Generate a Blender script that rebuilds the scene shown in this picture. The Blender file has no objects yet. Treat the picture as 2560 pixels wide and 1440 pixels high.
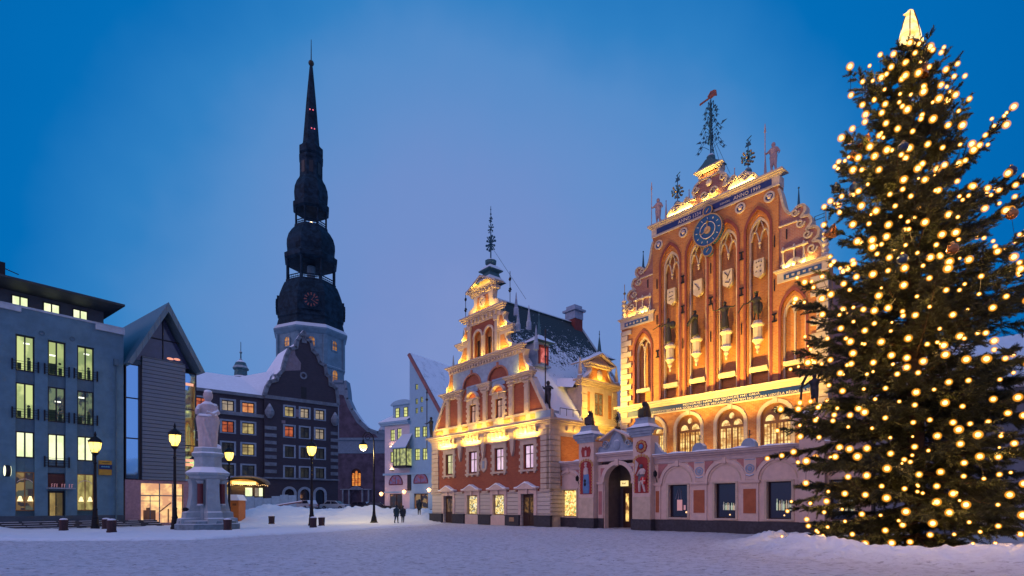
import bpy, math, random
import numpy as np
from mathutils import Vector, Matrix
from mathutils.geometry import tessellate_polygon
random.seed(7); rng = np.random.default_rng(7)
PI = math.pi; R = math.radians
sc = bpy.context.scene; COL = sc.collection

# ------------------------------------------------------------------ camera, sky, exposure
FPX, YH, EYE = 1380.0, 1266.0, 1.6
cam = bpy.data.objects.new('camera', bpy.data.cameras.new('camera')); COL.objects.link(cam)
cam.location = (0, 0, EYE); cam.rotation_euler = (R(90), 0, 0)
cam.data.sensor_width = 36; cam.data.lens = 36*FPX/2560
cam.data.shift_y = (YH-720)/2560; cam.data.clip_start = 0.1; cam.data.clip_end = 6000
sc.camera = cam

def srgb(r, g, b):
    f = lambda c: (c/255/12.92) if c/255 <= 0.04045 else ((c/255+0.055)/1.055)**2.4
    return (f(r), f(g), f(b), 1)

W = bpy.data.worlds.new('World'); sc.world = W; W.use_nodes = True
nt = W.node_tree; nt.nodes.clear()
wo = nt.nodes.new('ShaderNodeOutputWorld'); bg = nt.nodes.new('ShaderNodeBackground')
tc = nt.nodes.new('ShaderNodeTexCoord')
nrm = nt.nodes.new('ShaderNodeVectorMath'); nrm.operation = 'NORMALIZE'
nt.links.new(tc.outputs['Generated'], nrm.inputs[0])
dot = nt.nodes.new('ShaderNodeVectorMath'); dot.operation = 'DOT_PRODUCT'
dot.inputs[1].default_value = Vector((-0.05, 1, 0.17)).normalized()
nt.links.new(nrm.outputs[0], dot.inputs[0])
ns = nt.nodes.new('ShaderNodeTexNoise'); ns.inputs['Scale'].default_value = 1.9; ns.inputs['Detail'].default_value = 5; ns.inputs['Roughness'].default_value = 0.55
nt.links.new(nrm.outputs[0], ns.inputs['Vector'])
na = nt.nodes.new('ShaderNodeMath'); na.operation = 'MULTIPLY_ADD'; na.inputs[1].default_value = 0.14; na.inputs[2].default_value = -0.07
nt.links.new(ns.outputs[0], na.inputs[0])
ad = nt.nodes.new('ShaderNodeMath'); ad.operation = 'ADD'
nt.links.new(dot.outputs['Value'], ad.inputs[0]); nt.links.new(na.outputs[0], ad.inputs[1])
mr = nt.nodes.new('ShaderNodeMapRange'); mr.inputs['From Min'].default_value = -1; mr.inputs['From Max'].default_value = 1
nt.links.new(ad.outputs[0], mr.inputs[0])
rp = nt.nodes.new('ShaderNodeValToRGB'); nt.links.new(mr.outputs[0], rp.inputs[0])
stops = [(-1, (170, 160, 218)), (-0.3, (145, 160, 222)), (0.2, (108, 160, 228)), (0.5, (10, 112, 190)), (0.66, (0, 101, 176)), (0.78, (2, 109, 184)),
         (0.84, (48, 128, 196)), (0.88, (84, 140, 202)), (0.93, (101, 143, 203)), (0.985, (117, 143, 202)), (1, (124, 146, 203))]
cr = rp.color_ramp
while len(cr.elements) < len(stops): cr.elements.new(0.5)
for e, (p, c) in zip(cr.elements, stops): e.position = (p+1)/2; e.color = srgb(*c)
nt.links.new(rp.outputs[0], bg.inputs[0]); bg.inputs[1].default_value = 1.0
nt.links.new(bg.outputs[0], wo.inputs[0])
sc.view_settings.view_transform = 'Standard'; sc.view_settings.look = 'None'
sc.view_settings.exposure = 0; sc.view_settings.gamma = 1
sc.cycles.use_denoising = True
sc.cycles.max_bounces = 5; sc.cycles.diffuse_bounces = 3; sc.cycles.glossy_bounces = 2
sc.cycles.sample_clamp_indirect = 3.0; sc.cycles.use_light_tree = True
# soft warm fill added behind the camera, in place of dusk and lamp light
sn = bpy.data.lights.new('warm_fill', 'SUN'); sn.energy = 0.52; sn.angle = R(30); sn.color = (1, 0.50, 0.50)
so = bpy.data.objects.new('warm_fill', sn); COL.objects.link(so); so.rotation_euler = Vector((.76, .48, -.30)).to_track_quat('-Z', 'Y').to_euler()

# ------------------------------------------------------------------ mesh helpers
SPLIT = set('quoin cornice pilaster spandrel obelisk balustrade_panel entablature plinth window_surround stone_trim string_course console tablet side_wall roof_verge brick_panel portal wall_ring arch_moulding side_panel snow_guard panel_ornament plaster_patch sill awning_light core interior_light ceiling_lamp table_lamp frieze parapet_cap parapet_panel corner_post eaves shoulder_cornice gable_coping parapet_scroll lantern_opening side_window bumper snow_cover pale_legs arcade_spandrel sign_lettering gable_field red_lettering'.split())
class MB:
    def __init__(s): s.v = []; s.f = []
    def add(s, vs, fs):
        n = len(s.v); s.v += [tuple(v) for v in vs]; s.f += [tuple(n+i for i in f) for f in fs]; return s
    def box(s, x0, x1, y0, y1, z0, z1):
        return s.add([(x0,y0,z0),(x1,y0,z0),(x1,y1,z0),(x0,y1,z0),(x0,y0,z1),(x1,y0,z1),(x1,y1,z1),(x0,y1,z1)],
                     [(0,3,2,1),(4,5,6,7),(0,1,5,4),(1,2,6,5),(2,3,7,6),(3,0,4,7)])
    def plate(s, loops, y0, y1, ax='y'):
        """loops of (x,z); extruded between y0 (front) and y1; ax='x' swaps to a wall in the y-z plane"""
        fl = [[Vector((a, b, 0)) for a, b in lp] for lp in loops]
        tr = tessellate_polygon(fl); pts = [p for lp in loops for p in lp]; n = len(pts)
        P = (lambda a, b, d: (a, d, b)) if ax == 'y' else (lambda a, b, d: (d, a, b))
        vs = [P(a, b, y0) for a, b in pts]+[P(a, b, y1) for a, b in pts]
        fs = [tuple(t) for t in tr]+[tuple(i+n for i in reversed(t)) for t in tr]
        k = 0
        for lp in loops:
            m = len(lp)
            for i in range(m): fs.append((k+i, k+(i+1) % m, n+k+(i+1) % m, n+k+i))
            k += m
        return s.add(vs, fs)
    def lathe(s, prof, cx=0, cy=0, n=16, ph=0, sy=1):
        vs = []; fs = []
        for r, z in prof:
            for i in range(n):
                a = ph+2*PI*i/n; vs.append((cx+r*math.cos(a), cy+sy*r*math.sin(a), z))
        for j in range(len(prof)-1):
            for i in range(n): fs.append((j*n+i, j*n+(i+1) % n, (j+1)*n+(i+1) % n, (j+1)*n+i))
        fs.append(tuple(range(n-1, -1, -1))); fs.append(tuple(range((len(prof)-1)*n, len(prof)*n)))
        return s.add(vs, fs)
    def tube(s, pts, r, n=6):
        pts = [Vector(p) for p in pts]; rs = r if isinstance(r, (list, tuple)) else [r]*len(pts)
        vs = []; fs = []; up = Vector((0.13, 0.21, 1))
        for i, p in enumerate(pts):
            t = (pts[min(i+1, len(pts)-1)]-pts[max(i-1, 0)]).normalized()
            a = t.cross(up)
            if a.length < 0.05: a = t.cross(Vector((1, 0, 0)))
            a.normalize(); b = t.cross(a)
            for k in range(n):
                w = 2*PI*k/n; vs.append(p+float(rs[i])*(math.cos(w)*a+math.sin(w)*b))
        for j in range(len(pts)-1):
            for k in range(n): fs.append((j*n+k, j*n+(k+1) % n, (j+1)*n+(k+1) % n, (j+1)*n+k))
        fs.append(tuple(range(n-1, -1, -1))); fs.append(tuple(range((len(pts)-1)*n, len(pts)*n)))
        return s.add(vs, fs)
    def ball(s, c, r, n=10, m=7, sc3=(1, 1, 1)):
        vs = [(c[0], c[1], c[2]-r*sc3[2])]; fs = []
        for j in range(1, m):
            a = -PI/2+PI*j/m
            for i in range(n):
                w = 2*PI*i/n; vs.append((c[0]+r*sc3[0]*math.cos(a)*math.cos(w), c[1]+r*sc3[1]*math.cos(a)*math.sin(w), c[2]+r*sc3[2]*math.sin(a)))
        vs.append((c[0], c[1], c[2]+r*sc3[2])); L = len(vs)-1
        for i in range(n):
            fs.append((0, 1+(i+1) % n, 1+i)); fs.append((L, 1+(m-2)*n+i, 1+(m-2)*n+(i+1) % n))
            for j in range(m-2): fs.append((1+j*n+i, 1+j*n+(i+1) % n, 1+(j+1)*n+(i+1) % n, 1+(j+1)*n+i))
        return s.add(vs, fs)
    def ring(s, cx, cz, r0, r1, y0, y1, n=24, a0=0, a1=2*PI, sx=1):
        """flat ring (or arch) in the x-z plane with thickness"""
        full = abs(a1-a0-2*PI) < 1e-6; k = n if full else n+1; vs = []
        for i in range(k):
            a = a0+(a1-a0)*i/n
            for rr in (r0, r1):
                for y in (y0, y1): vs.append((cx+rr*sx*math.cos(a), y, cz+rr*math.sin(a)))
        fs = []
        for i in range(n):
            a = 4*i; b = 4*((i+1) % k)
            fs += [(a, a+2, b+2, b), (a+1, b+1, b+3, a+3), (a, b, b+1, a+1), (a+2, a+3, b+3, b+2)]
        if not full: e = 4*(k-1); fs += [(0, 1, 3, 2), (e, e+2, e+3, e+1)]
        return s.add(vs, fs)
    def disc(s, cx, cz, r, y0, y1, n=24):
        return s.plate([[(cx+r*math.cos(2*PI*i/n), cz+r*math.sin(2*PI*i/n)) for i in range(n)]], y0, y1)
    def xf(s, M):
        s.v = [tuple(M @ Vector(v)) for v in s.v]; return s
    def islands(s, tol):
        """groups of touching pieces (boxes overlapping within tol)"""
        par = list(range(len(s.v)))
        def find(a):
            while par[a] != a: par[a] = par[par[a]]; a = par[a]
            return a
        for f in s.f:
            r0 = find(f[0])
            for i in f[1:]: par[find(i)] = r0
        grp = {}
        for fi, f in enumerate(s.f): grp.setdefault(find(f[0]), []).append(fi)
        bbs = []
        for k, fs in grp.items():
            P = np.array([s.v[i] for f in fs for i in s.f[f]] if False else [s.v[i] for f in (s.f[q] for q in fs) for i in f])
            bbs.append([P.min(0)-tol, P.max(0)+tol, fs])
        n = len(bbs); p2 = list(range(n))
        def f2(a):
            while p2[a] != a: p2[a] = p2[p2[a]]; a = p2[a]
            return a
        for i in range(n):
            for j in range(i+1, n):
                if (bbs[i][0] <= bbs[j][1]).all() and (bbs[j][0] <= bbs[i][1]).all(): p2[f2(i)] = f2(j)
        out = {}
        for i in range(n): out.setdefault(f2(i), []).extend(bbs[i][2])
        return list(out.values())
    def build(s, name, mat, parent=None, smooth=False):
        if parent and name in SPLIT and len(s.f) < 4000:
            gs = s.islands(0.03)
            if 1 < len(gs) <= 40:
                for fs in gs:
                    m = MB(); mp = {}
                    for fi in fs:
                        f = []
                        for i in s.f[fi]:
                            if i not in mp: mp[i] = len(m.v); m.v.append(s.v[i])
                            f.append(mp[i])
                        m.f.append(tuple(f))
                    o = m._build(name, mat, parent, smooth)
                return o
        return s._build(name, mat, parent, smooth)
    def _build(s, name, mat, parent=None, smooth=False):
        me = bpy.data.meshes.new(name); me.from_pydata(s.v, [], s.f); me.update()
        me.materials.append(mat)
        if smooth: me.shade_smooth()
        o = bpy.data.objects.new(name, me); COL.objects.link(o)
        if parent: o.parent = parent
        return o

def thing(name, label, cat, loc=(0, 0, 0), rz=0, group=None, kind=None):
    o = bpy.data.objects.new(name, None); COL.objects.link(o)
    o.empty_display_size = 0.2; o.location = loc; o.rotation_euler = (0, 0, rz)
    tag(o, label, cat, group, kind); return o
def tag(o, label, cat, group=None, kind=None):
    o['label'] = label; o['category'] = cat
    if group: o['group'] = group
    if kind: o['kind'] = kind
    return o
def copy_tree(o, parent=None):
    c = o.copy(); COL.objects.link(c); c.parent = parent
    for ch in list(o.children): copy_tree(ch, c)
    return c
def remesh(mb, voxel, smooth=2):
    """union of overlapping blobs grown into one continuous surface"""
    me = bpy.data.meshes.new('tmp'); me.from_pydata(mb.v, [], mb.f); me.update()
    o = bpy.data.objects.new('tmp', me); COL.objects.link(o)
    m = o.modifiers.new('r', 'REMESH'); m.mode = 'VOXEL'; m.voxel_size = voxel; m.use_smooth_shade = True
    if smooth: q = o.modifiers.new('s', 'SMOOTH'); q.iterations = smooth; q.factor = 0.5
    dg = bpy.context.evaluated_depsgraph_get(); out = bpy.data.meshes.new_from_object(o.evaluated_get(dg))
    bpy.data.objects.remove(o); out.shade_smooth(); return out
def mobj(name, me, mat, parent=None):
    me.materials.clear(); me.materials.append(mat)
    o = bpy.data.objects.new(name, me); COL.objects.link(o)
    if parent: o.parent = parent
    return o
def text(s, size, mat, parent, loc, rot=(PI/2, 0, 0), name='lettering', align='CENTER', width=None, depth=0.01):
    c = bpy.data.curves.new('t', 'FONT'); c.body = s; c.size = size; c.align_x = align; c.extrude = depth; c.resolution_u = 2
    o = bpy.data.objects.new('t', c); me = bpy.data.meshes.new_from_object(o)
    bpy.data.objects.remove(o)
    if width:
        xs = [v.co.x for v in me.vertices]; k = width/(max(xs)-min(xs))
        for v in me.vertices: v.co.x *= k
    o = mobj(name, me, mat, parent); o.location = loc; o.rotation_euler = rot; return o

class Fr:
    """a building's ground frame: origin (x,y) and the bearing of its front"""
    def __init__(s, o, a): s.o = o; s.a = R(a); s.u = (math.cos(s.a), math.sin(s.a)); s.v = (-math.sin(s.a), math.cos(s.a))
    def w(s, x, y, z=0): return (s.o[0]+x*s.u[0]+y*s.v[0], s.o[1]+x*s.u[1]+y*s.v[1], z)
def at(px, Z, z=0): return ((px-1280)/FPX*Z, Z, z)

# ------------------------------------------------------------------ materials
SNOW = (0.80, 0.82, 0.86, 1)
def base(name):
    m = bpy.data.materials.new(name); m.use_nodes = True
    return m, m.node_tree, m.node_tree.nodes['Principled BSDF']
def N(t, typ, **k):
    n = t.nodes.new(typ)
    for a, b in k.items():
        if a in ('operation', 'blend_type', 'data_type', 'noise_dimensions', 'feature', 'musgrave_type'): setattr(n, a, b)
        else: n.inputs[a.replace('_', ' ')].default_value = b
    return n
def mix(t, fac, a, b):
    n = t.nodes.new('ShaderNodeMix'); n.data_type = 'RGBA'
    for i, x in ((0, fac), (6, a), (7, b)):
        if hasattr(x, 'links') or isinstance(x, bpy.types.NodeSocket): t.links.new(x, n.inputs[i])
        else: n.inputs[i].default_value = x
    return n.outputs[2]
def ramp(t, sock, lo, hi):
    n = t.nodes.new('ShaderNodeMapRange'); n.interpolation_type = 'SMOOTHSTEP'
    n.inputs['From Min'].default_value = lo; n.inputs['From Max'].default_value = hi
    t.links.new(sock, n.inputs[0]); return n.outputs[0]
def mul(t, a, b):
    n = t.nodes.new('ShaderNodeMath'); n.operation = 'MULTIPLY'
    for i, x in ((0, a), (1, b)):
        if isinstance(x, bpy.types.NodeSocket): t.links.new(x, n.inputs[i])
        else: n.inputs[i].default_value = x
    return n.outputs[0]
def snowtop(t, col, lo=0.35, hi=0.75):
    g = t.nodes.new('ShaderNodeNewGeometry'); sp = t.nodes.new('ShaderNodeSeparateXYZ'); t.links.new(g.outputs['Normal'], sp.inputs[0])
    return mix(t, ramp(t, sp.outputs[2], lo, hi), col, SNOW)
def mat(name, c, rough=0.75, metal=0.0, var=0.18, vs=2.5, bump=0.15, bs=18, snow=False, spec=0.3):
    m, t, p = base(name); c = (*c, 1) if len(c) == 3 else c
    tcn = t.nodes.new('ShaderNodeTexCoord')
    n1 = N(t, 'ShaderNodeTexNoise', Scale=vs, Detail=6.0, Roughness=0.65); t.links.new(tcn.outputs['Object'], n1.inputs['Vector'])
    n2 = N(t, 'ShaderNodeTexNoise', Scale=vs*0.2, Detail=3.0); t.links.new(tcn.outputs['Object'], n2.inputs['Vector'])
    dk = tuple(x*(1-var) for x in c[:3])+(1,); lt = tuple(min(1, x*(1+var)) for x in c[:3])+(1,)
    a = mix(t, ramp(t, n1.outputs[0], 0.3, 0.7), dk, lt)
    a = mix(t, mul(t, ramp(t, n2.outputs[0], 0.35, 0.7), 0.5), a, dk)
    if snow: a = snowtop(t, a)
    t.links.new(a, p.inputs['Base Color']); p.inputs['Roughness'].default_value = rough; p.inputs['Metallic'].default_value = metal
    p.inputs['Specular IOR Level'].default_value = spec
    if bump:
        b = t.nodes.new('ShaderNodeBump'); b.inputs['Strength'].default_value = bump; b.inputs['Distance'].default_value = 0.03
        n3 = N(t, 'ShaderNodeTexNoise', Scale=float(bs), Detail=4.0); t.links.new(tcn.outputs['Object'], n3.inputs['Vector'])
        t.links.new(n3.outputs[0], b.inputs['Height']); t.links.new(b.outputs[0], p.inputs['Normal'])
    return m
def uv_xz(t):
    tcn = t.nodes.new('ShaderNodeTexCoord'); sp = t.nodes.new('ShaderNodeSeparateXYZ'); t.links.new(tcn.outputs['Object'], sp.inputs[0])
    a = t.nodes.new('ShaderNodeMath'); a.operation = 'ADD'; t.links.new(sp.outputs[0], a.inputs[0]); t.links.new(sp.outputs[1], a.inputs[1])
    c = t.nodes.new('ShaderNodeCombineXYZ'); t.links.new(a.outputs[0], c.inputs[0]); t.links.new(sp.outputs[2], c.inputs[1])
    return c.outputs[0], tcn, sp
def brick(name, c1, c2, mortar, bw=0.28, rh=0.09, ms=0.014, offs=0.5, patt=0.0, snow=True):
    m, t, p = base(name); v, tcn, sp = uv_xz(t)
    b = N(t, 'ShaderNodeTexBrick', Scale=1.0, Mortar_Size=ms, Brick_Width=bw, Row_Height=rh, Color1=(*c1, 1), Color2=(*c2, 1), Mortar=(*mortar, 1), Bias=-0.1)
    b.offset = offs; t.links.new(v, b.inputs['Vector'])
    n = N(t, 'ShaderNodeTexNoise', Scale=0.6, Detail=5.0, Roughness=0.7); t.links.new(tcn.outputs['Object'], n.inputs['Vector'])
    col = mix(t, mul(t, ramp(t, n.outputs[0], 0.4, 0.75), 0.35), b.outputs[0], (c1[0]*0.55, c1[1]*0.5, c1[2]*0.5, 1))
    if patt:
        ck = N(t, 'ShaderNodeTexBrick', Scale=1.0, Mortar_Size=0.0, Brick_Width=0.28, Row_Height=0.18, Color1=(1, 1, 1, 1), Color2=(0, 0, 0, 1)); ck.offset = 0.5
        ck.squash = 1; t.links.new(v, ck.inputs['Vector'])
        col = mix(t, mul(t, ck.outputs[0], patt), col, (c1[0]*0.5, c1[1]*0.35, c1[2]*0.35, 1))
    if snow: col = snowtop(t, col)
    t.links.new(col, p.inputs['Base Color']); p.inputs['Roughness'].default_value = 0.85
    bp = t.nodes.new('ShaderNodeBump'); bp.inputs['Strength'].default_value = 0.35; bp.inputs['Distance'].default_value = 0.02
    inv = t.nodes.new('ShaderNodeMath'); inv.operation = 'SUBTRACT'; inv.inputs[0].default_value = 1; t.links.new(b.outputs['Fac'], inv.inputs[1])
    t.links.new(inv.outputs[0], bp.inputs['Height']); t.links.new(bp.outputs[0], p.inputs['Normal'])
    return m
def stripes(name, c, period, axis=2, depth=0.03, rough=0.5, metal=0.0, snow=False, duty=0.0, dark=0.4):
    """clapboard / slat / rustication lines across a surface"""
    m, t, p = base(name); v, tcn, sp = uv_xz(t)
    w = t.nodes.new('ShaderNodeMath'); w.operation = 'MULTIPLY'; w.inputs[1].default_value = 1/period
    if axis == 2: t.links.new(sp.outputs[2], w.inputs[0])
    else:
        s2 = t.nodes.new('ShaderNodeSeparateXYZ'); t.links.new(v, s2.inputs[0]); t.links.new(s2.outputs[0], w.inputs[0])
    fr = t.nodes.new('ShaderNodeMath'); fr.operation = 'FRACT'; t.links.new(w.outputs[0], fr.inputs[0])
    r = ramp(t, fr.outputs[0], 0.0, 0.18)
    n = N(t, 'ShaderNodeTexNoise', Scale=3.0, Detail=5.0); t.links.new(tcn.outputs['Object'], n.inputs['Vector'])
    col = mix(t, mul(t, n.outputs[0], 0.4), (*c, 1), tuple(x*0.6 for x in c)+(1,))
    col = mix(t, r, tuple(x*dark for x in c)+(1,), col)
    if snow: col = snowtop(t, col)
    t.links.new(col, p.inputs['Base Color']); p.inputs['Roughness'].default_value = rough; p.inputs['Metallic'].default_value = metal
    b = t.nodes.new('ShaderNodeBump'); b.inputs['Strength'].default_value = 0.8; b.inputs['Distance'].default_value = depth
    t.links.new(r, b.inputs['Height']); t.links.new(b.outputs[0], p.inputs['Normal'])
    return m
def snowroof(name, c, lo, hi, zhi=None, scale=1.5, fine=9.0, amt=0.5):
    """tiles under patchy snow; zhi = (z where snow is full, z where it is gone)"""
    m, t, p = base(name); v, tcn, sp = uv_xz(t)
    n = N(t, 'ShaderNodeTexNoise', Scale=scale, Detail=8.0, Roughness=0.72); t.links.new(tcn.outputs['Object'], n.inputs['Vector'])
    n2 = N(t, 'ShaderNodeTexNoise', Scale=fine, Detail=2.0); t.links.new(tcn.outputs['Object'], n2.inputs['Vector'])
    s = t.nodes.new('ShaderNodeMath'); s.operation = 'MULTIPLY_ADD'; s.inputs[1].default_value = amt
    t.links.new(n2.outputs[0], s.inputs[0]); t.links.new(n.outputs[0], s.inputs[2])
    f = s.outputs[0]
    if zhi:
        z = t.nodes.new('ShaderNodeMapRange'); z.inputs['From Min'].default_value = zhi[0]; z.inputs['From Max'].default_value = zhi[1]
        z.inputs['To Min'].default_value = 0.55; z.inputs['To Max'].default_value = -0.35; t.links.new(sp.outputs[2], z.inputs[0])
        a = t.nodes.new('ShaderNodeMath'); a.operation = 'ADD'; t.links.new(f, a.inputs[0]); t.links.new(z.outputs[0], a.inputs[1]); f = a.outputs[0]
    w = t.nodes.new('ShaderNodeMath'); w.operation = 'MULTIPLY'; w.inputs[1].default_value = 4.0; t.links.new(sp.outputs[2], w.inputs[0])
    fr = t.nodes.new('ShaderNodeMath'); fr.operation = 'FRACT'; t.links.new(w.outputs[0], fr.inputs[0])
    tile = mix(t, fr.outputs[0], tuple(x*0.5 for x in c)+(1,), (*c, 1))
    fac = ramp(t, f, lo, hi)
    t.links.new(mix(t, fac, tile, SNOW), p.inputs['Base Color']); p.inputs['Roughness'].default_value = 0.8
    b = t.nodes.new('ShaderNodeBump'); b.inputs['Strength'].default_value = 0.5; b.inputs['Distance'].default_value = 0.06
    t.links.new(fac, b.inputs['Height']); t.links.new(b.outputs[0], p.inputs['Normal'])
    return m
def lit(name, c, s, c2=None, vs=1.6, zs=1.0, contrast=(0.35, 0.65), glossy=True):
    """lit room behind a window: patchy emission"""
    m, t, p = base(name); v, tcn, sp = uv_xz(t)
    c2 = c2 or tuple(x*0.45 for x in c)
    mp = t.nodes.new('ShaderNodeMapping'); mp.inputs['Scale'].default_value = (1, zs, 1); t.links.new(v, mp.inputs[0])
    n = N(t, 'ShaderNodeTexNoise', Scale=vs, Detail=3.0, Roughness=0.6); t.links.new(mp.outputs[0], n.inputs['Vector'])
    t.links.new(mix(t, ramp(t, n.outputs[0], *contrast), (*c2, 1), (*c, 1)), p.inputs['Emission Color'])
    p.inputs['Emission Strength'].default_value = s; p.inputs['Base Color'].default_value = (0.02, 0.02, 0.02, 1)
    p.inputs['Roughness'].default_value = 0.15 if glossy else 0.8
    return m
def shop(name, s, cols, vs=3.5):
    m, t, p = base(name); v, tcn, sp = uv_xz(t)
    vo = N(t, 'ShaderNodeTexVoronoi', Scale=vs); vo.distance = 'CHEBYCHEV'; t.links.new(v, vo.inputs['Vector'])
    r = t.nodes.new('ShaderNodeValToRGB'); r.color_ramp.interpolation = 'CONSTANT'
    sx = t.nodes.new('ShaderNodeSeparateColor'); t.links.new(vo.outputs['Color'], sx.inputs[0]); t.links.new(sx.outputs[0], r.inputs[0])
    while len(r.color_ramp.elements) < len(cols): r.color_ramp.elements.new(0.5)
    for i, (e, c) in enumerate(zip(r.color_ramp.elements, cols)): e.position = i/len(cols); e.color = (*c, 1)
    t.links.new(r.outputs[0], p.inputs['Emission Color']); p.inputs['Emission Strength'].default_value = s
    p.inputs['Base Color'].default_value = (0.02, 0.02, 0.02, 1); p.inputs['Roughness'].default_value = 0.12
    return m
def glow(name, c, s):
    m, t, p = base(name); p.inputs['Base Color'].default_value = (0.8, 0.7, 0.5, 1)
    p.inputs['Emission Color'].default_value = (*c, 1); p.inputs['Emission Strength'].default_value = s; return m

M = {}
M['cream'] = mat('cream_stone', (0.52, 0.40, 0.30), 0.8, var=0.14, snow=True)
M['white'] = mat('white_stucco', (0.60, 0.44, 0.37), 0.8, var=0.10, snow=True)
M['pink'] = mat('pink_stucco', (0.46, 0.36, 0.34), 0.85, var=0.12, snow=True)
M['redpl'] = mat('red_plaster_panel', (0.36, 0.11, 0.05), 0.85, var=0.15)
M['pinkpanel'] = mat('faded_red_panel', (0.40, 0.17, 0.16), 0.85, var=0.12)
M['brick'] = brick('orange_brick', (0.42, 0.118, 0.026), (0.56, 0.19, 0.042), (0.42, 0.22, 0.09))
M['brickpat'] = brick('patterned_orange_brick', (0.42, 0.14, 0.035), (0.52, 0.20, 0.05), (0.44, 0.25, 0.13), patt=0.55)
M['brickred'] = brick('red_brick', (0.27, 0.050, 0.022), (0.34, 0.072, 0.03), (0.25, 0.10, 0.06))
M['brickdark'] = mat('dark_red_brick', (0.20, 0.05, 0.045), 0.85)
M['plinth'] = mat('dark_granite', (0.042, 0.04, 0.05), 0.6, var=0.3, vs=6)
M['blue'] = mat('blue_enamel', (0.003, 0.022, 0.13), 0.45, var=0.2, vs=6, bump=0.05)
M['bluegrey'] = mat('blue_grey_stucco', (0.26, 0.33, 0.42), 0.8, snow=True)
M['gold'] = mat('gilded_metal', (0.42, 0.25, 0.10), 0.35, 0.9, bump=0)
M['bronze'] = mat('dark_bronze', (0.045, 0.038, 0.028), 0.45, 0.3, var=0.35, vs=12)
M['iron'] = mat('black_iron', (0.015, 0.015, 0.018), 0.5, 0.5, bump=0)
M['irongreen'] = mat('verdigris_iron', (0.03, 0.10, 0.14), 0.6, 0.3, bump=0)
M['verdigris'] = mat('verdigris_copper', (0.05, 0.13, 0.15), 0.6, 0.2, snow=True)
M['snow'] = mat('fallen_snow', (0.80, 0.82, 0.86), 0.8, var=0.05, bump=0.4, bs=6)
M['darkwood'] = mat('dark_wood', (0.045, 0.02, 0.015), 0.5, var=0.3, vs=6)
M['wood'] = mat('oak_frame', (0.30, 0.13, 0.04), 0.5, var=0.2)
M['dglass'] = mat('dark_glass', (0.012, 0.016, 0.028), 0.06, 0.0, var=0.1, bump=0, spec=0.8)
M['roofdark'] = snowroof('snowy_slate', (.025, .045, .05), 0.86, 0.98, (8.0, 19.2), 0.8, 6.0, 0.95)
M['text'] = mat('grey_lettering', (0.55, 0.45, 0.40), 0.6, bump=0)

# ------------------------------------------------------------------ ground
def vnoise(x, y, s):
    x = x*s; y = y*s; xi = np.floor(x).astype(np.int64); yi = np.floor(y).astype(np.int64); fx = x-xi; fy = y-yi
    fx = fx*fx*(3-2*fx); fy = fy*fy*(3-2*fy)
    def h(a, b):
        q = (a*374761393+b*668265263) & 0xffffffff; q = ((q ^ (q >> 13))*1274126177) & 0xffffffff
        return ((q ^ (q >> 16)) & 0xffff)/65535.0
    return (h(xi, yi)*(1-fx)+h(xi+1, yi)*fx)*(1-fy)+(h(xi, yi+1)*(1-fx)+h(xi+1, yi+1)*fx)*fy
def sst(a, lo, hi):
    t = np.clip((a-lo)/(hi-lo), 0, 1); return t*t*(3-2*t)
TX, TY = 14.7, 20.0                                               # foot of the christmas tree
def ground_z(x, y):
    x = np.asarray(x, float); y = np.asarray(y, float)
    left = 1-sst(x, -9.5, -7.0)
    h = sst(y, 56, 72)*1.0*left
    bank = np.exp(-((y-60)/4.0)**2)*left*sst(x, -36, -27)*(0.75+0.5*vnoise(x, y, 0.35))*0.95
    h = h+bank*(0.6+0.5*vnoise(x+50, y, 0.12))
    h = h+0.7*np.exp(-(((x+25)/5)**2+((y-57)/3.0)**2))+0.5*np.exp(-(((x+33.5)/1.8)**2+((y-34)/1.2)**2))
    h = h+bank*0.65*(vnoise(x, y, 0.8)-0.5)+bank*0.4*np.abs(vnoise(x, y, 2.0)-0.5)
    yb = np.interp(x, [-60, -15.2, -12, -7, -6], [24.5, 26.3, 34.5, 46, 400])
    ped = sst(y-yb, -0.25, 0.25)*0.11*(1-sst(x, -7, -6))
    h = h+ped
    r = np.hypot(x-TX, y-TY); a = np.arctan2(y-TY, x-TX)
    k = 0.36+0.25*vnoise(a*3+9, a*0+1, 1.0)
    k = k+0.42*np.exp(-((a+2.82)/0.26)**2)+0.30*np.exp(-((a+1.75)/0.3)**2)-0.16*np.exp(-((a+2.25)/0.22)**2)
    west = 1-0.75*np.exp(-((np.abs(a)-3.14)/0.22)**2)*(a > 0)-0.35*np.exp(-((a+3.14)/0.12)**2)*(a < 0); k = k*west
    ridge = np.exp(-((r-4.9)/np.where(r > 4.9, 1.7, 1.1))**2)*k
    near = sst(7.4-r, 0, 2.6)
    h = h+ridge*0.58+near*0.08*(vnoise(x, y, 1.6)-0.5)+near*0.22*np.abs(vnoise(x+7, y, 1.9)-0.5)+near*0.20*np.abs(vnoise(x+17, y, 4.2)-0.5)+near*0.07*vnoise(x+1, y, 9.0)+ridge*0.40*(vnoise(x, y+3, 1.1)-0.5)+ridge*0.16*(vnoise(x+5, y, 2.6)-0.5)
    # trodden paths: shallow troughs crossing the square, pitted with footprints
    d1 = np.abs((y-15)-0.28*(x+4)+1.2*np.sin(x*.22)); d2 = np.abs((y-21)+0.12*(x-2)+0.9*np.sin(x*.3+1))
    path = np.exp(-(d1/0.9)**2)+np.exp(-(d2/1.1)**2)
    h = h-path*(0.03+0.07*np.clip(vnoise(x+3, y, 3.1)-0.45, 0, 1))-0.05*np.clip(vnoise(x+13, y+5, 2.7)-0.62, 0, 1)
    lumps = (0.045*(vnoise(x, y, 2.2)-0.5)+0.03*(vnoise(x+31, y, 6.0)-0.5)+0.04*(vnoise(x, y, 0.5)-0.5))
    return h+lumps*sst(90-y, 0, 30)
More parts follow.
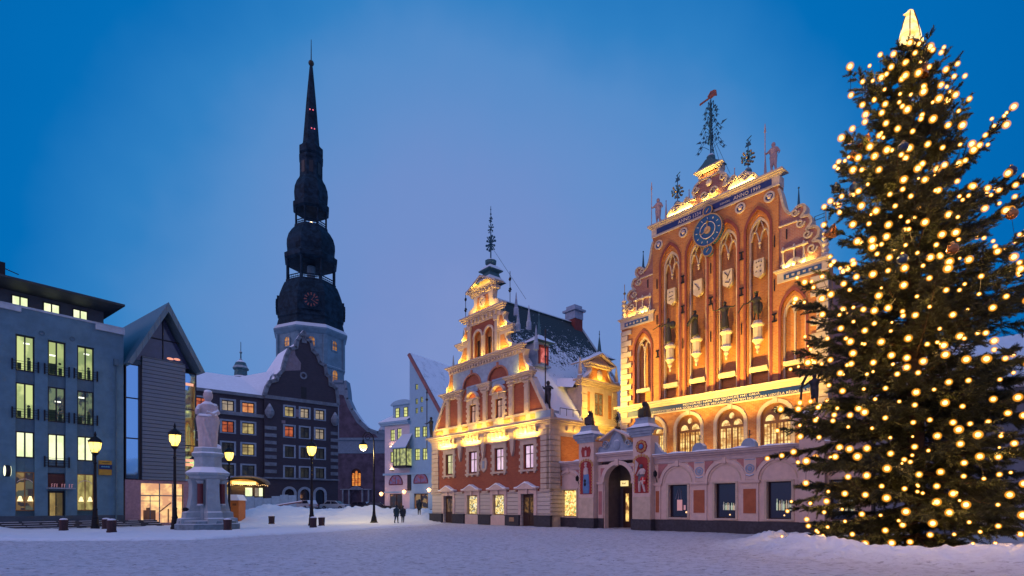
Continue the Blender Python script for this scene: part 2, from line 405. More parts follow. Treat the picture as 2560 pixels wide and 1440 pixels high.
def make_ground():
    rs = np.concatenate([np.linspace(1.0, 8, 30), np.geomspace(8.05, 26, 420), np.geomspace(26.1, 75, 300), np.geomspace(76, 2500, 60)])
    th = np.concatenate([np.linspace(R(-180), R(25), 60, endpoint=False), np.linspace(R(25), R(150), 900), np.linspace(R(151), R(180), 8, endpoint=False)])
    rr, tt = np.meshgrid(rs, th, indexing='ij'); x = rr*np.cos(tt); y = rr*np.sin(tt); z = ground_z(x, y)
    nr, nth = rr.shape; co = np.stack([x, y, z], -1).reshape(-1, 3)
    i = np.arange((nr-1)*nth).reshape(nr-1, nth); j = np.roll(i, -1, 1)
    q = np.stack([i, i+nth, j+nth, j], -1).reshape(-1, 4)
    co = np.vstack([co, [[0, 0, 0]]]); c = len(co)-1
    tri = np.stack([np.full(nth, c), np.arange(nth), np.roll(np.arange(nth), -1)], -1)
    me = bpy.data.meshes.new('ground'); me.from_pydata(co.tolist(), [], q.tolist()+tri.tolist()); me.shade_smooth()
    m, t, p = base('trodden_snow'); tcn = t.nodes.new('ShaderNodeTexCoord')
    mp = t.nodes.new('ShaderNodeMapping'); mp.inputs['Scale'].default_value = (1, 1, 1); t.links.new(tcn.outputs['Object'], mp.inputs[0])
    n1 = N(t, 'ShaderNodeTexNoise', Scale=3.2, Detail=8.0, Roughness=0.75); t.links.new(mp.outputs[0], n1.inputs['Vector'])
    n2 = N(t, 'ShaderNodeTexNoise', Scale=0.12, Detail=4.0); t.links.new(mp.outputs[0], n2.inputs['Vector'])
    mp3 = t.nodes.new('ShaderNodeMapping'); mp3.inputs['Scale'].default_value = (1, 2.2, 1); mp3.inputs['Rotation'].default_value = (0, 0, 0.35); t.links.new(tcn.outputs['Object'], mp3.inputs[0])
    n3 = N(t, 'ShaderNodeTexNoise', Scale=3.4, Detail=5.0, Roughness=0.75); t.links.new(mp3.outputs[0], n3.inputs['Vector'])
    # trodden part of the square: nearer than the pavement line
    sp = t.nodes.new('ShaderNodeSeparateXYZ'); t.links.new(tcn.outputs['Object'], sp.inputs[0])
    at_ = t.nodes.new('ShaderNodeAttribute'); at_.attribute_name = 'trod'
    dirty = mul(t, at_.outputs['Fac'], ramp(t, n1.outputs[0], 0.47, 0.62))
    speck = mul(t, at_.outputs['Fac'], ramp(t, n3.outputs[0], 0.585, 0.63))
    col = mix(t, mul(t, at_.outputs['Fac'], 0.85), SNOW, (0.56, 0.53, 0.58, 1))
    col = mix(t, mul(t, dirty, 0.65), col, (0.34, 0.30, 0.33, 1))
    col = mix(t, mul(t, speck, 0.9), col, (0.10, 0.08, 0.09, 1))
    col = mix(t, mul(t, ramp(t, n2.outputs[0], 0.45, 0.7), mul(t, at_.outputs['Fac'], 0.35)), col, (0.45, 0.42, 0.43, 1))
    t.links.new(col, p.inputs['Base Color']); p.inputs['Roughness'].default_value = 0.7
    b = t.nodes.new('ShaderNodeBump'); b.inputs['Strength'].default_value = 0.8; b.inputs['Distance'].default_value = 0.08
    t.links.new(n1.outputs[0], b.inputs['Height']); t.links.new(b.outputs[0], p.inputs['Normal'])
    o = mobj('ground', me, m); o['kind'] = 'structure'; o['label'] = 'trodden snow covering the town square'
    X, Y = co[:, 0], co[:, 1]
    yb = np.interp(X, [-60, -15.2, -12, -7, -6], [24.5, 26.3, 34.5, 46, 60])
    tr = (1-sst(Y-yb, -1.0, 0.3)); rt = np.hypot(X-TX, Y-TY)
    tr = tr*sst(rt, 5.0, 8.0)*(1-0.0*X); tr[Y > 58] = 0
    a = me.attributes.new('trod', 'FLOAT', 'POINT'); a.data.foreach_set('value', tr.astype(np.float32))
make_ground()
gz = lambda x, y: float(ground_z(np.array([x]), np.array([y]))[0])

# ------------------------------------------------------------------ lamps that wash the facades
def wash(parent, loc, rot, size, energy, col=(1.0, 0.68, 0.11), sy=None, spread=180):
    l = bpy.data.lights.new('floodlight', 'AREA'); l.energy = energy; l.color = col; l.size = size
    if sy: l.shape = 'RECTANGLE'; l.size_y = sy
    l.spread = R(spread)
    o = bpy.data.objects.new('floodlight', l); COL.objects.link(o); o.parent = parent; o.location = loc; o.rotation_euler = rot; return o
def aim(parent, loc, target, energy, size=0.3, col=(1.0, 0.66, 0.10), angle=70, blend=0.8):
    l = bpy.data.lights.new('floodlight', 'SPOT'); l.energy = energy; l.color = col; l.shadow_soft_size = size; l.spot_size = R(angle); l.spot_blend = blend
    o = bpy.data.objects.new('floodlight', l); COL.objects.link(o); o.parent = parent; o.location = loc
    o.rotation_euler = (Vector(target)-Vector(loc)).to_track_quat('-Z', 'Y').to_euler(); return o
UP = (R(180-25), 0, 0)                                             # light thrown up and towards the wall behind it

def rect(x0, x1, z0, z1): return [(x0, z0), (x1, z0), (x1, z1), (x0, z1)]
def rarch(cx, hw, z0, zs, n=14):
    return [(cx-hw, z0), (cx+hw, z0)]+[(cx+hw*math.cos(PI*i/n), zs+hw*math.sin(PI*i/n)) for i in range(n+1)]
def lancet(cx, hw, z0, zs, k=1.25, n=8, m=1.0):
    """pointed arch: two arcs of radius k*2*hw"""
    r = 2*hw*k; c = r-hw; a1 = math.acos(c/r)
    rgt = [(cx-c+r*math.cos(a1*i/n), zs+m*r*math.sin(a1*i/n)) for i in range(n+1)]
    lft = [(2*cx-x, z) for x, z in reversed(rgt[:-1])]
    return [(cx-hw, z0), (cx+hw, z0)]+rgt+lft
def band(loop, w):
    """grow a closed loop outwards by w (convex enough outlines)"""
    cx = sum(p[0] for p in loop)/len(loop); n = len(loop); out = []
    area = sum(loop[i][0]*loop[(i+1) % n][1]-loop[(i+1) % n][0]*loop[i][1] for i in range(n)); sg = 1 if area > 0 else -1
    for i in range(n):
        a, b, c = loop[i-1], loop[i], loop[(i+1) % n]
        e1 = (b[0]-a[0], b[1]-a[1]); e2 = (c[0]-b[0], c[1]-b[1])
        l1 = math.hypot(*e1) or 1e-6; l2 = math.hypot(*e2) or 1e-6
        n1 = (e1[1]/l1*sg, -e1[0]/l1*sg); n2 = (e2[1]/l2*sg, -e2[0]/l2*sg)
        q = (n1[0]+n2[0], n1[1]+n2[1]); d = max(0.35, (q[0]*n1[0]+q[1]*n1[1]))
        out.append((b[0]+q[0]*w/d, b[1]+q[1]*w/d))
    return out
def window(par, x0, x1, z0, z1, y, glass, frame, nx=2, nz=2, fw=0.07, ax='y', label=None, hz=None):
    """frame (part) > pane (sub-part); y = plane of the frame's front"""
    f = MB(); P = (lambda a0, a1, b0, b1, c0, c1: f.box(a0, a1, b0, b1, c0, c1)) if ax == 'y' else (lambda a0, a1, b0, b1, c0, c1: f.box(-b1, -b0, a0, a1, c0, c1))
    d = 0.06
    P(x0, x1, y, y+d, z0, z0+fw); P(x0, x1, y, y+d, z1-fw, z1); P(x0, x0+fw, y, y+d, z0+fw, z1-fw); P(x1-fw, x1, y, y+d, z0+fw, z1-fw)
    for i in range(1, nx):
        c = x0+(x1-x0)*i/nx; P(c-fw*0.5, c+fw*0.5, y, y+d, z0+fw, z1-fw)
    for h in ([z0+(z1-z0)*i/nz for i in range(1, nz)] if hz is None else hz):
        P(x0+fw, x1-fw, y-0.002, y+d*0.9, h-fw*0.35, h+fw*0.35)
    w = f.build('window', frame, par)
    if label: w['label'] = label
    g = MB()
    if ax == 'y': g.box(x0+0.01, x1-0.01, y+d*0.6, y+d*0.6+0.02, z0+0.01, z1-0.01)
    else: g.box(-y-d*0.6-0.02, -y-d*0.6, x0+0.01, x1-0.01, z0+0.01, z1-0.01)
    g.build('pane', glass, w)
    return w
def cornice(mb, x0, x1, y, z0, z1, proj, ends=True, steps=3):
    """stepped moulding growing outwards to the top"""
    for i in range(steps):
        k = (i+1)/steps; e = proj*k if ends else 0
        mb.box(x0-e, x1+e, y-proj*k, y+0.1, z0+(z1-z0)*i/steps, z0+(z1-z0)*(i+1)/steps)
    return mb
def quoins(mb, x0, w1, w2, y0, y1, z0, z1, h, side=1, ax='y', gap=0.05):
    z = z0; i = 0
    while z < z1-0.05:
        w = w1 if i % 2 else w2; t = min(z+h-gap, z1)
        a, b = (x0, x0+w) if side > 0 else (x0-w, x0)
        if ax == 'y': mb.box(a, b, y0, y1, z, t)
        else: mb.box(y0, y1, a, b, z, t)
        z += h; i += 1
    return mb
def scroll(mb, cx, cz, r, y0, y1, t=0.11, dirn=1, turns=1.4, a0=0.0):
    """volute in the x-z plane"""
    pts = []; n = 18
    for i in range(n+1):
        a = a0+dirn*turns*2*PI*i/n; rr = r*(1-0.8*i/n); pts.append((cx+rr*math.cos(a), cz+rr*math.sin(a)))
    for i in range(n):
        (ax_, az), (bx, bz) = pts[i], pts[i+1]; dx, dz = bx-ax_, bz-az; l = math.hypot(dx, dz) or 1; nx_, nz_ = -dz/l*t/2, dx/l*t/2
        mb.plate([[(ax_-nx_, az-nz_), (bx-nx_, bz-nz_), (bx+nx_, bz+nz_), (ax_+nx_, az+nz_)]], y0, y1)
    return mb
def strip(mb, pts, t, y0, y1):
    """raised moulding following an open outline"""
    for i in range(len(pts)-1):
        (ax_, az), (bx, bz) = pts[i], pts[i+1]; dx, dz = bx-ax_, bz-az; l = math.hypot(dx, dz) or 1; nx_, nz_ = -dz/l*t/2, dx/l*t/2
        e = t*0.25; ex, ez = dx/l*e, dz/l*e
        mb.plate([[(ax_-nx_-ex, az-nz_-ez), (bx-nx_+ex, bz-nz_+ez), (bx+nx_+ex, bz+nz_+ez), (ax_+nx_-ex, az+nz_-ez)]], y0, y1+0.0007*(i % 3))
    return mb
def curve_pts(P, n=8):
    """Catmull-Rom through points"""
    out = []; Q = [P[0]]+list(P)+[P[-1]]
    for i in range(1, len(Q)-2):
        p0, p1, p2, p3 = Q[i-1:i+3]
        for k in range(n):
            t = k/n; out.append(tuple(0.5*(2*p1[j]+(p2[j]-p0[j])*t+(2*p0[j]-5*p1[j]+4*p2[j]-p3[j])*t*t+(3*p1[j]-p0[j]-3*p2[j]+p3[j])*t**3) for j in (0, 1)))
    out.append(tuple(P[-1])); return out
def figure(h, arms=None, robe=True, lean=0.0, spear=None, seat=None):
    """standing statue body of height h as one continuous surface; arms = two (hand x,y,z) as fractions of h"""
    b = MB(); u = h; W_ = 1.22
    b.ball((0, 0, .93*u), .068*u, sc3=(1, 1.1, 1.25)); b.tube([(0, 0, .82*u), (0, 0, .89*u)], .035*u, 8)
    b.lathe([(.03*u, .845*u), (.13*u, .82*u), (.15*u, .76*u), (.13*u, .68*u), (.11*u, .62*u), (.13*u, .54*u), (.12*u, .5*u)], n=14, sy=.65)
    if robe: b.lathe([(.095*u, .56*u), (.125*u, .42*u), (.14*u, .25*u), (.15*u, .08*u), (.16*u, 0)], n=14, sy=.75)
    for s in (-1, 1):
        if not robe: b.tube([(s*.05*u, 0, .52*u), (s*.065*u, -.02*u*s, .28*u), (s*.075*u, .01*u, .04*u), (s*.08*u, -.05*u, .02*u)], [.07*u, .05*u, .035*u, .03*u], 8)
    for s, hd in zip((-1, 1), arms or ((-.2, -.1, .5), (.2, -.1, .5))):
        sh = (s*.11*u, 0, .79*u); hd = tuple(x*u for x in hd); el = ((sh[0]+hd[0])/2+s*.05*u, (sh[1]+hd[1])/2+.02*u, (sh[2]+hd[2])/2-.04*u)
        b.tube([sh, el, hd], [.042*u, .033*u, .024*u], 8); b.ball(hd, .03*u)
    return b

# ------------------------------------------------------------------ BLACKHEADS' HALL (tall stepped gable)
FB = Fr((8.466, 42.645), -48.52)
B = thing('guild_hall', 'tall orange brick guild hall with stepped gable, big blue clock and four statue niches', 'building', FB.w(0, 0), FB.a)
WB = 14.65; AX = WB/2
nic = [4.28, 6.35, 8.5, 10.57]
arc = [2.85, 5.75, 8.78, 11.68]
# main wall with real openings
wall = MB()
outer = [(0, 0), (WB, 0), (WB, 15.8), (11.85, 15.8), (11.85, 21.3), (2.83, 21.3), (2.83, 15.8), (0, 15.8)]
holes = [lancet(c, .79, 9.35, 18.95, 1.0) for c in nic]+[lancet(c, .76, 9.35, 13.35, 1.0) for c in (1.96, 12.7)]+[rarch(c, .92, 4.3, 7.05) for c in arc]
wall.plate([outer]+holes, 0, .5)
wall.box(0, WB, .5, .7, 0, 15.8); wall.box(2.83, 11.85, .5, .7, 15.8, 21.3)
M['brick'].node_tree.nodes['Brick Texture'].inputs['Scale'].default_value = 1.0
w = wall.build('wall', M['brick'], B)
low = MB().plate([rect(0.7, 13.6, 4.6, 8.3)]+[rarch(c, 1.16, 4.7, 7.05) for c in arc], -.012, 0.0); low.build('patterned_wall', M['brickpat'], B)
# niches: inner recess ring (brick reveals), white frame with tracery, sill
for c in nic:
    MB().plate([lancet(c, .775, 9.4, 18.95, 1.0), lancet(c, .645, 9.4, 18.85, 1.0)], .12, .30).build('niche_moulding', M['brick'], B)
    fr = MB().plate([lancet(c, .64, 9.4, 18.8, 1.0), lancet(c, .555, 9.4, 18.76, 1.0)], .20, .40)
    for s in (-1, 1):                                                # two little arches and a hanging boss
        strip(fr, curve_pts([(c+s*.55, 18.5), (c+s*.42, 19.0), (c+s*.2, 18.95), (c+s*.04, 18.4)], 5), .07, .24, .36)
        strip(fr, curve_pts([(c+s*.26, 19.0), (c+s*.16, 19.4), (c, 19.75)], 4), .05, .24, .36)
    fr.lathe([(.02, 17.9), (.07, 18.03), (.05, 18.15), (.10, 18.25), (.03, 18.4)], c, .26, 8)
    fr.build('niche_frame', M['cream'], B)
    MB().box(c-.58, c+.58, .02, .42, 10.12, 10.34).box(c-.56, c+.56, .0, .42, 10.34, 10.42).build('sill', M['cream'], B)
for c in (1.96, 12.7):
    MB().plate([lancet(c, .745, 9.4, 13.3, 1.0), lancet(c, .66, 9.4, 13.2, 1.0)], .12, .30).build('niche_moulding', M['brick'], B)
    fr = MB().plate([lancet(c, .655, 9.4, 13.2, 1.0), lancet(c+.0, .27, 9.4, 13.0, 1.0)[:0] or lancet(c, .58, 9.4, 13.15, 1.0)], .22, .40)
    fr.box(c-.045, c+.045, .24, .38, 10.4, 13.6)
    for s in (-1, 1): strip(fr, curve_pts([(c+s*.57, 13.2), (c+s*.42, 13.75), (c+s*.2, 13.8), (c+s*.03, 13.3)], 5), .07, .24, .36)
    fr.build('niche_frame', M['cream'], B); MB().box(c-.6, c+.6, .02, .42, 10.15, 10.40).build('sill', M['cream'], B)
# outer brick roll mouldings round the niches
for c, hw, zs in [(c, .84, 18.95) for c in nic]+[(c, .80, 13.35) for c in (1.96, 12.7)]:
    MB().plate([lancet(c, hw+.06, 9.22, zs, 1.0), lancet(c, hw-.085, 9.22-.001, zs, 1.0)], -.05, .02).build('niche_arch', M['brickdark'], B)
# shields, statue consoles, iron wall anchors
for i, c in enumerate(nic):
    s = MB().plate([[(c-.32, 16.35), (c-.30, 16.22), (c, 16.02), (c+.30, 16.22), (c+.32, 16.35), (c+.32, 17.2), (c-.32, 17.2)]], .10, .40).build('shield', M['cream'], B)
    d = MB()
    if i == 0: d.tube([(c-.15, .09, 16.9), (c-.05, .09, 16.95)], .02).tube([(c+.05, .09, 16.95), (c+.15, .09, 16.9)], .02).tube([(c-.18, .09, 16.6), (c+.18, .09, 16.65)], .02).tube([(c-.18, .09, 16.35), (c, .09, 16.45), (c+.18, .09, 16.38)], .02)
    if i == 1: d.tube([(c-.2, .09, 16.95), (c, .09, 16.7), (c+.12, .09, 16.55)], .022).tube([(c+.05, .09, 16.45), (c+.2, .09, 16.5)], .022)
    if i == 2: d.tube([(c-.2, .09, 17.05), (c+.05, .09, 16.75)], .022).tube([(c+.2, .09, 17.05), (c-.02, .09, 16.6)], .022).tube([(c-.15, .09, 16.4), (c+.1, .09, 16.3), (c+.18, .09, 16.5)], .022)
    if i == 3:
        for q, r_ in ((-.15, 17.0), (.02, 17.03), (.17, 16.98), (-.1, 16.7), (.1, 16.72), (-.16, 16.42), (.12, 16.4)): d.ball((c+q, .09, r_), .04, 6, 5)
    d.build('emblem', M['iron'], s)
    p = MB().lathe([(.03, 11.22), (.09, 11.35), (.07, 11.5), (.16, 11.65), (.13, 11.78), (.26, 11.95), (.36, 12.05), (.30, 12.12), (.27, 12.2), (.27, 12.85), (.38, 12.95), (.40, 13.05), (.30, 13.1), (.25, 13.22), (.25, 13.27)], c, -.02, 8, PI/8)
    p.build('statue_console', M['cream'], B)
def anchor(x, z, tall=False):
    a = MB()
    if tall: a.box(x-.03, x+.03, -.05, 0.0, z-.35, z+.35)
    else: a.box(x-.05, x+.05, -.06, 0.0, z-.22, z+.22).box(x-.15, x+.15, -.06, -.004, z-.27, z-.18).box(x-.15, x+.15, -.06, -.004, z+.18, z+.27)
    a.build('wall_anchor', M['iron'], B)
for x, z, t in [(5.3, 17.5, 0), (5.3, 15.4, 0), (5.3, 13.0, 1), (7.4, 17.6, 1), (7.4, 15.4, 0), (7.4, 13.0, 1), (9.52, 17.7, 0), (9.52, 15.4, 0), (9.52, 13.0, 1), (3.25, 12.7, 0), (11.6, 13.2, 0), (3.2, 17.8, 1), (11.6, 17.9, 1), (11.6, 15.2, 1), (3.2, 15.2, 1)]: anchor(x, z, t)
# quoins on both edges and string courses
q = MB(); quoins(q, 0, .62, .95, -.10, .5, 4.6, 15.0, .42); quoins(q, WB, .62, .95, -.10, .5, 4.6, 15.0, .42, -1)
q.build('quoin', M['cream'], B)
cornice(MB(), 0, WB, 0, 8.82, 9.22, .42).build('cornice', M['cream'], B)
MB().box(-.02, WB+.02, -.10, .02, 8.28, 8.37).build('string_course', M['cream'], B)
blue = MB().box(0.02, WB-.02, -.055, .01, 8.37, 8.82).build('inscription_band', M['blue'], B)
text('MELNGALVJU NAMS TIKA SAGRAUTS 1941. GADĀ.', .2, M['text'], blue, (8.05, -.058, 8.625), width=5.4)
text('RĪGAS ASTOŅSIMTGADEI PAR GODU NAMU UZ VECAJIEM PAMATIEM NO JAUNA UZCĒLA RĪGAS PILSĒTA', .2, M['text'], blue, (7.9, -.058, 8.415), width=12.3)
# arched hall windows
M['halllit'] = lit('lit_hall', (1, .70, .25), 1.3, (.50, .22, .05), 1.3, 1.0, (.42, .58))
for c in arc:
    MB().ring(c, 7.05, .92, 1.15, -.10, .03, 24, 0, PI).box(c-1.15, c-.92, -.10, .03, 4.3, 7.05).box(c+.92, c+1.15, -.10, .03, 4.3, 7.05).box(c-.14, c+.14, -.17, .03, 7.95, 8.26).build('window_surround', M['cream'], B)
    f = MB().plate([rarch(c, .92, 4.3, 7.05), rect(c-.8, c-.42, 4.5, 6.75), rect(c-.36, c-.05, 4.5, 6.75), rect(c+.05, c+.36, 4.5, 6.75), rect(c+.42, c+.8, 4.5, 6.75),
        rarch(c-.42, .32, 6.92, 7.0, 8), rarch(c+.42, .32, 6.92, 7.0, 8), [(c+.22*math.cos(2*PI*i/12), 7.56+.22*math.sin(2*PI*i/12)) for i in range(12)]], .14, .26)
    f.ring(c, 7.56, .20, .27, .10, .15).ring(c-.42, 7.0, .30, .37, .10, .15, 12, 0, PI).ring(c+.42, 7.0, .30, .37, .10, .15, 12, 0, PI)
    for dx in (-.61, -.2, .2, .61): f.box(c+dx-.012, c+dx+.012, .16, .2, 4.5, 6.75)
    for k in range(5): f.box(c-.8, c+.8, .165, .195, 4.75+k*.45, 4.77+k*.45)
    wv = f.build('window', M['wood'], B); MB().box(c-.9, c+.9, .25, .29, 4.35, 7.9).build('pane', M['halllit'], wv)
# shoulders: cornice with blue panel, volutes rising to the centre block
M['panelblue'] = mat('blue_frieze', (.03, .08, .20), .6, var=.5, vs=9)
for x0, x1 in ((0, 2.85), (11.83, WB)):
    cornice(MB(), x0, x1, 0, 15.74, 15.98, .22).build('shoulder_cornice', M['cream'], B)
    f = MB().box(x0-.05, x1+.05, -.08, .05, 15.2, 15.74).build('frieze', M['cream'], B)
    pn = MB().box(x0+.35, x1-.35, -.10, -.078, 15.32, 15.64).build('panel', M['panelblue'], f)
    for k in range(6): MB().box(x0+.5+k*.32, x0+.66+k*.32, -.112, -.099, 15.38+.05*(k % 2), 15.55).build('panel_ornament', M['cream'], f)
def shoulder(side):
    fx = (lambda x: 2.83-x) if side < 0 else (lambda x: 11.85+x)     # x measured outwards from the centre block
    prof = [(0, 15.98), (2.45, 15.98), (2.5, 16.5), (2.3, 17.0), (1.95, 17.15), (2.2, 17.35), (2.25, 17.75), (1.95, 18.0), (1.6, 17.95), (1.85, 18.3), (1.7, 18.75), (1.3, 18.8), (1.5, 19.1), (1.45, 19.45), (1.1, 19.5), (.75, 19.25), (.5, 19.4), (.3, 19.8), (.12, 20.6), (0, 21.0)]
    pl = [(fx(x), z) for x, z in prof]
    MB().plate([pl], .05, .55).build('gable_scroll', M['pinkbrick'], B)
    e = curve_pts([(fx(x), z) for x, z in prof[1:]], 3); s = MB(); strip(s, e, .14, -.03, .56)
    for x, z, r_, dd in ((2.0, 16.75, .3, -1), (1.75, 17.65, .26, -1), (1.35, 18.45, .26, -1), (1.05, 19.2, .24, -1)):
        scroll(s, fx(x-.1), z, r_, -.05, .06, .09, dd*side, 1.3, 0 if side > 0 else PI)
    a, b = sorted((fx(.25), fx(1.7))); s.box(a, b, -.06, .06, 17.1, 17.2)
    for x in (.25, .9, 1.45): s.lathe([(.04, 16.0), (.14, 16.25), (.06, 16.5), (.05, 17.0), (.12, 17.1), (.05, 17.35)], fx(x), 0, 8)
    a, b = sorted((fx(.0), fx(1.1))); s.box(a, b, -.04, .06, 18.62, 18.7)
    s.ring(fx(.9), 15.98, .28, .55, -.04, .06, 14, 0, PI)
    s.build('scroll_moulding', M['cream'], B)
    MB().lathe([(.2, 15.98), (.2, 16.15), (.12, 16.2), (.2, 16.35), (.12, 16.55), (.2, 16.7), (.12, 16.9), (.21, 17.05), (.13, 17.25), (.2, 17.35), (.06, 17.55)], fx(2.62), .05, 10).build('twisted_finial', M['cream'], B)
    v = MB().tube([(fx(2.62), .1, 17.4), (fx(2.62), .1, 18.7)], .025).ball((fx(2.62), .1, 18.0), .1, 8, 6).build('vane_pole', M['gold'], B)
    MB().box(fx(2.62)-.62, fx(2.62)-.05, .09, .11, 18.32, 18.36).box(fx(2.62)-.62, fx(2.62)-.05, .09, .11, 18.55, 18.58).box(fx(2.62)-.62, fx(2.62)-.58, .09, .11, 18.32, 18.58).build('weather_vane', M['irongreen'], v) if side > 0 else None
    MB().lathe([(.13, 19.4), (.13, 19.6), (.09, 19.65), (.02, 20.7)], fx(1.05), .3, 8).ball((fx(1.05), .3, 20.75), .06, 6, 5).build('obelisk', M['irongreen'], B)
    for x, z in ((.45, 18.1), (.95, 16.6)): a = MB().box(fx(x)-.03, fx(x)+.03, .0, .05, z-.3, z+.3).build('wall_anchor', M['iron'], B)
M['pinkbrick'] = brick('dusty_red_brick', (.30, .10, .07), (.36, .13, .09), (.33, .2, .16))
shoulder(-1); shoulder(1)
# centre entablature with the blue inscription
ent = MB().box(2.78, 11.9, -.08, .6, 21.25, 21.34).box(2.76, 11.92, -.06, .6, 21.34, 21.86)
cornice(ent, 2.8, 11.88, 0, 21.86, 22.14, .28); ent.box(2.5, 12.15, -.25, .75, 22.14, 22.19)
ent.build('entablature', M['cream'], B)
bb = MB().box(3.2, 11.45, -.085, -.058, 21.42, 21.80).build('date_band', M['blue'], B)
text('ANNO 1334', .34, M['text'], bb, (5.85, -.088, 21.47), width=1.75)
text('RENOV.', .16, M['text'], bb, (8.45, -.088, 21.52), width=.7)
text('ANNO 1999', .34, M['text'], bb, (9.9, -.088, 21.47), width=1.75)
for x, z in ((3.35, 20.6), (5.35, 20.75), (9.45, 20.8), (11.3, 20.75)):
    m_ = MB().ring(x, z, .24, .34, -.08, .01).build('roundel', M['cream'], B)
    MB().disc(x, z, .24, -.03, .0).build('roundel_field', M['panelblue'], m_)
    MB().ball((x, -.05, z-.02), .12, 8, 6).tube([(x-.15, -.06, z+.08), (x, -.08, z+.14), (x+.15, -.06, z+.05)], .03).build('roundel_relief', M['white'], m_)
# clock
M['clockblue'] = mat('clock_blue_enamel', (.010, .075, .20), .5, var=.2, vs=6, bump=.05)
ck = MB().disc(7.32, 20.1, 1.04, -.30, .0, 40).build('clock', M['clockblue'], B)
rim = MB().ring(7.32, 20.1, 1.0, 1.06, -.33, -.28, 40)
for i in range(48):
    a = 2*PI*i/48; rim.ball((7.32+1.09*math.cos(a), -.29, 20.1+1.09*math.sin(a)), .045, 5, 4)
rim.build('clock_rim', M['gold'], ck)
MB().ring(7.32, 20.1, .52, .56, -.33, -.29, 32).build('zodiac_ring', M['text'], ck)
mk = MB()
for i in range(12):
    a = 2*PI*i/12; mk.box(-.02, .02, -.325, -.299, .74, .86); n_ = 8
    for k in range(len(mk.v)-8, len(mk.v)):
        x, y, z = mk.v[k]; mk.v[k] = (7.32+x*math.cos(a)+z*math.sin(a), y, 20.1-x*math.sin(a)+z*math.cos(a))
mk.build('hour_mark', M['text'], ck)
MB().disc(7.32, 20.1, .24, -.35, -.29, 16).ball((7.32, -.33, 20.66), .1, 8, 6).ball((7.32-.53, -.33, 20.05), .06, 6, 5).build('sun_boss', M['gold'], ck)
MB().plate([[(7.28, 20.1), (7.36, 20.1), (7.33, 20.75), (7.31, 20.75)]], -.37, -.35).plate([[(7.30, 20.06), (7.34, 20.14), (6.85, 19.9), (6.85, 19.87)]], -.38, -.36).build('clock_hand', M['gold'], ck)
for z, r_ in ((18.75, .33), (21.42, .30)):
    s = MB().disc(7.32, z, r_, -.28, .0, 24).build('small_dial', M['clockblue'], ck); r2 = MB().ring(7.32, z, r_, r_+.05, -.31, -.2)
    for i in range(20): a = 2*PI*i/20; r2.ball((7.32+(r_+.06)*math.cos(a), -.27, z+(r_+.06)*math.sin(a)), .035, 5, 4)
    r2.tube([(7.22, -.3, z-.1), (7.42, -.3, z+.1)], .025); r2.build('dial_rim', M['gold'], s)
# pediment on top
pp = [(4.0, 22.19), (10.65, 22.19), (10.35, 22.6), (9.75, 22.95), (9.2, 22.75), (9.0, 23.05), (8.7, 22.75), (8.35, 22.7), (8.55, 23.2), (8.35, 23.55), (8.0, 23.75), (8.05, 24.1), (6.6, 24.1), (6.65, 23.75), (6.3, 23.55), (6.1, 23.2), (6.3, 22.7), (5.95, 22.75), (5.65, 23.05), (5.45, 22.75), (4.9, 22.95), (4.3, 22.6)]
MB().plate([pp], -.05, .5).build('pediment', M['pinkbrick'], B)
s = MB(); strip(s, pp[1:12], .14, -.14, .5); strip(s, pp[12:]+[pp[0]], .14, -.14, .5)
for x, z, r_, dd in ((8.3, 23.3, .25, 1), (6.35, 23.3, .25, -1), (9.0, 22.85, .22, 1), (5.65, 22.85, .22, -1), (7.0, 22.65, .3, -1), (7.65, 22.65, .3, 1), (9.9, 22.5, .28, 1), (4.75, 22.5, .28, -1)): scroll(s, x, z, r_, -.18, -.04, .1, dd, 1.3)
s.ball((7.32, -.12, 23.35), .2, 10, 7, (1.1, .6, 1.2)); s.box(6.75, 7.9, -.14, -.04, 23.7, 23.78)
s.plate([[(4.1, 22.19), (6.2, 22.19), (5.9, 22.6), (4.9, 22.72), (4.4, 22.5)]], -.12, -.04).plate([[(8.5, 22.19), (10.55, 22.19), (10.25, 22.5), (9.75, 22.72), (8.8, 22.6)]], -.12, -.04)
cornice(s, 6.6, 8.05, -.05, 24.1, 24.36, .3); s.box(6.5, 8.15, -.2, .5, 24.1, 24.38)
s.build('pediment_moulding', M['cream'], B)
MB().plate([[(6.35, 24.38), (8.3, 24.38), (7.7, 24.75), (7.5, 24.95), (7.1, 24.95), (6.9, 24.75)]], -.2, .5).lathe([(.2, 24.9), (.28, 25.05), (.28, 25.2), (.15, 25.35), (.05, 25.4)], 7.32, .15, 10).build('cap', M['verdigris'], B)
vm = MB().tube([(7.32, .15, 25.2), (7.32, .15, 29.2)], [.06, .03]).ball((7.32, .15, 27.3), .12, 8, 6)
vm.build('vane_mast', M['irongreen'], B)
fl = MB()                                                        # filigree: scrolling wrought iron around the mast
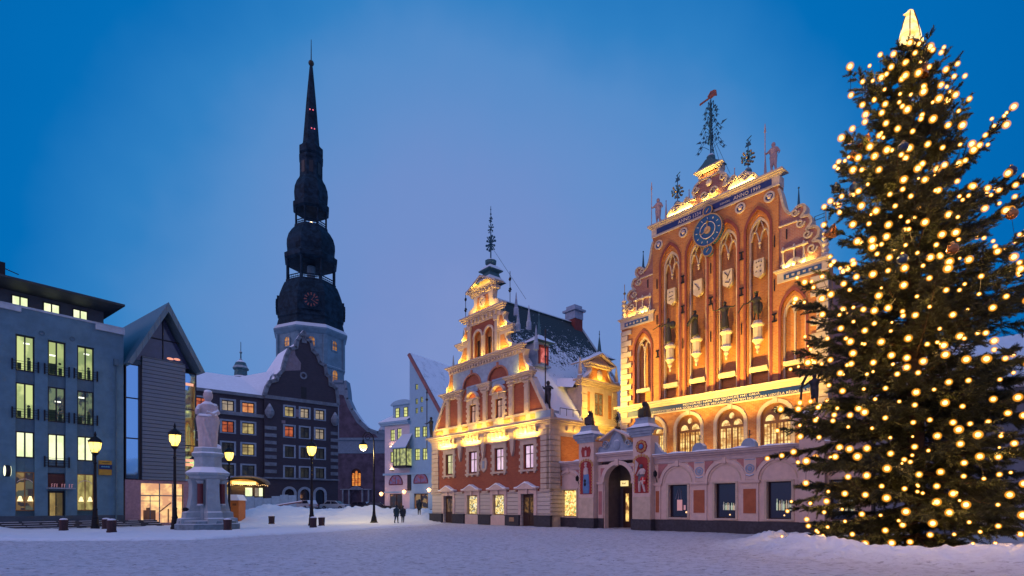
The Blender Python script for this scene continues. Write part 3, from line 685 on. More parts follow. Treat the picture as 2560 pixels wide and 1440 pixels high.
for k in range(10):
    z = 25.7+k*.32; wdt = .82*(1-k/15)*(.8+.3*math.sin(k*1.7+1))
    for a in (0, PI/2, PI, 3*PI/2):
        ca, sa = math.cos(a+.3), math.sin(a+.3); pts = []
        for i in range(11):
            t = i/10; rr = wdt*(.15+.85*math.sin(t*PI*.75)); zz = z+.42*math.sin(t*2*PI)*.6+t*.2
            pts.append((7.32+rr*ca*(1-.5*max(0, t-.7)), .15+rr*sa*(1-.5*max(0, t-.7)), zz))
        fl.tube(pts, .018, 4)
        for t_ in (3, 6, 8): fl.plate([[(pts[t_][0]-.07, pts[t_][2]), (pts[t_][0], pts[t_][2]-.06), (pts[t_][0]+.07, pts[t_][2]), (pts[t_][0], pts[t_][2]+.1)]], pts[t_][1]-.01, pts[t_][1]+.01)
        q_ = pts[7]; sp_ = [(q_[0]+.13*math.cos(b_)*(1-b_/9)*ca, q_[1]+.13*math.cos(b_)*(1-b_/9)*sa, q_[2]+.13*math.sin(b_)*(1-b_/9)) for b_ in np.linspace(0, 6, 9)]; fl.tube(sp_, .014, 4)
for dx, z in ((1.15, 27.1), (-1.1, 26.5), (-.6, 27.5), (.5, 28.3), (-.45, 28.3)):
    fl.tube([(7.32, .15, z-.1), (7.32+dx*.7, .15, z)], .015, 4).plate([[(7.32+dx*.65, z-.08), (7.32+dx, z+.08), (7.32+dx*.7, z+.12)]], .14, .16)
fl.build('vane_filigree', M['irongreen'], B)
MB().ball((7.35, .15, 29.3), .22, 10, 7, (1.2, .35, .8)).ball((7.05, .15, 29.2), .12, 8, 6, (1.6, .4, .6)).plate([[(7.4, 29.25), (7.75, 29.1), (7.7, 29.5), (7.55, 29.6), (7.3, 29.6)]], .12, .18).plate([[(6.5, 29.08), (7.0, 29.15), (7.0, 29.25), (6.5, 29.2)]], .12, .18).tube([(7.1, .15, 29.35), (7.35, .15, 29.62)], .05).build('weather_vane', mat('copper_vane', (.22, .07, .05), .5, .4), B)
MB().tube([(7.32, .15, 26.8), (7.9, .4, 24.4)], .012, 4).tube([(7.32, .15, 26.9), (8.3, .9, 23.9)], .012, 4).tube([(7.32, .15, 26.6), (7.6, .5, 24.4)], .012, 4).build('guy_wire', M['iron'], B)
for x in (4.75, 9.85):                                           # flower ball vanes left and right of the top
    pot = MB().lathe([(.1, 22.85), (.2, 22.95), (.24, 23.1), (.16, 23.25), (.06, 23.3)], x, .2, 10).build('urn', M['verdigris'], B)
    st = MB().tube([(x, .2, 23.2), (x, .2, 25.1)], .025)
    st.build('vane_pole', M['iron'], pot)
    bl = MB(); lv = MB()
    for i in range(34):
        th = i*2.4; ph = math.acos(1-2*(i+.5)/34); r_ = .40
        p_ = (x+r_*math.sin(ph)*math.cos(th), .2+r_*math.sin(ph)*math.sin(th), 23.95+r_*math.cos(ph))
        (bl if i % 2 else lv).ball(p_, .075 if i % 2 else .06, 6, 5); lv.tube([(x, .2, 23.95), p_], .014, 4)
    bl.build('gilded_flower', M['gold'], pot); lv.build('leaf_ball', M['irongreen'], pot)
    MB().plate([[(x-.2, 24.7), (x+.2, 24.7), (x+.12, 24.95), (x+.2, 25.05), (x, 24.9), (x-.16, 25.0), (x-.1, 24.85)]], .18, .22).tube([(x-.1, .2, 25.1), (x+.22, .2, 25.28)], .03).build('ship_vane', M['irongreen'], pot)
for x in (3.75, 10.9, 5.6, 8.9): MB().lathe([(.17, 22.19), (.17, 22.4), (.1, 22.5), (.02, 23.7)], x, .3, 8).ball((x, .3, 23.75), .05, 6, 5).build('obelisk', M['pink'], B)
for x in (3.3, 11.3): MB().lathe([(.12, 22.19), (.05, 22.3), (.14, 22.45), (.05, 22.6)], x, .3, 8).build('ball_finial', M['pink'], B)
# steep roof behind, side walls
WD = 26
rf = MB(); rf.v = [(.3, .7, 15.2), (WB-.3, .7, 15.2), (AX, .7, 22.0), (.3, WD, 15.2), (WB-.3, WD, 15.2), (AX, WD, 22.0)]; rf.f = [(0, 2, 1), (0, 3, 5, 2), (1, 2, 5, 4), (3, 4, 5), (0, 1, 4, 3)]
rf.build('roof', snowroof('blue_slate', (.03, .10, .16), .95, 1.1, None, 1.2, 9, .4), B)
MB().box(0, .5, .7, WD, 0, 15.2).box(WB-.5, WB, .7, WD, 0, 15.2).box(.5, WB-.5, WD-.5, WD, 0, 15.2).build('side_wall', M['pinkbrick'], B)
sg = MB().plate([[(.7, 12.0), (2.4, 12.0), (2.4, 12.6), (2.0, 13.0), (2.15, 13.6), (1.7, 14.1), (1.2, 14.3), (.7, 14.6)]], -.5, 0, 'x'); sg.build('side_scroll', M['pinkbrick'], B)
MB().lathe([(.2, 13.4), (.28, 13.6), (.12, 13.75), (.2, 13.9), (.02, 14.7)], -.25, 1.6, 8).build('finial', M['verdigris'], B)
# lights of the hall
aim(B, (-2.6, -3.7, 8.5), (4.0, 0, 11.5), 11000, .12, angle=80, blend=1.0)
aim(B, (2.6, -2.9, 5.9), (3.6, 0, 11.5), 4200, .12, angle=84, blend=1.0)
for x in (6.7, 9.9, 13.0): aim(B, (x, -3.1, 5.7), (x+.2, 0, 12.3), 5400 if x < 12 else 3600, .12, angle=84, blend=1.0)
for x in (1.5, 4.3, 7.3, 10.2, 13.1): wash(B, (x, -1.1, 5.2), (R(155), 0, 0), .5, 22, sy=.2)
for x in (.9, 2.0, 12.5, 13.5): wash(B, (x, -.10, 16.04), (R(165), 0, 0), .6, 28, sy=.08)
wash(B, (5.2, -.19, 22.25), (R(160), 0, 0), 2.0, 80, sy=.06); wash(B, (9.6, -.19, 22.25), (R(160), 0, 0), 1.6, 60, sy=.06); wash(B, (7.4, -.19, 22.25), (R(160), 0, 0), 1.2, 30, sy=.06)
wash(B, (7.32, -.35, 23.82), (R(175), 0, 0), 1.0, 22, sy=.06)
# statues on the consoles and corner knights: things of their own
def statue(name, label, fb, fr_, x, y, z, m=None, group=None, extra=None, rz=0, vox=.05):
    t = thing(name, label, 'statue', fr_.w(x, y, z), fr_.a+rz, group)
    mobj('body', remesh(fb, vox, 2), m or M['bronze'], t)
    if extra: extra.build('attribute', m or M['bronze'], t)
    return t
g = 'statues on the guild hall consoles'
statue('bronze_statue', 'bronze sea god statue with a staff held out sideways, leftmost of the four consoles', figure(1.75, ((-.38, -.12, .72), (.17, -.16, .58)), True), FB, 4.28, -.22, 13.25, group=g, extra=MB().tube([(-1.15, -.2, 1.15), (-.3, -.2, 1.42)], .03).ball((.3, 0, 1.2), .28, 8, 6, (1, .5, 1)))
statue('bronze_statue', 'compact bronze woman statue hugging a bundle to her side, second console', figure(1.75, ((-.2, -.16, .55), (.06, -.2, .66))), FB, 6.35, -.22, 13.25, group=g, extra=MB().tube([(-.45, -.2, .75), (.12, -.3, 1.25)], .09).tube([(-.3, -.25, .8), (-.5, -.2, .95)], .05))
statue('bronze_statue', 'bronze statue raising a torch and leaning on a staff, third console', figure(1.75, ((-.42, -.1, .76), (.42, -.05, .74))), FB, 8.5, -.22, 13.25, group=g, extra=MB().tube([(-.75, -.15, 1.35), (-.78, -.15, 1.75)], .03).tube([(.4, -.2, 1.3), (.15, -.25, .15)], .025))
statue('bronze_statue', 'bronze messenger statue with arm reaching down holding a wand, rightmost console', figure(1.75, ((-.36, -.2, .62), (.18, -.12, .66)), False), FB, 10.57, -.22, 13.25, group=g, extra=MB().tube([(-.6, -.35, 1.15), (-1.0, -.4, .62)], .04).ball((0, 0, 1.75), .13, 8, 6, (1.3, 1.1, .5)).ball((.15, .12, .8), .3, 8, 6, (.7, .4, 1.3)))
M['pale'] = mat('pale_painted_figure', (.42, .27, .24), .7)
g = 'knights on the guild hall corners'
for x, lb in ((3.15, 'slender pale knight statue with lance on the lower looking corner beside the small ball vane'), (11.45, 'pale knight statue with tall halberd on the gable corner nearest the christmas tree')):
    statue('knight_statue', lb, figure(1.95, ((-.22, -.12, .72), (.2, -.08, .55)), False), FB, x, .2, 22.19, M['pale'], g, MB().tube([(-.43, -.2, 0), (-.43, -.2, 3.2)], .028).plate([[(-.5, 2.7), (-.36, 2.7), (-.43, 3.3)]], -.21, -.19))

# ------------------------------------------------------------------ ARCADE with the gate in front of the hall
FA = Fr(FB.w(0, -3)[:2], -48.52)
A = thing('arcade_wing', 'low pale arcade with gate arch and painted pillars before the brick hall', 'building', FA.w(0, 0), FA.a)
PIN = 17.6
arches = [(-2.75, 1.17, 3.08), (6.75, 1.12, 3.12), (9.95, 1.12, 3.12), (13.1, 1.12, 3.12), (16.3, 1.05, 3.12)]
wins = [(-3.47, -1.95, .80, 2.88), (6.08, 7.45, .88, 3.0), (9.3, 10.62, .88, 3.0), (12.45, 13.8, .88, 3.0), (15.7, 16.9, .88, 3.0)]
wl = MB().plate([rect(-4.6, PIN, 0, 4.62)]+[rect(*w_) for w_ in wins]+[rarch(1.98, 1.22, 0, 3.35)], 0, .45)
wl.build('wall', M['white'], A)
pl = MB()
for a, b in ((-4.6, .70), (3.26, PIN)): pl.box(a, b, -.12, 0, 0, .74)
pl.build('plinth', M['plinth'], A)
sh1_ = shop('souvenir_shop', 1.3, [(1, .7, .2), (1, .8, .35), (.35, .4, .12), (.9, .5, .1), (1, .75, .25), (.6, .25, .06)], 8.0)
sh2_ = shop('dim_shop', .35, [(.02, .02, .05), (.03, .02, .03), (.25, .05, .04), (.05, .04, .06), (.02, .02, .04), (.3, .25, .15), (.02, .03, .06)], 3.5)
sh3_ = shop('glass_shop', .42, [(.02, .02, .05), (.02, .03, .07), (.02, .02, .03), (.3, .8, .5), (.03, .03, .05), (.02, .02, .04), (.9, .8, .4), (.02, .03, .06)], 4.2)
M['ink'] = mat('dark_shop_interior', (.012, .012, .03), .12, bump=0, spec=.7)
GL = [glow('display_%d' % i, c_, e_) for i, (c_, e_) in enumerate((((.45, .8, .5), .36), ((.7, .55, .2), .3), ((.2, .4, .35), .2), ((.7, .05, .05), .25), ((1, .55, .2), 1.6)))]
for wi, ((a, b, c, d), gl) in enumerate(zip(wins, (sh1_, M['ink'], M['ink'], M['ink'], M['ink']))):
    w_ = window(A, a, b, c, d, .22, gl, M['darkwood'], 1, 1, .06)
    if wi == 0: continue
    w2 = b-a
    if wi == 1:
        MB().box(a+.35*w2, a+.62*w2, .23, .25, c+.45, c+1.15).box(a+.7*w2, a+.8*w2, .23, .25, c+.5, c+.8).build('display', GL[3], w_)
        for q_ in (.25, .4, .55): MB().plate([[(a+q_*w2, c+1.2), (a+(q_+.03)*w2, c+1.2), (a+(.5+.3*(q_-.4))*w2, d-.1)]], .23, .24).build('curtain', mat('grey_curtain', (.25, .22, .25), .8), w_)
        MB().ball((b-.2, .2, c+.35), .06, 8, 6).build('candle_lamp', GL[4], w_)
    else:
        for q_ in range(7):
            x_ = a+w2*(.36+.09*q_+.02*(q_*q_ % 3)); h_ = (.50, .42, .46, .40, .44, .42, .36)[q_]*(1 if wi == 2 else 1.3)
            MB().lathe([(.045, c+.5), (.05, c+.5+h_*.6), (.02, c+.5+h_*.75), (.02, c+.5+h_)], x_, .20, 8).build('bottle', GL[(q_+wi) % 3], w_)
        MB().ball((a+.65*w2, .2, c+.22), .045, 8, 6).build('candle_lamp', GL[4], w_)
for i, (c, r_, zs) in enumerate(arches):
    MB().ring(c, zs, r_, r_+.2, -.09, .02, 26, 0, PI).box(c-.11, c+.11, -.15, .02, zs+r_-.05, zs+r_+.3).build('arch_moulding', M['white'], A)
    MB().ring(c, zs, r_-.16, r_-.11, -.03, .02, 26, 0, PI).build('inner_arch', M['cream'], A)
for a, b, c, d in wins: MB().box(a-.14, a, -.05, .02, .78, d+.05).box(b, b+.14, -.05, .02, .78, d+.05).box(a-.14, b+.14, -.05, .02, d, d+.1).box(a-.05, b+.05, -.10, .3, c-.1, c-.01).build('window_surround', M['cream'], A)
# spandrel panels (flat plaster between the arches)
def spandrel(c0, r0, z0, c1, r1, z1, x0, x1):
    top = 4.35; a = [(x0, top), (x0, zs0(x0, c0, r0, z0))]; pts = [(x, zs0(x, c0, r0, z0)) for x in np.linspace(x0, x1, 9)]
    return [(x0, top)]+pts+[(x1, top)]
def zs0(x, c, r_, zs): return zs+math.sqrt(max(0, (r_+.26)**2-(x-c)**2))
for (c, r_, zs) in arches+[(1.98, 1.24, 3.35)]:
    for sd in (-1, 1):
        xs = np.linspace(c+sd*.16, c+sd*(r_+.22), 9); pts = [(float(x), zs0(x, c, r_, zs)+.02) for x in xs if zs0(x, c, r_, zs) < 4.36]
        if c == 1.98: pts = [p_ for p_ in pts]
        pts = [(float(x), z) for x, z in pts]; poly = [(pts[0][0], 4.38)]+pts+[(c+sd*(r_+.32), pts[-1][1]), (c+sd*(r_+.32), 4.38)]
        MB().plate([poly], -.035, .01).build('spandrel_panel', M['pinkpanel'], A)
# piers with capitals and red panels
for x0, x1 in ((-4.5, -4.05), (-1.62, -1.3), (5.05, 5.5), (7.78, 8.8), (10.98, 12.0), (14.2, 15.1)):
    p = MB().box(x0, x1, -.07, .0, .74, 2.95).box(x0-.07, x1+.07, -.14, .01, 2.95, 3.0).box(x0-.1, x1+.1, -.18, .01, 3.0, 3.12).build('pier', M['white'], A)
    if x1-x0 > .6: MB().box(x0+.14, x1-.14, -.095, -.068, 1.2, 2.62).build('pier_panel', M['redpl'], p)
    elif x1-x0 > .4: MB().box(x0+.10, x1-.10, -.095, -.068, 1.2, 2.62).build('pier_panel', M['redpl'], p)
for x in (8.3, 11.5, 14.7):
    c = MB().box(x-.36, x+.36, -.06, .01, 3.15, 4.42).build('cartouche', M['white'], A)
    MB().ring(x, 3.8, .2, .27, -.1, -.05, 18).ball((x, -.07, 3.8), .15, 8, 6, (1, .4, 1.1)).box(x-.3, x+.3, -.09, -.05, 4.3, 4.36).tube([(x-.22, -.08, 3.45), (x, -.1, 3.38), (x+.22, -.08, 3.45)], .04).build('relief', M['bluegrey'], c)
e = MB()
for a, b in ((-4.62, -1.27), (5.02, PIN)):
    e.box(a, b, -.08, .45, 4.42, 4.62); cornice(e, a+.001, b-.001, 0, 4.62, 5.0, .34, False)
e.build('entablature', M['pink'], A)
sn = MB()
for a, b in ((-4.62, -1.3), (5.05, PIN)):
    n = 24; xs = np.linspace(a, b, n)
    for i in range(n-1): h0, h1 = (5.06+.05*math.sin(xs[i]*3)+.03*math.sin(xs[i]*7), 5.06+.05*math.sin(xs[i+1]*3)+.03*math.sin(xs[i+1]*7)); sn.add([(xs[i], -.40, 5.0), (xs[i+1], -.40, 5.0), (xs[i+1], -.36, h1), (xs[i], -.36, h0), (xs[i], .9, h0+.06), (xs[i+1], .9, h1+.06)], [(0, 1, 2, 3), (3, 2, 5, 4)])
sn.build('snow_cover', M['snow'], A)
for x in (8.35, 11.5): cr_ = MB().plate([[(x+.42*math.cos(PI*i/10), 5.05+.5*math.sin(PI*i/10)) for i in range(11)]], -.3, .1).build('crest', M['bluegrey'], A); MB().box(x-.02, x+.02, -.12, -.08, 5.5, 5.95).box(x-.12, x+.12, -.12, -.08, 5.72, 5.76).ball((x, -.1, 5.98), .05, 6, 5).build('cross', M['bronze'], cr_)
MB().box(-4.6, -1.3, .45, 3.0, 0, 4.98).box(3.7, PIN, .45, 2.98, 0, 4.98).box(-1.3, 3.7, 2.2, 2.95, 0, 5.2).box(-1.3, 3.7, .45, 2.2, 4.75, 5.3).box(-1.3, .5, .45, 2.2, 0, 4.75).box(3.45, 3.7, .45, 2.2, 0, 4.75).build('core', M['dark'] if 'dark' in M else mat('passage_wall', (.13, .10, .11), .9, snow=True), A)
# portal
MB().ring(1.98, 3.35, 1.22, 1.5, -.12, .02, 28, 0, PI).box(1.98-.13, 1.98+.13, -.2, .02, 4.5, 4.95).build('portal_arch', M['white'], A)
for x0, x1 in ((.22, .68), (3.28, 3.62)):
    p = MB().box(x0, x1, -.1, .0, .0, 3.2).box(x0-.06, x1+.06, -.2, .01, 3.2, 3.38).build('portal_pier', M['white'], A)
    MB().box(x0+.08, x1-.08, -.12, -.098, 1.0, 2.7).build('pier_panel', M['pinkpanel'], p)
d = MB().box(1.0, 2.5, 1.9, 2.0, 0, 3.0).build('door', M['darkwood'], A)
MB().box(1.25, 1.5, 1.86, 1.899, .5, 2.55).build('pane', lit('lit_entrance', (1, .62, .18), 1.5, (.15, .06, .02), 3.0, .6), d)
MB().box(.95, 1.6, 1.62, 1.72, 3.1, 3.5).build('lit_sign', glow('lit_sign', (1, .75, .25), 1.0), A)
MB().tube([(1.12, 1.6, 3.36), (1.2, 1.6, 3.24), (1.28, 1.6, 3.33), (1.36, 1.6, 3.24), (1.44, 1.6, 3.36)], .025, 4).build('sign_emblem', M['iron'], A)
e = MB(); e.box(.15, 3.62, -.1, .45, 4.85, 5.05); cornice(e, .16, 3.61, 0, 5.05, 5.42, .25, False); e.build('gate_entablature', M['pink'], A)
MB().box(.15, 3.62, -.28, .5, 5.42, 5.5).build('snow_cover', M['snow'], A)
# crest above the gate
cm = MB()
prof = curve_pts([(.3, 5.5), (.5, 5.9), (.95, 5.75), (1.3, 6.0), (1.6, 6.6), (1.95, 6.9), (2.3, 6.6), (2.6, 6.0), (2.95, 5.75), (3.4, 5.9), (3.55, 5.5)], 4)
cm.plate([prof], -.12, .2); strip(cm, prof, .1, -.18, .22)
scroll(cm, .95, 6.05, .28, -.2, .0, .09, 1, 1.3); scroll(cm, 2.95, 6.05, .28, -.2, .0, .09, -1, 1.3)
cm.ball((1.95, -.12, 5.95), .34, 12, 8, (1, .5, 1.15)); cm.build('gate_crest', M['bluegrey'], A)
rp_ = MB()
for sd in (-1, 1): rp_.add([(1.95, -.45, 7.1), (1.95, .35, 7.1), (1.95+sd*1.35, .35, 6.45), (1.95+sd*1.35, -.45, 6.45), (1.95, -.45, 6.98), (1.95, .35, 6.98), (1.95+sd*1.35, .35, 6.33), (1.95+sd*1.35, -.45, 6.33)], [(0, 1, 2, 3), (4, 7, 6, 5), (0, 3, 7, 4), (1, 5, 6, 2), (3, 2, 6, 7)])
rp_.build('crest_roof', M['white'], A)
fn = MB().lathe([(.25, 7.05), (.2, 7.2), (.08, 7.28)], 1.95, -.05, 8).tube([(1.95, -.05, 7.2), (1.95, -.05, 8.5)], .03)
for k in range(7):
    a = k*PI/7
    for s_ in (-1, 1): fn.tube([(1.95, -.05, 7.85), (1.95+.34*math.cos(a)*s_, -.05, 7.85+.34*math.sin(a)*s_)], .025, 4)
fn.ball((1.95, -.05, 7.85), .12, 8, 6).build('iron_finial', M['iron'], A)
# pillars
M['red'] = mat('dark_red_paint', (.30, .03, .03), .6); M['flesh'] = mat('pale_relief', (.55, .42, .38), .7); M['robe'] = mat('blue_robe', (.09, .19, .36), .7)
M['goldpaint'] = mat('ochre_relief', (.50, .27, .10), .6); M['grey'] = mat('grey_relief', (.11, .11, .13), .6)
for k, (x0, x1) in enumerate(((-1.27, .15), (3.62, 5.02))):
    c = (x0+x1)/2; y0 = -.5
    p = MB().box(x0, x1, y0, .45, .74, 6.35).box(x0+.04, x1-.04, y0-.04, .4, 2.25, 2.4).build('gate_pillar', M['white'], A)
    MB().box(x0-.1, x1+.1, y0-.12, .45, 0, .74).build('pillar_plinth', M['plinth'], p)
    cp = MB(); cornice(cp, x0, x1, y0, 6.3, 6.8, .3); cp.box(x0-.3, x1+.3, y0-.3, .55, 6.8, 6.87)
    n = 7; prof = [(.98-.1*0, 6.87), (.75, 6.98), (.58, 7.15), (.48, 7.4), (.5, 7.42), (.52, 7.55), (.3, 7.6)]
    for (r0, z0), (r1, z1) in zip(prof[:-1], prof[1:]):
        cy = -.02; cp.add([(c-r0, cy-r0, z0), (c+r0, cy-r0, z0), (c+r0, cy+r0*.6, z0), (c-r0, cy+r0*.6, z0), (c-r1, cy-r1, z1), (c+r1, cy-r1, z1), (c+r1, cy+r1*.6, z1), (c-r1, cy+r1*.6, z1)], [(0, 1, 5, 4), (1, 2, 6, 5), (2, 3, 7, 6), (3, 0, 4, 7)])
    cp.box(c-.3, c+.3, -.32, .2, 7.55, 7.6); cp.build('pillar_cap', M['bluegrey'], p)
    MB().box(x0, x1, y0-.03, y0, .74, 2.25).build('tablet', M['cream'], p)
    pn = MB().plate([[(x0+.14, 2.5), (x1-.14, 2.5), (x1-.14, 4.6)]+[(c+(x1-.14-c)*math.cos(PI*i/8), 4.6+.35*math.sin(PI*i/8)) for i in range(1, 8)]+[(x0+.14, 4.6)]], y0-.03, y0).build('painted_panel', M['red'], p)
    gd = MB()
    for i in range(10):
        for s_ in (-1, 1): gd.ball((c+s_*(x1-c-.14), y0-.03, 2.65+i*.21), .07, 6, 4, (1, .4, 1))
    for i in range(9): gd.ball((c+(x1-.1-c)*math.cos(PI*i/8), y0-.03, 4.62+.42*math.sin(PI*i/8)), .1, 6, 4, (1, .4, 1))
    gd.build('panel_border', M['goldpaint'], pn)
    if k == 0:
        MB().lathe([(.30, 2.55), (.34, 3.0), (.3, 3.5), (.26, 3.95), (.2, 4.0)], c+.02, y0-.02, 12, 0, .35).build('blue_robe', M['robe'], pn)
        MB().lathe([(.18, 3.9), (.26, 4.05), (.2, 4.4), (.08, 4.5)], c, y0-.04, 10, 0, .35).ball((c, y0-.06, 4.6), .11, 8, 6).tube([(c-.15, y0-.06, 4.2), (c+.25, y0-.1, 4.15), (c+.2, y0-.08, 4.4)], .06).lathe([(.08, 4.7), (.16, 4.82), (.1, 4.84)], c, y0-.05, 8, 0, .5).build('pale_figure', M['flesh'], pn)
        MB().plate([[(c-.06, 3.1), (c+.06, 3.1), (c+.1, 3.25), (c+.03, 3.35), (c+.1, 3.5), (c, 3.62), (c-.1, 3.5), (c-.03, 3.35), (c-.1, 3.25)]], y0-.16, y0-.13).build('dark_emblem', M['iron'], pn)
        MB().plate([[(c-.35, 5.25), (c+.35, 5.25), (c+.45, 5.7), (c+.35, 6.0), (c+.12, 5.92), (c, 6.05), (c-.12, 5.92), (c-.35, 6.0), (c-.45, 5.7)]], y0-.05, y0).build('shield', M['red'], p)
        MB().box(c-.07, c+.07, y0-.08, y0-.049, 5.3, 5.6).ball((c, y0-.06, 5.65), .08, 6, 5).build('shield_emblem', M['flesh'], p)
    else:
        MB().tube([(c-.12, y0-.06, 2.58), (c-.1, y0-.1, 3.0), (c-.05, y0-.1, 3.3)], [.07, .09, .12]).tube([(c+.3, y0-.06, 2.58), (c+.2, y0-.1, 3.0), (c+.1, y0-.1, 3.3)], [.07, .09, .12]).tube([(c-.3, y0-.06, 3.7), (c-.1, y0-.12, 3.95)], .07).build('pale_legs', M['flesh'], pn)
        MB().lathe([(.3, 3.15), (.24, 3.6), (.26, 4.0), (.1, 4.15)], c, y0-.03, 10, 0, .4).ball((c+.02, y0-.08, 4.3), .14, 8, 6).build('grey_knight', M['grey'], pn)
        MB().lathe([(.2, 3.75), (.28, 4.0), (.12, 4.15)], c+.1, y0-.07, 10, 0, .4).build('white_cloak', M['flesh'], pn)
        MB().plate([[(c-.5, 3.75), (c-.35, 4.0), (c-.2, 4.5), (c-.48, 4.75)]], y0-.08, y0-.05).build('banner', M['flesh'], pn)
        sl = MB().plate([[(c+.15, 3.0), (c+.42, 3.15), (c+.46, 3.5), (c+.15, 3.6), (c-.02, 3.4)]], y0-.18, y0-.15).build('red_shield', mat('bright_red_paint', (.5, .02, .02), .5), pn)
        MB().box(c+.2, c+.26, y0-.20, y0-.181, 3.1, 3.52).box(c+.05, c+.42, y0-.20, y0-.181, 3.28, 3.34).build('white_cross', M['white'], sl)
        r1 = MB().disc(c, 5.62, .46, y0-.06, y0, 8).build('rosette', M['red'], p)
        gg = MB()
        for i in range(12): a = 2*PI*i/12; gg.ball((c+.33*math.cos(a), y0-.07, 5.62+.33*math.sin(a)), .09, 6, 4, (1, .5, 1))
        gg.build('rosette_ring', M['goldpaint'], r1); MB().ball((c, y0-.08, 5.62), .17, 8, 6, (1, .5, 1)).build('rosette_centre', M['robe'], r1)
# scrolls joining pillars to the parapet
MB().plate([[(5.02, 5.05), (6.0, 5.05), (5.5, 5.25), (5.2, 5.7), (5.02, 5.9)]], .0, .3).plate([[(-1.27, 5.05), (-2.0, 5.05), (-1.6, 5.2), (-1.4, 5.45), (-1.27, 5.5)]], .0, .3).build('parapet_scroll', M['bluegrey'], A)
# far pillar by the tree
p = MB().box(14.35, 15.6, -.4, .45, .74, 6.1); cornice(p, 14.35, 15.6, -.4, 6.1, 6.5, .3); p.lathe([(.75, 6.5), (.6, 6.65), (.4, 6.9)], 14.97, 0, 8, PI/8); p.build('corner_pillar', M['white'], A)
for x, z in ((-1.62, 3.5), (5.22, 3.55)):
    MB().tube([(x, -.05, z-.35), (x, -.15, z-.1), (x+.05, -.35, z+.1), (x+.1, -.4, z+.45)], .03).lathe([(.09, z), (.14, z+.1), (.14, z+.3), (.05, z+.4)], x+.1, -.4, 6).build('wall_lantern', M['iron'], A)
# lions and a knight: things standing on the pillars
def lion(label, x, z, face, group):
    b = MB()
    b.lathe([(.26, 0), (.3, .12), (.27, .35), (.22, .6), (.2, .8)], 0, .05, 12, 0, 1.2)         # haunch and chest, sitting up
    b.ball((0, .12, .22), .26, 10, 7, (1, 1.3, .9)); b.ball((.0, -.10, .93), .17, 10, 7, (1, 1.15, 1)); b.ball((0, 0, .82), .23, 10, 7)
    b.ball((0, -.26, .88), .09, 8, 6); b.ball((-.12, -.05, 1.09), .05, 6, 5); b.ball((.12, -.05, 1.09), .05, 6, 5)
    for s_ in (-1, 1): b.tube([(s_*.14, -.12, .7), (s_*.16, -.28, .35), (s_*.16, -.33, .03)], [.09, .07, .08], 8); b.ball((s_*.16, -.38, .04), .08, 8, 6)
    t = thing('lion_statue', label, 'statue', FA.w(x, -.02, z), FA.a+face, group)
    mobj('body', remesh(b, .04, 2), M['iron2'], t)
    MB().plate([[(-.28, .05), (.28, .05), (.3, .55), (0, .62), (-.3, .55)]], -.46, -.41).build('shield', M['iron2'], t)
M['iron2'] = mat('black_bronze', (.03, .03, .035), .45, .4)
lion('black seated lion on the left gate pillar', -.56, 7.6, .3, 'lions on the gate pillars'); lion('black seated lion holding a shield on the right gate pillar', 4.32, 7.6, -.2, 'lions on the gate pillars')
statue('knight_statue', 'dark plumed knight statue on the corner pillar, half behind the christmas tree', figure(1.8, ((-.35, -.2, .6), (.3, -.1, .9)), False), FA, 14.97, 0, 6.88, M['iron2'], None, MB().tube([(-.6, -.3, .3), (-.55, -.2, 1.3), (-.35, -.1, 1.75), (-.5, -.1, 2.1)], .07))

# ------------------------------------------------------------------ CORNER HOUSE (red brick, stepped Renaissance gable)
FS = Fr((-7.928, 55.244), -49.5)
S = thing('corner_house', 'red brick corner house with stepped gable, pale carved trim and steep snowy roof', 'building', FS.w(0, 0), FS.a)
WS = 16.76; CX = 8.42
doors = [(2.12, 3.67), (13.45, 15.0)]; gw = [(5.95, 7.55), (9.75, 11.3)]; uw = [2.98, 6.78, 10.54, 14.28]
gf = MB().plate([rect(0, WS, 0, 2.8)]+[rect(a, b, .0, 2.6) for a, b in doors]+[rect(a, b, .86, 2.62) for a, b in gw], -.06, .4).build('ground_floor_wall', stripes('banded_stone', (.55, .47, .40), .33, depth=.05), S)
MB().plate([rect(0, WS, 2.8, 8.3)]+[rect(c-.6, c+.6, 4.66, 6.58) for c in uw], 0, .4).build('wall', M['brickred'], S)
pl = MB()
for a, b in ((-.25, 1.95), (3.8, 5.6), (7.8, 9.5), (11.55, 13.3), (15.15, WS+.2)): pl.box(a, b, -.25, .0, 0, .82).box(a-.04, b+.04, -.29, .0, .82, .9)
pl.build('plinth', M['plinth'], S)
MB().box(12.15, 12.75, -.28, -.251, .35, .7).build('plaque', mat('brass_plaque', (.4, .25, .15), .4, .5), S)
sh4_ = shop('gift_shop', 1.1, [(.9, .6, .15), (1, .75, .3), (.3, .25, .08), (.95, .7, .25), (.12, .08, .05), (.8, .8, .6)], 9.0)
for a, b in gw:
    window(S, a, b, .86, 2.62, .1, sh4_, M['wood'], 1, 1, .09)
    MB().box(a-.18, b+.18, -.2, .1, .0, .78).build('apron', M['white'], S)
for a, b in doors:
    d = MB().box(a, b, .15, .25, 0, 2.6).box(a+.1, (a+b)/2-.03, .11, .15, .15, .9).box((a+b)/2+.03, b-.1, .11, .15, .15, .9).build('door', M['darkwood'], S)
    MB().box(a+.2, (a+b)/2-.1, .13, .151, 1.1, 2.3).box((a+b)/2+.1, b-.2, .13, .151, 1.1, 2.3).build('pane', lit('dim_hallway', (.5, .25, .08), .35, (.02, .01, .01), 3, 1), d)
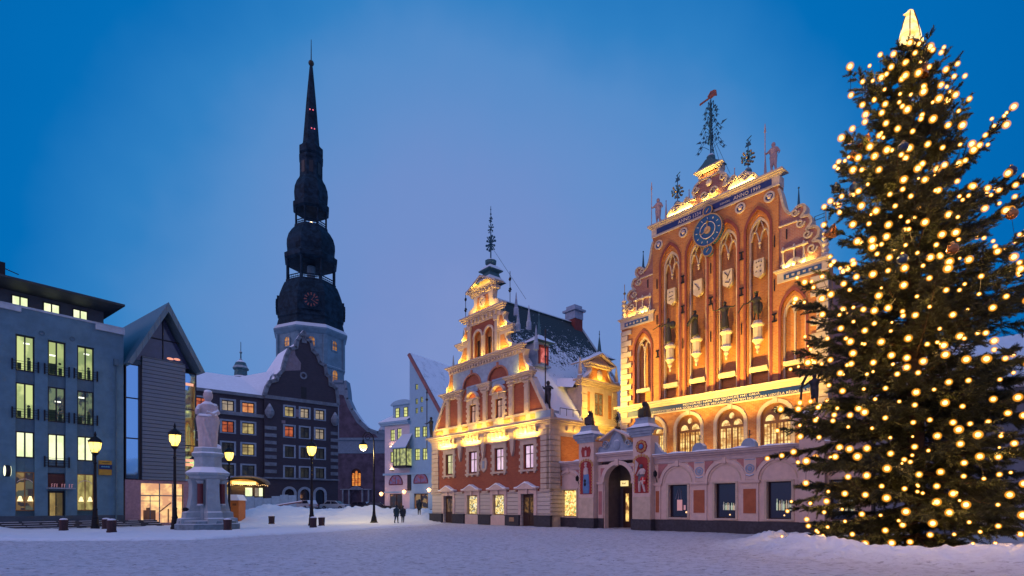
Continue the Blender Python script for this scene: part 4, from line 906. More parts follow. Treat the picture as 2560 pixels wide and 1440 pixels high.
for a, b in doors+gw:
    zt = 2.62; c = (a+b)/2; h = MB().box(a-.32, a-.0, -.14, .02, .9, zt).box(b+.0, b+.32, -.14, .02, .9, zt).box(a-.32, b+.32, -.16, .02, zt, 3.0)
    h.plate([[(a-.55, 3.0), (b+.55, 3.0), (b+.55, 3.1), (b+.2, 3.1), (c+.35, 3.4), (c, 3.48), (c-.35, 3.4), (a-.2, 3.1), (a-.55, 3.1)]], -.42, .02)
    h.box(c-.14, c+.14, -.30, -.02, 2.6, 3.0).build('door_hood' if (a, b) in doors else 'window_hood', M['white'], S)
    MB().plate([[(a-.55, 3.101), (a-.2, 3.101), (c-.35, 3.401), (c, 3.481), (c+.35, 3.401), (b+.2, 3.101), (b+.55, 3.101), (b+.5, 3.17), (b+.15, 3.2), (c, 3.6), (a-.15, 3.2), (a-.5, 3.17)]], -.44, .0).build('snow_cover', M['snow'], S)
MB().box(-.05, 2.0, -.16, .02, 2.78, 2.95).box(3.95, 5.3, -.16, .02, 2.78, 2.95).box(8.2, 9.1, -.16, .02, 2.78, 2.95).box(12.0, 12.8, -.16, .02, 2.78, 2.95).box(15.7, WS+.05, -.16, .02, 2.78, 2.95).build('string_course', M['cream'], S)
M['pinklit'] = lit('pink_curtained_room', (.92, .66, .86), 1.0, (.65, .42, .62), 1.8, .5)
M['yellit'] = lit('yellow_curtained_room', (.9, .85, .45), .9, (.5, .42, .2), 1.8, .5)
for i, c in enumerate(uw):
    window(S, c-.6, c+.6, 4.66, 6.58, .16, M['yellit'] if i == 0 else M['pinklit'], M['darkwood'], 2, 2, .09, hz=[5.85])
    s = MB().box(c-.95, c-.62, -.08, .02, 4.6, 6.6).box(c+.62, c+.95, -.08, .02, 4.6, 6.6).box(c-.98, c+.98, -.10, .02, 6.6, 6.98).box(c-1.1, c+1.1, -.22, .02, 6.98, 7.1).box(c-1.05, c+1.05, -.18, .02, 4.42, 4.58)
    for z in (4.75, 5.3, 5.85, 6.35):
        for s_ in (-1, 1): a, b = sorted((c+s_*.95, c+s_*1.1)); s.box(a, b, -.09, .02, z, z+.22)
    for s_ in (-.8, 0, .8): s.box(c+s_-.1, c+s_+.1, -.14, .02, 4.28, 4.42)
    s.build('window_surround', M['cream'], S)
cs = MB()
for x in (4.9, 8.42, 12.4): cs.plate([[(x-.28, 7.9), (x+.28, 7.9), (x+.26, 7.1), (x+.16, 6.2), (x, 5.75), (x-.16, 6.2), (x-.26, 7.1)]], -.22, .02).box(x-.34, x+.34, -.3, .02, 7.6, 7.75)
cs.build('console', M['cream'], S)
m_ = MB().plate([[(8.0, 4.9), (8.42, 4.6), (8.84, 4.9), (8.9, 5.5), (8.7, 5.9), (8.42, 5.8), (8.14, 5.9), (7.94, 5.5)]], -.08, .01).build('cartouche', M['cream'], S); MB().box(8.28, 8.56, -.12, -.079, 4.95, 5.6).build('plaque', M['bluegrey'], m_)
q = MB(); quoins(q, 0, 1.15, 1.15, -.14, .3, 2.98, 8.0, .42, 1); quoins(q, WS, .98, .98, -.14, .0, 2.98, 8.0, .42, -1)
quoins(q, -.14, 1.1, 1.1, WS-.3, WS+.12, 2.98, 8.0, .42, 1, 'x'); quoins(q, -.02, 1.9, 1.9, WS-.3, WS+.12, .9, 2.78, .31, 1, 'x'); q.build('quoin', M['cream'], S)
# frieze with lit bays, brackets, main cornice going round the corner
f = MB().box(.1, WS-.1, -.07, .01, 7.1, 7.9); cornice(f, 0, WS, 0, 7.9, 8.42, .5)
f.box(WS-.02, WS+.08, .0, 12.4, 7.1, 7.9)
for i in range(3): f.box(WS-.1, WS+.5*(i+1)/3, .12, 12.6, 7.9+.1733*i, 7.9+.1733*(i+1))
for i in range(14): f.box(WS+.02, WS+.3, 1.6+i*.8, 1.85+i*.8, 7.55, 7.9)
for c in (2.95, 6.75, 10.5, 14.2):
    for k in range(5): x = c-1.1+k*.55; f.box(x-.12, x+.12, -.36, .0, 7.5, 7.88)
f.build('frieze', M['cream'], S)
MB().box(-.05, WS+.1, -.02, .25, 8.42, 9.12).build('balustrade_wall', M['cream'], S)
bp = MB()
for a, b in ((.6, 1.9), (2.9, 4.3), (5.1, 6.0), (7.4, 8.05), (8.8, 9.7), (11.2, 12.0), (12.5, 13.9), (14.5, 16.0)): bp.box(a, b, -.05, -.018, 8.6, 8.98)
bp.build('balustrade_panel', mat('ochre_plaster', (.45, .26, .08), .8), S)
# gable stage 1
g1 = [(.55, 9.12), (16.2, 9.12), (14.55, 11.75), (14.55, 12.0), (13.7, 12.4), (13.6, 14.4), (3.2, 14.4), (3.1, 12.4), (2.25, 12.0), (2.25, 11.75)]
gh = [rect(6.25, 7.25, 9.2, 10.8), rect(10.0, 11.0, 9.2, 10.8)]
MB().plate([g1]+gh, .05, .5).build('gable_wall', M['brickred'], S)
sl = MB(); strip(sl, [(.5, 9.12), (2.2, 11.85)], .3, -.08, .55); strip(sl, [(16.25, 9.12), (14.6, 11.85)], .3, -.08, .55)
sl.box(.5, 16.3, -.06, .1, 9.05, 9.2)
sl.build('gable_coping', M['cream'], S)
for c in (6.75, 10.5):
    window(S, c-.5, c+.5, 9.2, 10.8, .2, lit('lamplit_room_%d' % int(c), (.85, .50, .38), .75, (.5, .25, .2), 1.5, .6), M['darkwood'], 2, 2, .08, hz=[10.25])
    s = MB().box(c-.85, c-.5, -.06, .06, 9.2, 10.95).box(c+.5, c+.85, -.06, .06, 9.2, 10.95).box(c-.88, c+.88, -.1, .06, 10.82, 11.25).box(c-1.05, c+1.05, -.28, .06, 11.25, 11.36)
    for z in (9.35, 9.8, 10.25, 10.65):
        for s_ in (-1, 1): a, b = sorted((c+s_*.85, c+s_*1.02)); s.box(a, b, -.05, .06, z, z+.22)
    s.ring(c, 11.05, .85, 1.0, -.28, .06, 14, R(22), R(158)); s.box(c-.1, c+.1, -.2, .06, 10.8, 11.25)
    s.build('window_surround', M['cream'], S)
pil = MB()
for x in (2.75, 4.75, 8.6, 12.15, 14.1):
    pil.box(x-.26, x+.26, -.12, .05, 9.12, 11.6).box(x-.34, x+.34, -.2, .05, 11.6, 11.72).box(x-.3, x+.3, -.17, .05, 11.3, 11.4).box(x-.4, x+.4, -.24, .05, 11.85, 12.0).box(x-.2, x+.2, -.145, -.119, 9.3, 10.0).box(x-.16, x+.16, -.145, -.119, 10.15, 11.25)
pil.build('pilaster', M['cream'], S)
c1 = MB()
for a, b in ((1.95, 5.15), (11.75, 14.85)):
    c1.box(a+.1, b-.1, -.1, .45, 11.75, 12.0); cornice(c1, a+.1, b-.1, -.02, 12.0, 12.42, .42)
    for k in range(6): x = a+.35+k*.46; c1.box(x, x+.16, -.3, .0, 11.86, 12.0)
cornice(c1, 7.95, 9.25, -.05, 12.0, 12.45, .3); c1.box(8.0, 9.2, -.12, .05, 11.75, 12.0); c1.build('cornice', M['cream'], S)
# twin arches under the second cornice
tw = MB().plate([rect(3.7, 13.1, 12.42, 14.4), rarch(6.7, 1.38, 12.45, 12.5, 14)[:0] or [(5.32, 12.43), (8.08, 12.43)]+[(6.7+1.38*math.cos(PI*i/14), 12.45+1.15*math.sin(PI*i/14)) for i in range(0, 15)], [(9.05, 12.43), (11.81, 12.43)]+[(10.43+1.38*math.cos(PI*i/14), 12.45+1.15*math.sin(PI*i/14)) for i in range(0, 15)]], -.08, .04)
tw.build('arcade_spandrel', M['bluegrey'], S)
am = MB()
for c in (6.7, 10.43): strip(am, [(c+1.36*math.cos(PI*i/14), 12.45+1.18*math.sin(PI*i/14)) for i in range(15)], .14, -.14, -.02); am.box(c-.1, c+.1, -.2, -.05, 13.5, 13.95)
am.build('arch_moulding', mat('reddish_moulding', (.42, .18, .12), .8), S)
MB().box(5.75, 7.45, -.0, .049, 12.0, 12.6).box(9.5, 11.3, -.0, .049, 12.0, 12.6).build('tablet', M['bluegrey'], S)
def gscroll(x0, x1, z0, z1, flip, par=S):
    """buttress-like side piece: brick core with a swept stone edge"""
    w_ = x1-x0; X = (lambda t: x0+w_*t) if not flip else (lambda t: x1-w_*t)
    edge = curve_pts([(X(1), z0), (X(1.02), z0+.25*(z1-z0)), (X(.72), z0+.42*(z1-z0)), (X(.58), z0+.75*(z1-z0)), (X(.75), z1)], 5)
    MB().plate([[(X(0), z0)]+edge+[(X(0), z1)]], -.05, .45).build('gable_buttress', M['cream'], par)
    MB().plate([[(X(.15), z0+.15), (X(.78), z0+.15), (X(.55), z0+.5*(z1-z0)), (X(.42), z1-.2), (X(.15), z1-.2)]], -.075, -.048).build('buttress_panel', M['brick'], par)
gscroll(13.0, 14.3, 12.44, 14.38, False); gscroll(2.5, 3.8, 12.44, 14.38, True)
c2 = MB().box(3.1, 13.7, -.12, .5, 14.1, 14.4); cornice(c2, 3.2, 13.6, -.05, 14.4, 14.8, .42)
for k in range(26): x = 3.3+k*.4; c2.box(x, x+.17, -.28, .0, 14.2, 14.4)
c2.build('cornice', M['cream'], S)
# stage 2
st = MB().plate([rect(6.1, 10.5, 14.8, 18.0), rarch(7.52, .55, 15.0, 16.75), rarch(9.1, .55, 15.0, 16.75)], .0, .5).box(6.1, 10.5, .5, .6, 14.8, 18).build('gable_wall', M['brickred'], S)
for c in (7.52, 9.1):
    MB().ring(c, 16.75, .54, .74, -.08, .02, 18, 0, PI).box(c-.68, c-.54, -.08, .02, 15.0, 16.75).box(c+.54, c+.68, -.08, .02, 15.0, 16.75).build('window_surround', M['cream'], S)
    f = MB().plate([rarch(c, .54, 15.0, 16.75, 10), rect(c-.46, c-.05, 15.1, 16.6), rect(c+.05, c+.46, 15.1, 16.6)], .25, .32).build('window', M['wood'], S); MB().box(c-.5, c+.5, .33, .36, 15.0, 17.2).build('pane', M['dglass'], f)
pp_ = MB()
for x in (6.3, 10.25): pp_.box(x-.2, x+.2, -.15, .05, 14.8, 17.6).box(x-.28, x+.28, -.22, .05, 17.6, 17.9)
pp_.lathe([(.14, 14.8), (.1, 14.9), (.1, 16.5), (.16, 16.7)], 8.31, -.08, 8); pp_.build('pilaster', M['cream'], S)
gscroll(10.5, 12.25, 14.82, 16.4, False); gscroll(4.5, 6.1, 14.82, 16.4, True)
c3 = MB()
for a, b in ((4.35, 6.0), (10.6, 12.3)): cornice(c3, a, b, -.0, 16.4, 16.78, .25); c3.box(a+.1, b-.1, -.08, .4, 16.2, 16.4)
c3.build('cornice', M['cream'], S)
gscroll(10.5, 11.6, 16.8, 18.1, False); gscroll(5.1, 6.1, 16.8, 18.1, True)
c4 = MB().box(5.9, 10.75, -.1, .5, 17.95, 18.35)
for k in range(8): x = 6.25+k*.55; c4.box(x, x+.2, -.3, .0, 18.1, 18.45)
cornice(c4, 5.55, 11.1, -.05, 18.4, 18.85, .4); c4.build('cornice', M['cream'], S)
# top stage with medallion and pediment
t4 = curve_pts([(6.0, 18.85), (6.15, 19.4), (6.9, 19.7), (6.85, 20.5)], 4)+curve_pts([(9.7, 20.5), (9.65, 19.7), (10.4, 19.4), (10.55, 18.85)], 4)
MB().plate([t4], -.02, .5).build('top_gable', M['cream'], S)
md = MB().plate([[(7.2, 19.0), (9.4, 19.0), (9.1, 19.35), (9.0, 20.3), (7.5, 20.3), (7.4, 19.35)]], -.05, -.019).build('medallion_field', M['brick'], S)
MB().ring(8.28, 19.75, .3, .5, -.16, -.04, 20, sx=.85).ball((8.28, -.06, 19.75), .22, 8, 6, (1, .4, 1.2)).build('medallion', M['cream'], md)
pd = MB().box(6.5, 10.1, -.08, .5, 20.5, 20.75)
for k in range(8): x = 6.6+k*.44; pd.box(x, x+.2, -.28, .0, 20.6, 20.78)
cornice(pd, 6.5, 10.1, -.05, 20.78, 20.95, .35)
strip(pd, [(6.2, 20.98), (8.3, 21.95), (10.4, 20.98)], .16, -.42, .55)
pd.plate([[(6.4, 20.95), (10.2, 20.95), (8.3, 21.85)]], -.02, .5); pd.build('pediment', M['cream'], S)
lb = MB()
for (r0, z0), (r1, z1) in zip([(1.0, 21.4), (.62, 21.9), (.5, 22.3), (.75, 22.4), (.8, 22.5), (.5, 22.85), (.3, 23.0)], [(.62, 21.9), (.5, 22.3), (.75, 22.4), (.8, 22.5), (.5, 22.85), (.3, 23.0), (.25, 23.1)]):
    c = 8.6; cy = .6; lb.add([(c-r0, cy-r0, z0), (c+r0, cy-r0, z0), (c+r0, cy+r0, z0), (c-r0, cy+r0, z0), (c-r1, cy-r1, z1), (c+r1, cy-r1, z1), (c+r1, cy+r1, z1), (c-r1, cy+r1, z1)], [(0, 1, 5, 4), (1, 2, 6, 5), (2, 3, 7, 6), (3, 0, 4, 7), (4, 5, 6, 7)])
lb.lathe([(.25, 23.0), (.5, 23.15), (.52, 23.4), (.3, 23.55), (.1, 23.6)], 8.6, .6, 10); lb.build('lantern', M['verdigris'], S)
sp = MB().tube([(8.6, .6, 23.3), (8.6, .6, 28.3)], [.07, .025])
def star(mb, x, y, z, r_, n=8, t=.03):
    for k in range(n):
        a = PI*2*k/n; mb.tube([(x, y, z), (x+r_*math.cos(a), y, z+r_*math.sin(a))], t, 4); mb.ball((x+r_*math.cos(a), y, z+r_*math.sin(a)), t*2.2, 5, 4)
    for k in range(4): a = PI/2*k+PI/4; mb.tube([(x, y, z), (x, y+r_*math.cos(a), z+r_*math.sin(a))], t, 4)
star(sp, 8.6, .6, 25.0, .62, 10, .05); star(sp, 8.6, .6, 26.3, .36, 8); star(sp, 8.6, .6, 27.1, .2, 6); sp.ball((8.6, .6, 27.6), .08, 6, 5).ball((8.6, .6, 28.0), .06, 6, 5)
sp.build('spire', M['irongreen'], S)
MB().tube([(8.6, .6, 24.8), (9.5, 4.0, 20.6)], .015, 4).build('guy_wire', M['iron'], S)
for x, z, h in ((4.6, 19.0-.2, 2.8), (11.0, 18.85, 2.6)): k = MB().tube([(x+.6, .3, 18.85), (x+.6, .3, z+h)], .03); star(k, x+.6, .3, z+h*.4, .14, 6); star(k, x+.6, .3, z+h*.75, .1, 6); k.build('iron_finial', M['iron'], S)
ob = MB()
for x, z, y in ((12.3, 16.78, .2), (4.45, 16.78, .2), (14.4, 14.8, .3), (2.6, 14.8, .3), (11.7, 18.3, .5), (13.2, 16.8, .6)): ob.lathe([(.22, z-.5), (.22, z+.1), (.16, z+.2), (.02, z+1.5)], x, y+.4, 6)
ob.build('obelisk', M['bluegrey'], S)
# roof: steep, ridge runs back from the gable
YE = 12.3
rf = MB(); rf.v = [(.4, .4, 8.9), (WS+.35, .4, 8.42), (CX, .5, 20.2), (.4, YE, 8.9), (WS+.35, YE, 8.42), (CX, YE, 20.2)]; rf.f = [(0, 3, 5, 2), (1, 2, 5, 4), (3, 4, 5), (0, 1, 4, 3)]
rf.build('roof', M['roofdark'], S)
vg = MB(); vg.tube([(WS+.4, YE+.02, 8.35), (CX, YE+.02, 20.25)], .13, 4).tube([(CX, .5, 20.3), (CX, YE, 20.3)], .12, 4); vg.build('roof_verge', M['verdigris'], S)
MB().box(WS-.4, WS, .0, YE, 0, 8.3).box(0, .4, 0, YE, 0, 8.3).box(.4, WS-.4, YE-.4, YE, 0, 8.3).build('side_wall', M['cream'], S)
MB().box(WS-.0, WS+.03, 1.12, 12.0, 3.2, 7.1).build('side_panel', M['brick'], S)
ch = MB().box(7.7, 9.0, 11.1, 12.2, 19, 20.9).build('chimney', M['brickdark'], S); k = MB().box(7.65, 9.05, 11.05, 12.25, 20.6, 21.4).box(7.45, 9.25, 10.85, 12.45, 21.4, 21.6); k.box(7.75, 8.95, 11.1, 12.2, 21.6, 22.0).build('chimney_cap', M['bluegrey'], ch)
def roofx(z): return WS+.35-(z-8.42)*(WS+.35-CX)/(20.2-8.42)
M['redlit'] = lit('red_lit_attic', (1, .25, .22), .8, (.4, .06, .05), 2, 1)
for y, z in ((1.9, 13.3), (9.6, 13.3)):                            # little roof turrets facing right
    x = roofx(z)+.45
    d = MB().box(x-1.4, x, y-.65, y+.65, z, z+1.9).box(x-.9, x+.15, y-.8, y+.8, z-.12, z+.0).build('roof_turret', M['bluegrey'], S)
    MB().box(x, x+.03, y-.4, y+.4, z+.25, z+1.45).build('pane', M['redlit'], d)
    MB().box(x+.01, x+.1, y-.55, y-.38, z+.1, z+1.6).box(x+.01, x+.1, y+.38, y+.55, z+.1, z+1.6).box(x+.01, x+.1, y-.55, y+.55, z+1.45, z+1.65).build('turret_frame', mat('red_paint_frame', (.3, .06, .04), .6), d)
    k = MB(); k.add([(x-2.0, y-1.1, z+1.9), (x+.55, y-1.1, z+1.9), (x+.55, y+1.1, z+1.9), (x-2.0, y+1.1, z+1.9), (x-.5, y, z+2.75)], [(0, 1, 4), (1, 2, 4), (2, 3, 4), (3, 0, 4), (0, 3, 2, 1)]).lathe([(.22, z+2.5), (.18, z+2.8), (.04, z+4.0)], x-.5, y, 8); k.tube([(x-.5, y, z+3.9), (x-.5, y, z+4.6)], .03).ball((x-.5, y, z+4.3), .07, 6, 5).build('turret_roof', M['verdigris'], d)
# big dormer on the side facade
y0, y1 = 3.4, 7.9; cy_ = (y0+y1)/2; xf_ = WS+.1
D = MB().plate([rect(y0, y1, 8.5, 11.5), rect(cy_-.62, cy_+.5, 9.15, 11.05)], xf_-.35, xf_, 'x').box(roofx(11.0), xf_-.35, y0+.1, y1-.1, 8.5, 11.4).build('dormer', M['cream'], S)
window(D, cy_-.62, cy_+.5, 9.15, 11.05, -xf_+.06, lit('dormer_room', (.75, .45, .15), .45, (.25, .15, .05), 2, 1), M['wood'], 2, 2, .09, 'x')
MB().box(xf_, xf_+.04, y1-1.15, y1-.8, 9.0, 11.0).box(xf_, xf_+.04, y0+.75, y0+1.0, 9.0, 11.0).build('brick_panel', M['brick'], D)
k = MB()
for i in range(3): k.box(xf_-.6, xf_+.12*(i+1), y0-.12*(i+1), y1+.12*(i+1), 11.5+.15*i, 11.65+.15*i)
for z in (9.0, 9.6, 10.2, 10.8): k.box(xf_, xf_+.07, y0, y0+.6, z, z+.5).box(xf_, xf_+.07, y1-.6, y1, z, z+.5)
k.box(xf_, xf_+.25, y0-.1, y1+.1, 8.5, 8.72); k.build('dormer_trim', M['cream'], D)
up = [(cy_-1.6, 11.95), (cy_+1.6, 11.95), (cy_+1.2, 12.5), (cy_+.9, 13.1), (cy_-.9, 13.1), (cy_-1.2, 12.5)]
MB().plate([up], xf_-.4, xf_-.02, 'x').build('dormer_gable', M['brick'], D)
k = MB()
for s_ in (-1, 1):
    e = curve_pts([(cy_+s_*2.0, 11.95), (cy_+s_*1.5, 12.25), (cy_+s_*1.05, 12.8), (cy_+s_*1.15, 13.15)], 4)
    for a, b in zip(e[:-1], e[1:]): k.plate([[(a[0], a[1]-.12), (b[0], b[1]-.12), (b[0], b[1]+.12), (a[0], a[1]+.12)]], xf_-.45, xf_+.08, 'x')
    k.lathe([(.22, 11.95), (.22, 12.2), (.12, 12.3), (.17, 12.5), (.03, 13.7)], xf_-.1, cy_+s_*2.3, 8)
k.ball((xf_, cy_, 12.55), .38, 10, 7, (.35, .9, 1.1)).box(xf_-.5, xf_+.15, cy_-1.4, cy_+1.4, 13.1, 13.3).box(xf_-.5, xf_+.3, cy_-1.6, cy_+1.6, 13.3, 13.42)
for i in range(7): k.box(xf_, xf_+.2, cy_-1.3+i*.4, cy_-1.12+i*.4, 13.12, 13.3)
k.plate([[(cy_-1.5, 13.42), (cy_+1.5, 13.42), (cy_, 14.15)]], xf_-.4, xf_, 'x')
for s_ in (-1, 1): k.plate([[(cy_+s_*1.75, 13.42), (cy_, 14.2), (cy_, 14.36), (cy_+s_*1.85, 13.5)]], xf_-1.6, xf_+.32, 'x')
k.ring(cy_, 11.3, 1.0, 1.15, 0, .01, 4) if False else None
k.build('dormer_pediment', M['cream'], D)
dr = MB().add([(xf_-.3, y0-.2, 11.95), (xf_-.3, y1+.2, 11.95), (roofx(12.3)-.6, y1+.2, 12.3), (roofx(12.3)-.6, y0-.2, 12.3)], [(0, 1, 2, 3)]).add([(xf_-.3, y0-.7, 11.2), (xf_-.3, y0-.15, 12.0), (roofx(12.6)-.4, y0-.15, 12.5), (roofx(11.6)-.3, y0-.7, 11.6)], [(0, 1, 2, 3)])
dr.build('dormer_roof', M['snow'], D)
ra = MB()
for a, b in ((.8, 3.0), (8.3, 11.8)):
    ra.tube([(WS+.25, a, 9.25), (WS+.25, b, 9.25)], .025, 4)
    for k in range(4): yy = a+(b-a)*k/3; ra.tube([(WS+.25, yy, 8.7), (WS+.25, yy, 9.25)], .02, 4)
ra.build('snow_guard', M['iron'], S)
MB().box(WS-1.6, WS+.05, -.1, .9, 8.42, 9.05).build('corner_pedestal', M['bluegrey'], S)
# lights of the corner house
for c in (2.7, 6.75, 10.5, 14.2): wash(S, (c, -.46, 7.2), (R(168), 0, 0), 2.2, 305, (1, .63, .085), .06)
for c in (1.9, 4.9, 8.0, 11.2, 14.3): wash(S, (c, -.44, 8.5), (R(165), 0, 0), 2.2, 52, (1, .63, .085), .06)
for c in (3.1, 13.7): wash(S, (c, -.42, 12.46), (R(165), 0, 0), 1.4, 45, (1, .63, .085), .06)
for c, w_ in ((5.3, 1.6), (8.3, 2.4), (11.3, 1.6)): wash(S, (c, -.40, 14.84), (R(165), 0, 0), w_, 50, (1, .63, .085), .06)
for c in (5.3, 11.2): wash(S, (c, -.22, 16.82), (R(168), 0, 0), .8, 30, (1, .63, .085), .05)
wash(S, (8.3, -.42, 18.9), (R(165), 0, 0), 3.2, 85, (1, .63, .085), .06); wash(S, (8.3, -.38, 21.0), (R(165), 0, 0), 2.2, 30, (1, .63, .085), .04)
for c in (6.75, 10.5): wash(S, (c, -.2, 11.42), (R(170), 0, 0), .9, 8, (1, .63, .085), .04)
aim(S, (WS+2.6, 3.4, 8.2), (WS, 5.6, 10.6), 1500, .1, (1, .63, .085), 110)
wash(S, (WS+.25, 5.6, 12.0), (R(180), R(15), 0), .6, 75, (1, .63, .085), 1.6)
for y in (2.5, 5.0, 7.5, 10.0): wash(S, (WS+.42, y, 7.3), (R(180), R(12), 0), .06, 38, (1, .63, .085), 2.0)
aim(S, (WS+3.0, 2.5, 5.4), (WS, 3.2, 6.2), 260, .1, (1, .55, .15), 110)
g = 'flagpole figures on the corner house'
statue('banner_statue', 'dark knight statue with a tall banner pole at the corner house eaves facing the gate', figure(2.3, ((-.1, -.15, .8), (.32, -.12, .68)), False), FS, 16.2, .3, 9.1, M['iron2'], g, MB().tube([(-.1, -.2, 0), (-.1, -.2, 6.3)], .05).ball((-.1, -.2, 5.0), .12, 6, 5).ball((-.1, -.2, 5.7), .1, 6, 5).ball((-.1, -.2, 4.2), .1, 6, 5))
statue('banner_statue', 'dark knight statue with a tall banner pole beside the white gabled house', figure(2.1, ((-.3, -.15, .7), (.1, -.12, .8)), False), FS, -.15, -.1, 8.45, M['iron2'], g, MB().tube([(-.55, -.15, -1.5), (-.55, -.15, 5.0)], .05).ball((-.55, -.15, 3.9), .14, 6, 5).ball((-.55, -.15, 4.6), .1, 6, 5))

# ------------------------------------------------------------------ OFFICE BLOCK at the left edge
FL = Fr((-29.674, 42.0), 52.2)
L = thing('office_block', 'grey rendered office block with lit tall windows and flat overhanging roof', 'building', FL.w(0, 0), FL.a)
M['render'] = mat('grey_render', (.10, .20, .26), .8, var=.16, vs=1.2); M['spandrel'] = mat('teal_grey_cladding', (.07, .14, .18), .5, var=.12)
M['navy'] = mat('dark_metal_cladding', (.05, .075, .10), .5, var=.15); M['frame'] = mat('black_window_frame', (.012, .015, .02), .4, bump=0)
def office(name, c, s, c2, vs=1.1): return lit(name, c, s, c2, vs, .6, (.4, .55))
M['o_dim'] = office('office_dim', (.52, .62, .22), .80, (.30, .40, .14)); M['o_mid'] = office('office_mid', (.75, .85, .32), .85, (.45, .55, .2)); M['o_hot'] = office('office_bright', (.95, 1, .62), 1.15, (.75, .85, .45))
M['o_dark'] = office('office_dark', (.25, .35, .18), .5, (.02, .05, .07), 1.6)
bays = [(-6.12, -5.12), (-4.42, -3.42), (-2.76, -1.75)]
back = [(-9.2, -8.1), (-11.2, -10.1)]
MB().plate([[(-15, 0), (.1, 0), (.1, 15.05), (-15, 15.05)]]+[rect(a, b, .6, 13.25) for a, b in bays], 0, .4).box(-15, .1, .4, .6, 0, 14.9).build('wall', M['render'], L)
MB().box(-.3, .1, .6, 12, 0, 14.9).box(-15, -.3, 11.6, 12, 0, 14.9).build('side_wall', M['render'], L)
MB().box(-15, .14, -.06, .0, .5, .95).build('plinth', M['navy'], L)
MB().box(-15, .16, -.06, .5, 15.05, 15.15).box(-15, .16, -.05, 1.4, 15.15, 15.2).build('parapet_cap', mat('pale_metal_coping', (.35, .42, .48), .5, snow=True), L)
MB().box(-1.7, .14, -.16, .0, 14.65, 15.04).box(-9, -5.85, -.16, .0, 14.75, 15.04).build('parapet_panel', mat('pale_cladding', (.40, .47, .52), .5), L)
MB().box(-15, -.75, 1.5, 11, 15, 16.6).build('penthouse', M['navy'], L)
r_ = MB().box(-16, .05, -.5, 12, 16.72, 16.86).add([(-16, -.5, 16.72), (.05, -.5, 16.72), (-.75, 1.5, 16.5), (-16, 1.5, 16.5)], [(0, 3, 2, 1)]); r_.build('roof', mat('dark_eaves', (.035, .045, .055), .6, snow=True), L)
for i, (a, b) in enumerate(((-6.1, -5.15), (-4.4, -3.4), (-2.7, -1.75))):
    window(L, a, b, 15.4, 16.25, 1.42, M['o_hot'], M['frame'], 2, 1, .08)
M['o_strip'] = glow('tube_light', (.95, 1, .75), 1.6); M['o_shade'] = mat('green_shadowed_furniture', (.03, .06, .03), .8)
rows = [(10.8, 13.22, ('o_mid', 'o_dim', 'o_dim')), (7.55, 10.0, ('o_mid', 'o_dark', 'o_dark')), (4.9, 6.7, ('o_hot', 'o_hot', 'o_hot'))]
for z0, z1, gl in rows:
    for (a, b), g_, j in zip(bays, gl, range(3)):
        zz = 4.35 if (z0 == 4.9 and j == 1) else z0
        w0_ = window(L, a, b, zz, z1, .12, M[g_], M['frame'], 2, 1, .09)
        if z0 > 7:
            k = MB(); c_ = (a+b)/2
            if (z0, j) != (7.55, 0): k.box(a+.12+.3*((i_:=int(z0*7+j*3)) % 2), a+.45+.3*(i_ % 2), .14, .15, z1-.55-.5*(j == 1), z1-.45-.5*(j == 1)); k.build('ceiling_light', M['o_strip'], L.children[-1] if False else w0_)
            k = MB().box(a+.1, a+.1+.22*(1+(j % 2)), .135, .145, zz+.1, zz+.55+.3*(j % 2)).box(c_+.12, c_+.12+.2, .135, .145, zz+.1, zz+.8-.2*(j % 2)).ball((c_+.2, .14, zz+.9), .09, 6, 5, (1, .2, 1)); k.build('office_furniture', M['o_shade'], w0_)
        if z0 > 5 or j == 1:
            rl = MB()
            for k in range(4): rl.tube([(a-.18, -.1, zz+.12+k*.17), (b+.18, -.1, zz+.12+k*.17)], .014, 4)
            for xx in (a-.18, b+.18): rl.box(xx-.03, xx+.03, -.12, .0, zz, zz+.75)
            rl.build('balcony_rail', M['iron'], L)
sp_ = MB()
for a, b in bays:
    for z0, z1 in ((10.0, 10.8), (6.7, 7.55), (3.95, 4.9)): sp_.box(a, b, .15, .25, z0, z1).box((a+b)/2-.01, (a+b)/2+.01, .14, .15, z0, z1)
sp_.build('spandrel', M['spandrel'], L)
M['cafe'] = shop('cafe_interior', .55, [(.02, .02, .02), (.25, .15, .04), (.05, .04, .02), (.45, .30, .08), (.03, .02, .02), (.1, .12, .08)], 1.8)
for i, (a, b) in ((0, bays[0]), (2, bays[2])):
    w_ = window(L, a, b, 1.3, 3.95, .14, M['cafe'] if i == 0 else lit('curtained_cafe', (.65, .55, .18), .7, (.25, .2, .06), 2.5, .3), M['wood'], 2, 1, .06)
    for s_ in (-.25, .28): MB().lathe([(.16, 1.95), (.06, 2.3)], (a+b)/2+s_, .10, 10).build('table_lamp', glow('lamp_shade', (1, .75, .3), 1.5), w_)
    MB().ring((a+b)/2, 3.0, .45, .49, .11, .14, 16, R(30), R(150)).build('glazing_bar', M['white'], w_)
a, b = bays[1]
d = MB().box(a+.05, b-.05, .2, .3, .6, 2.7).build('door', M['frame'], L); MB().box(a+.15, (a+b)/2-.05, .17, .199, .75, 2.55).build('pane', lit('hallway', (.5, .36, .12), .7, (.3, .2, .06), 1, 1), d); MB().ball(((a+b)/2, .16, 1.6), .05, 6, 5).build('handle', M['gold'], d)
MB().box((a+b)/2+.02, b-.15, .17, .199, .75, 2.55).build('pane', lit('hallway_dim', (.2, .14, .05), .5, (.1, .08, .03), 1, 1), d)
MB().box(a, b, .2, .26, 2.95, 3.9).build('fanlight', mat('dark_red_fanlight', (.06, .02, .02), .3), L)
MB().box(a-.1, b+.35, -.9, .0, 2.82, 2.9).build('canopy', mat('grey_canopy', (.3, .33, .36), .5, snow=True), L)
sgn = MB()
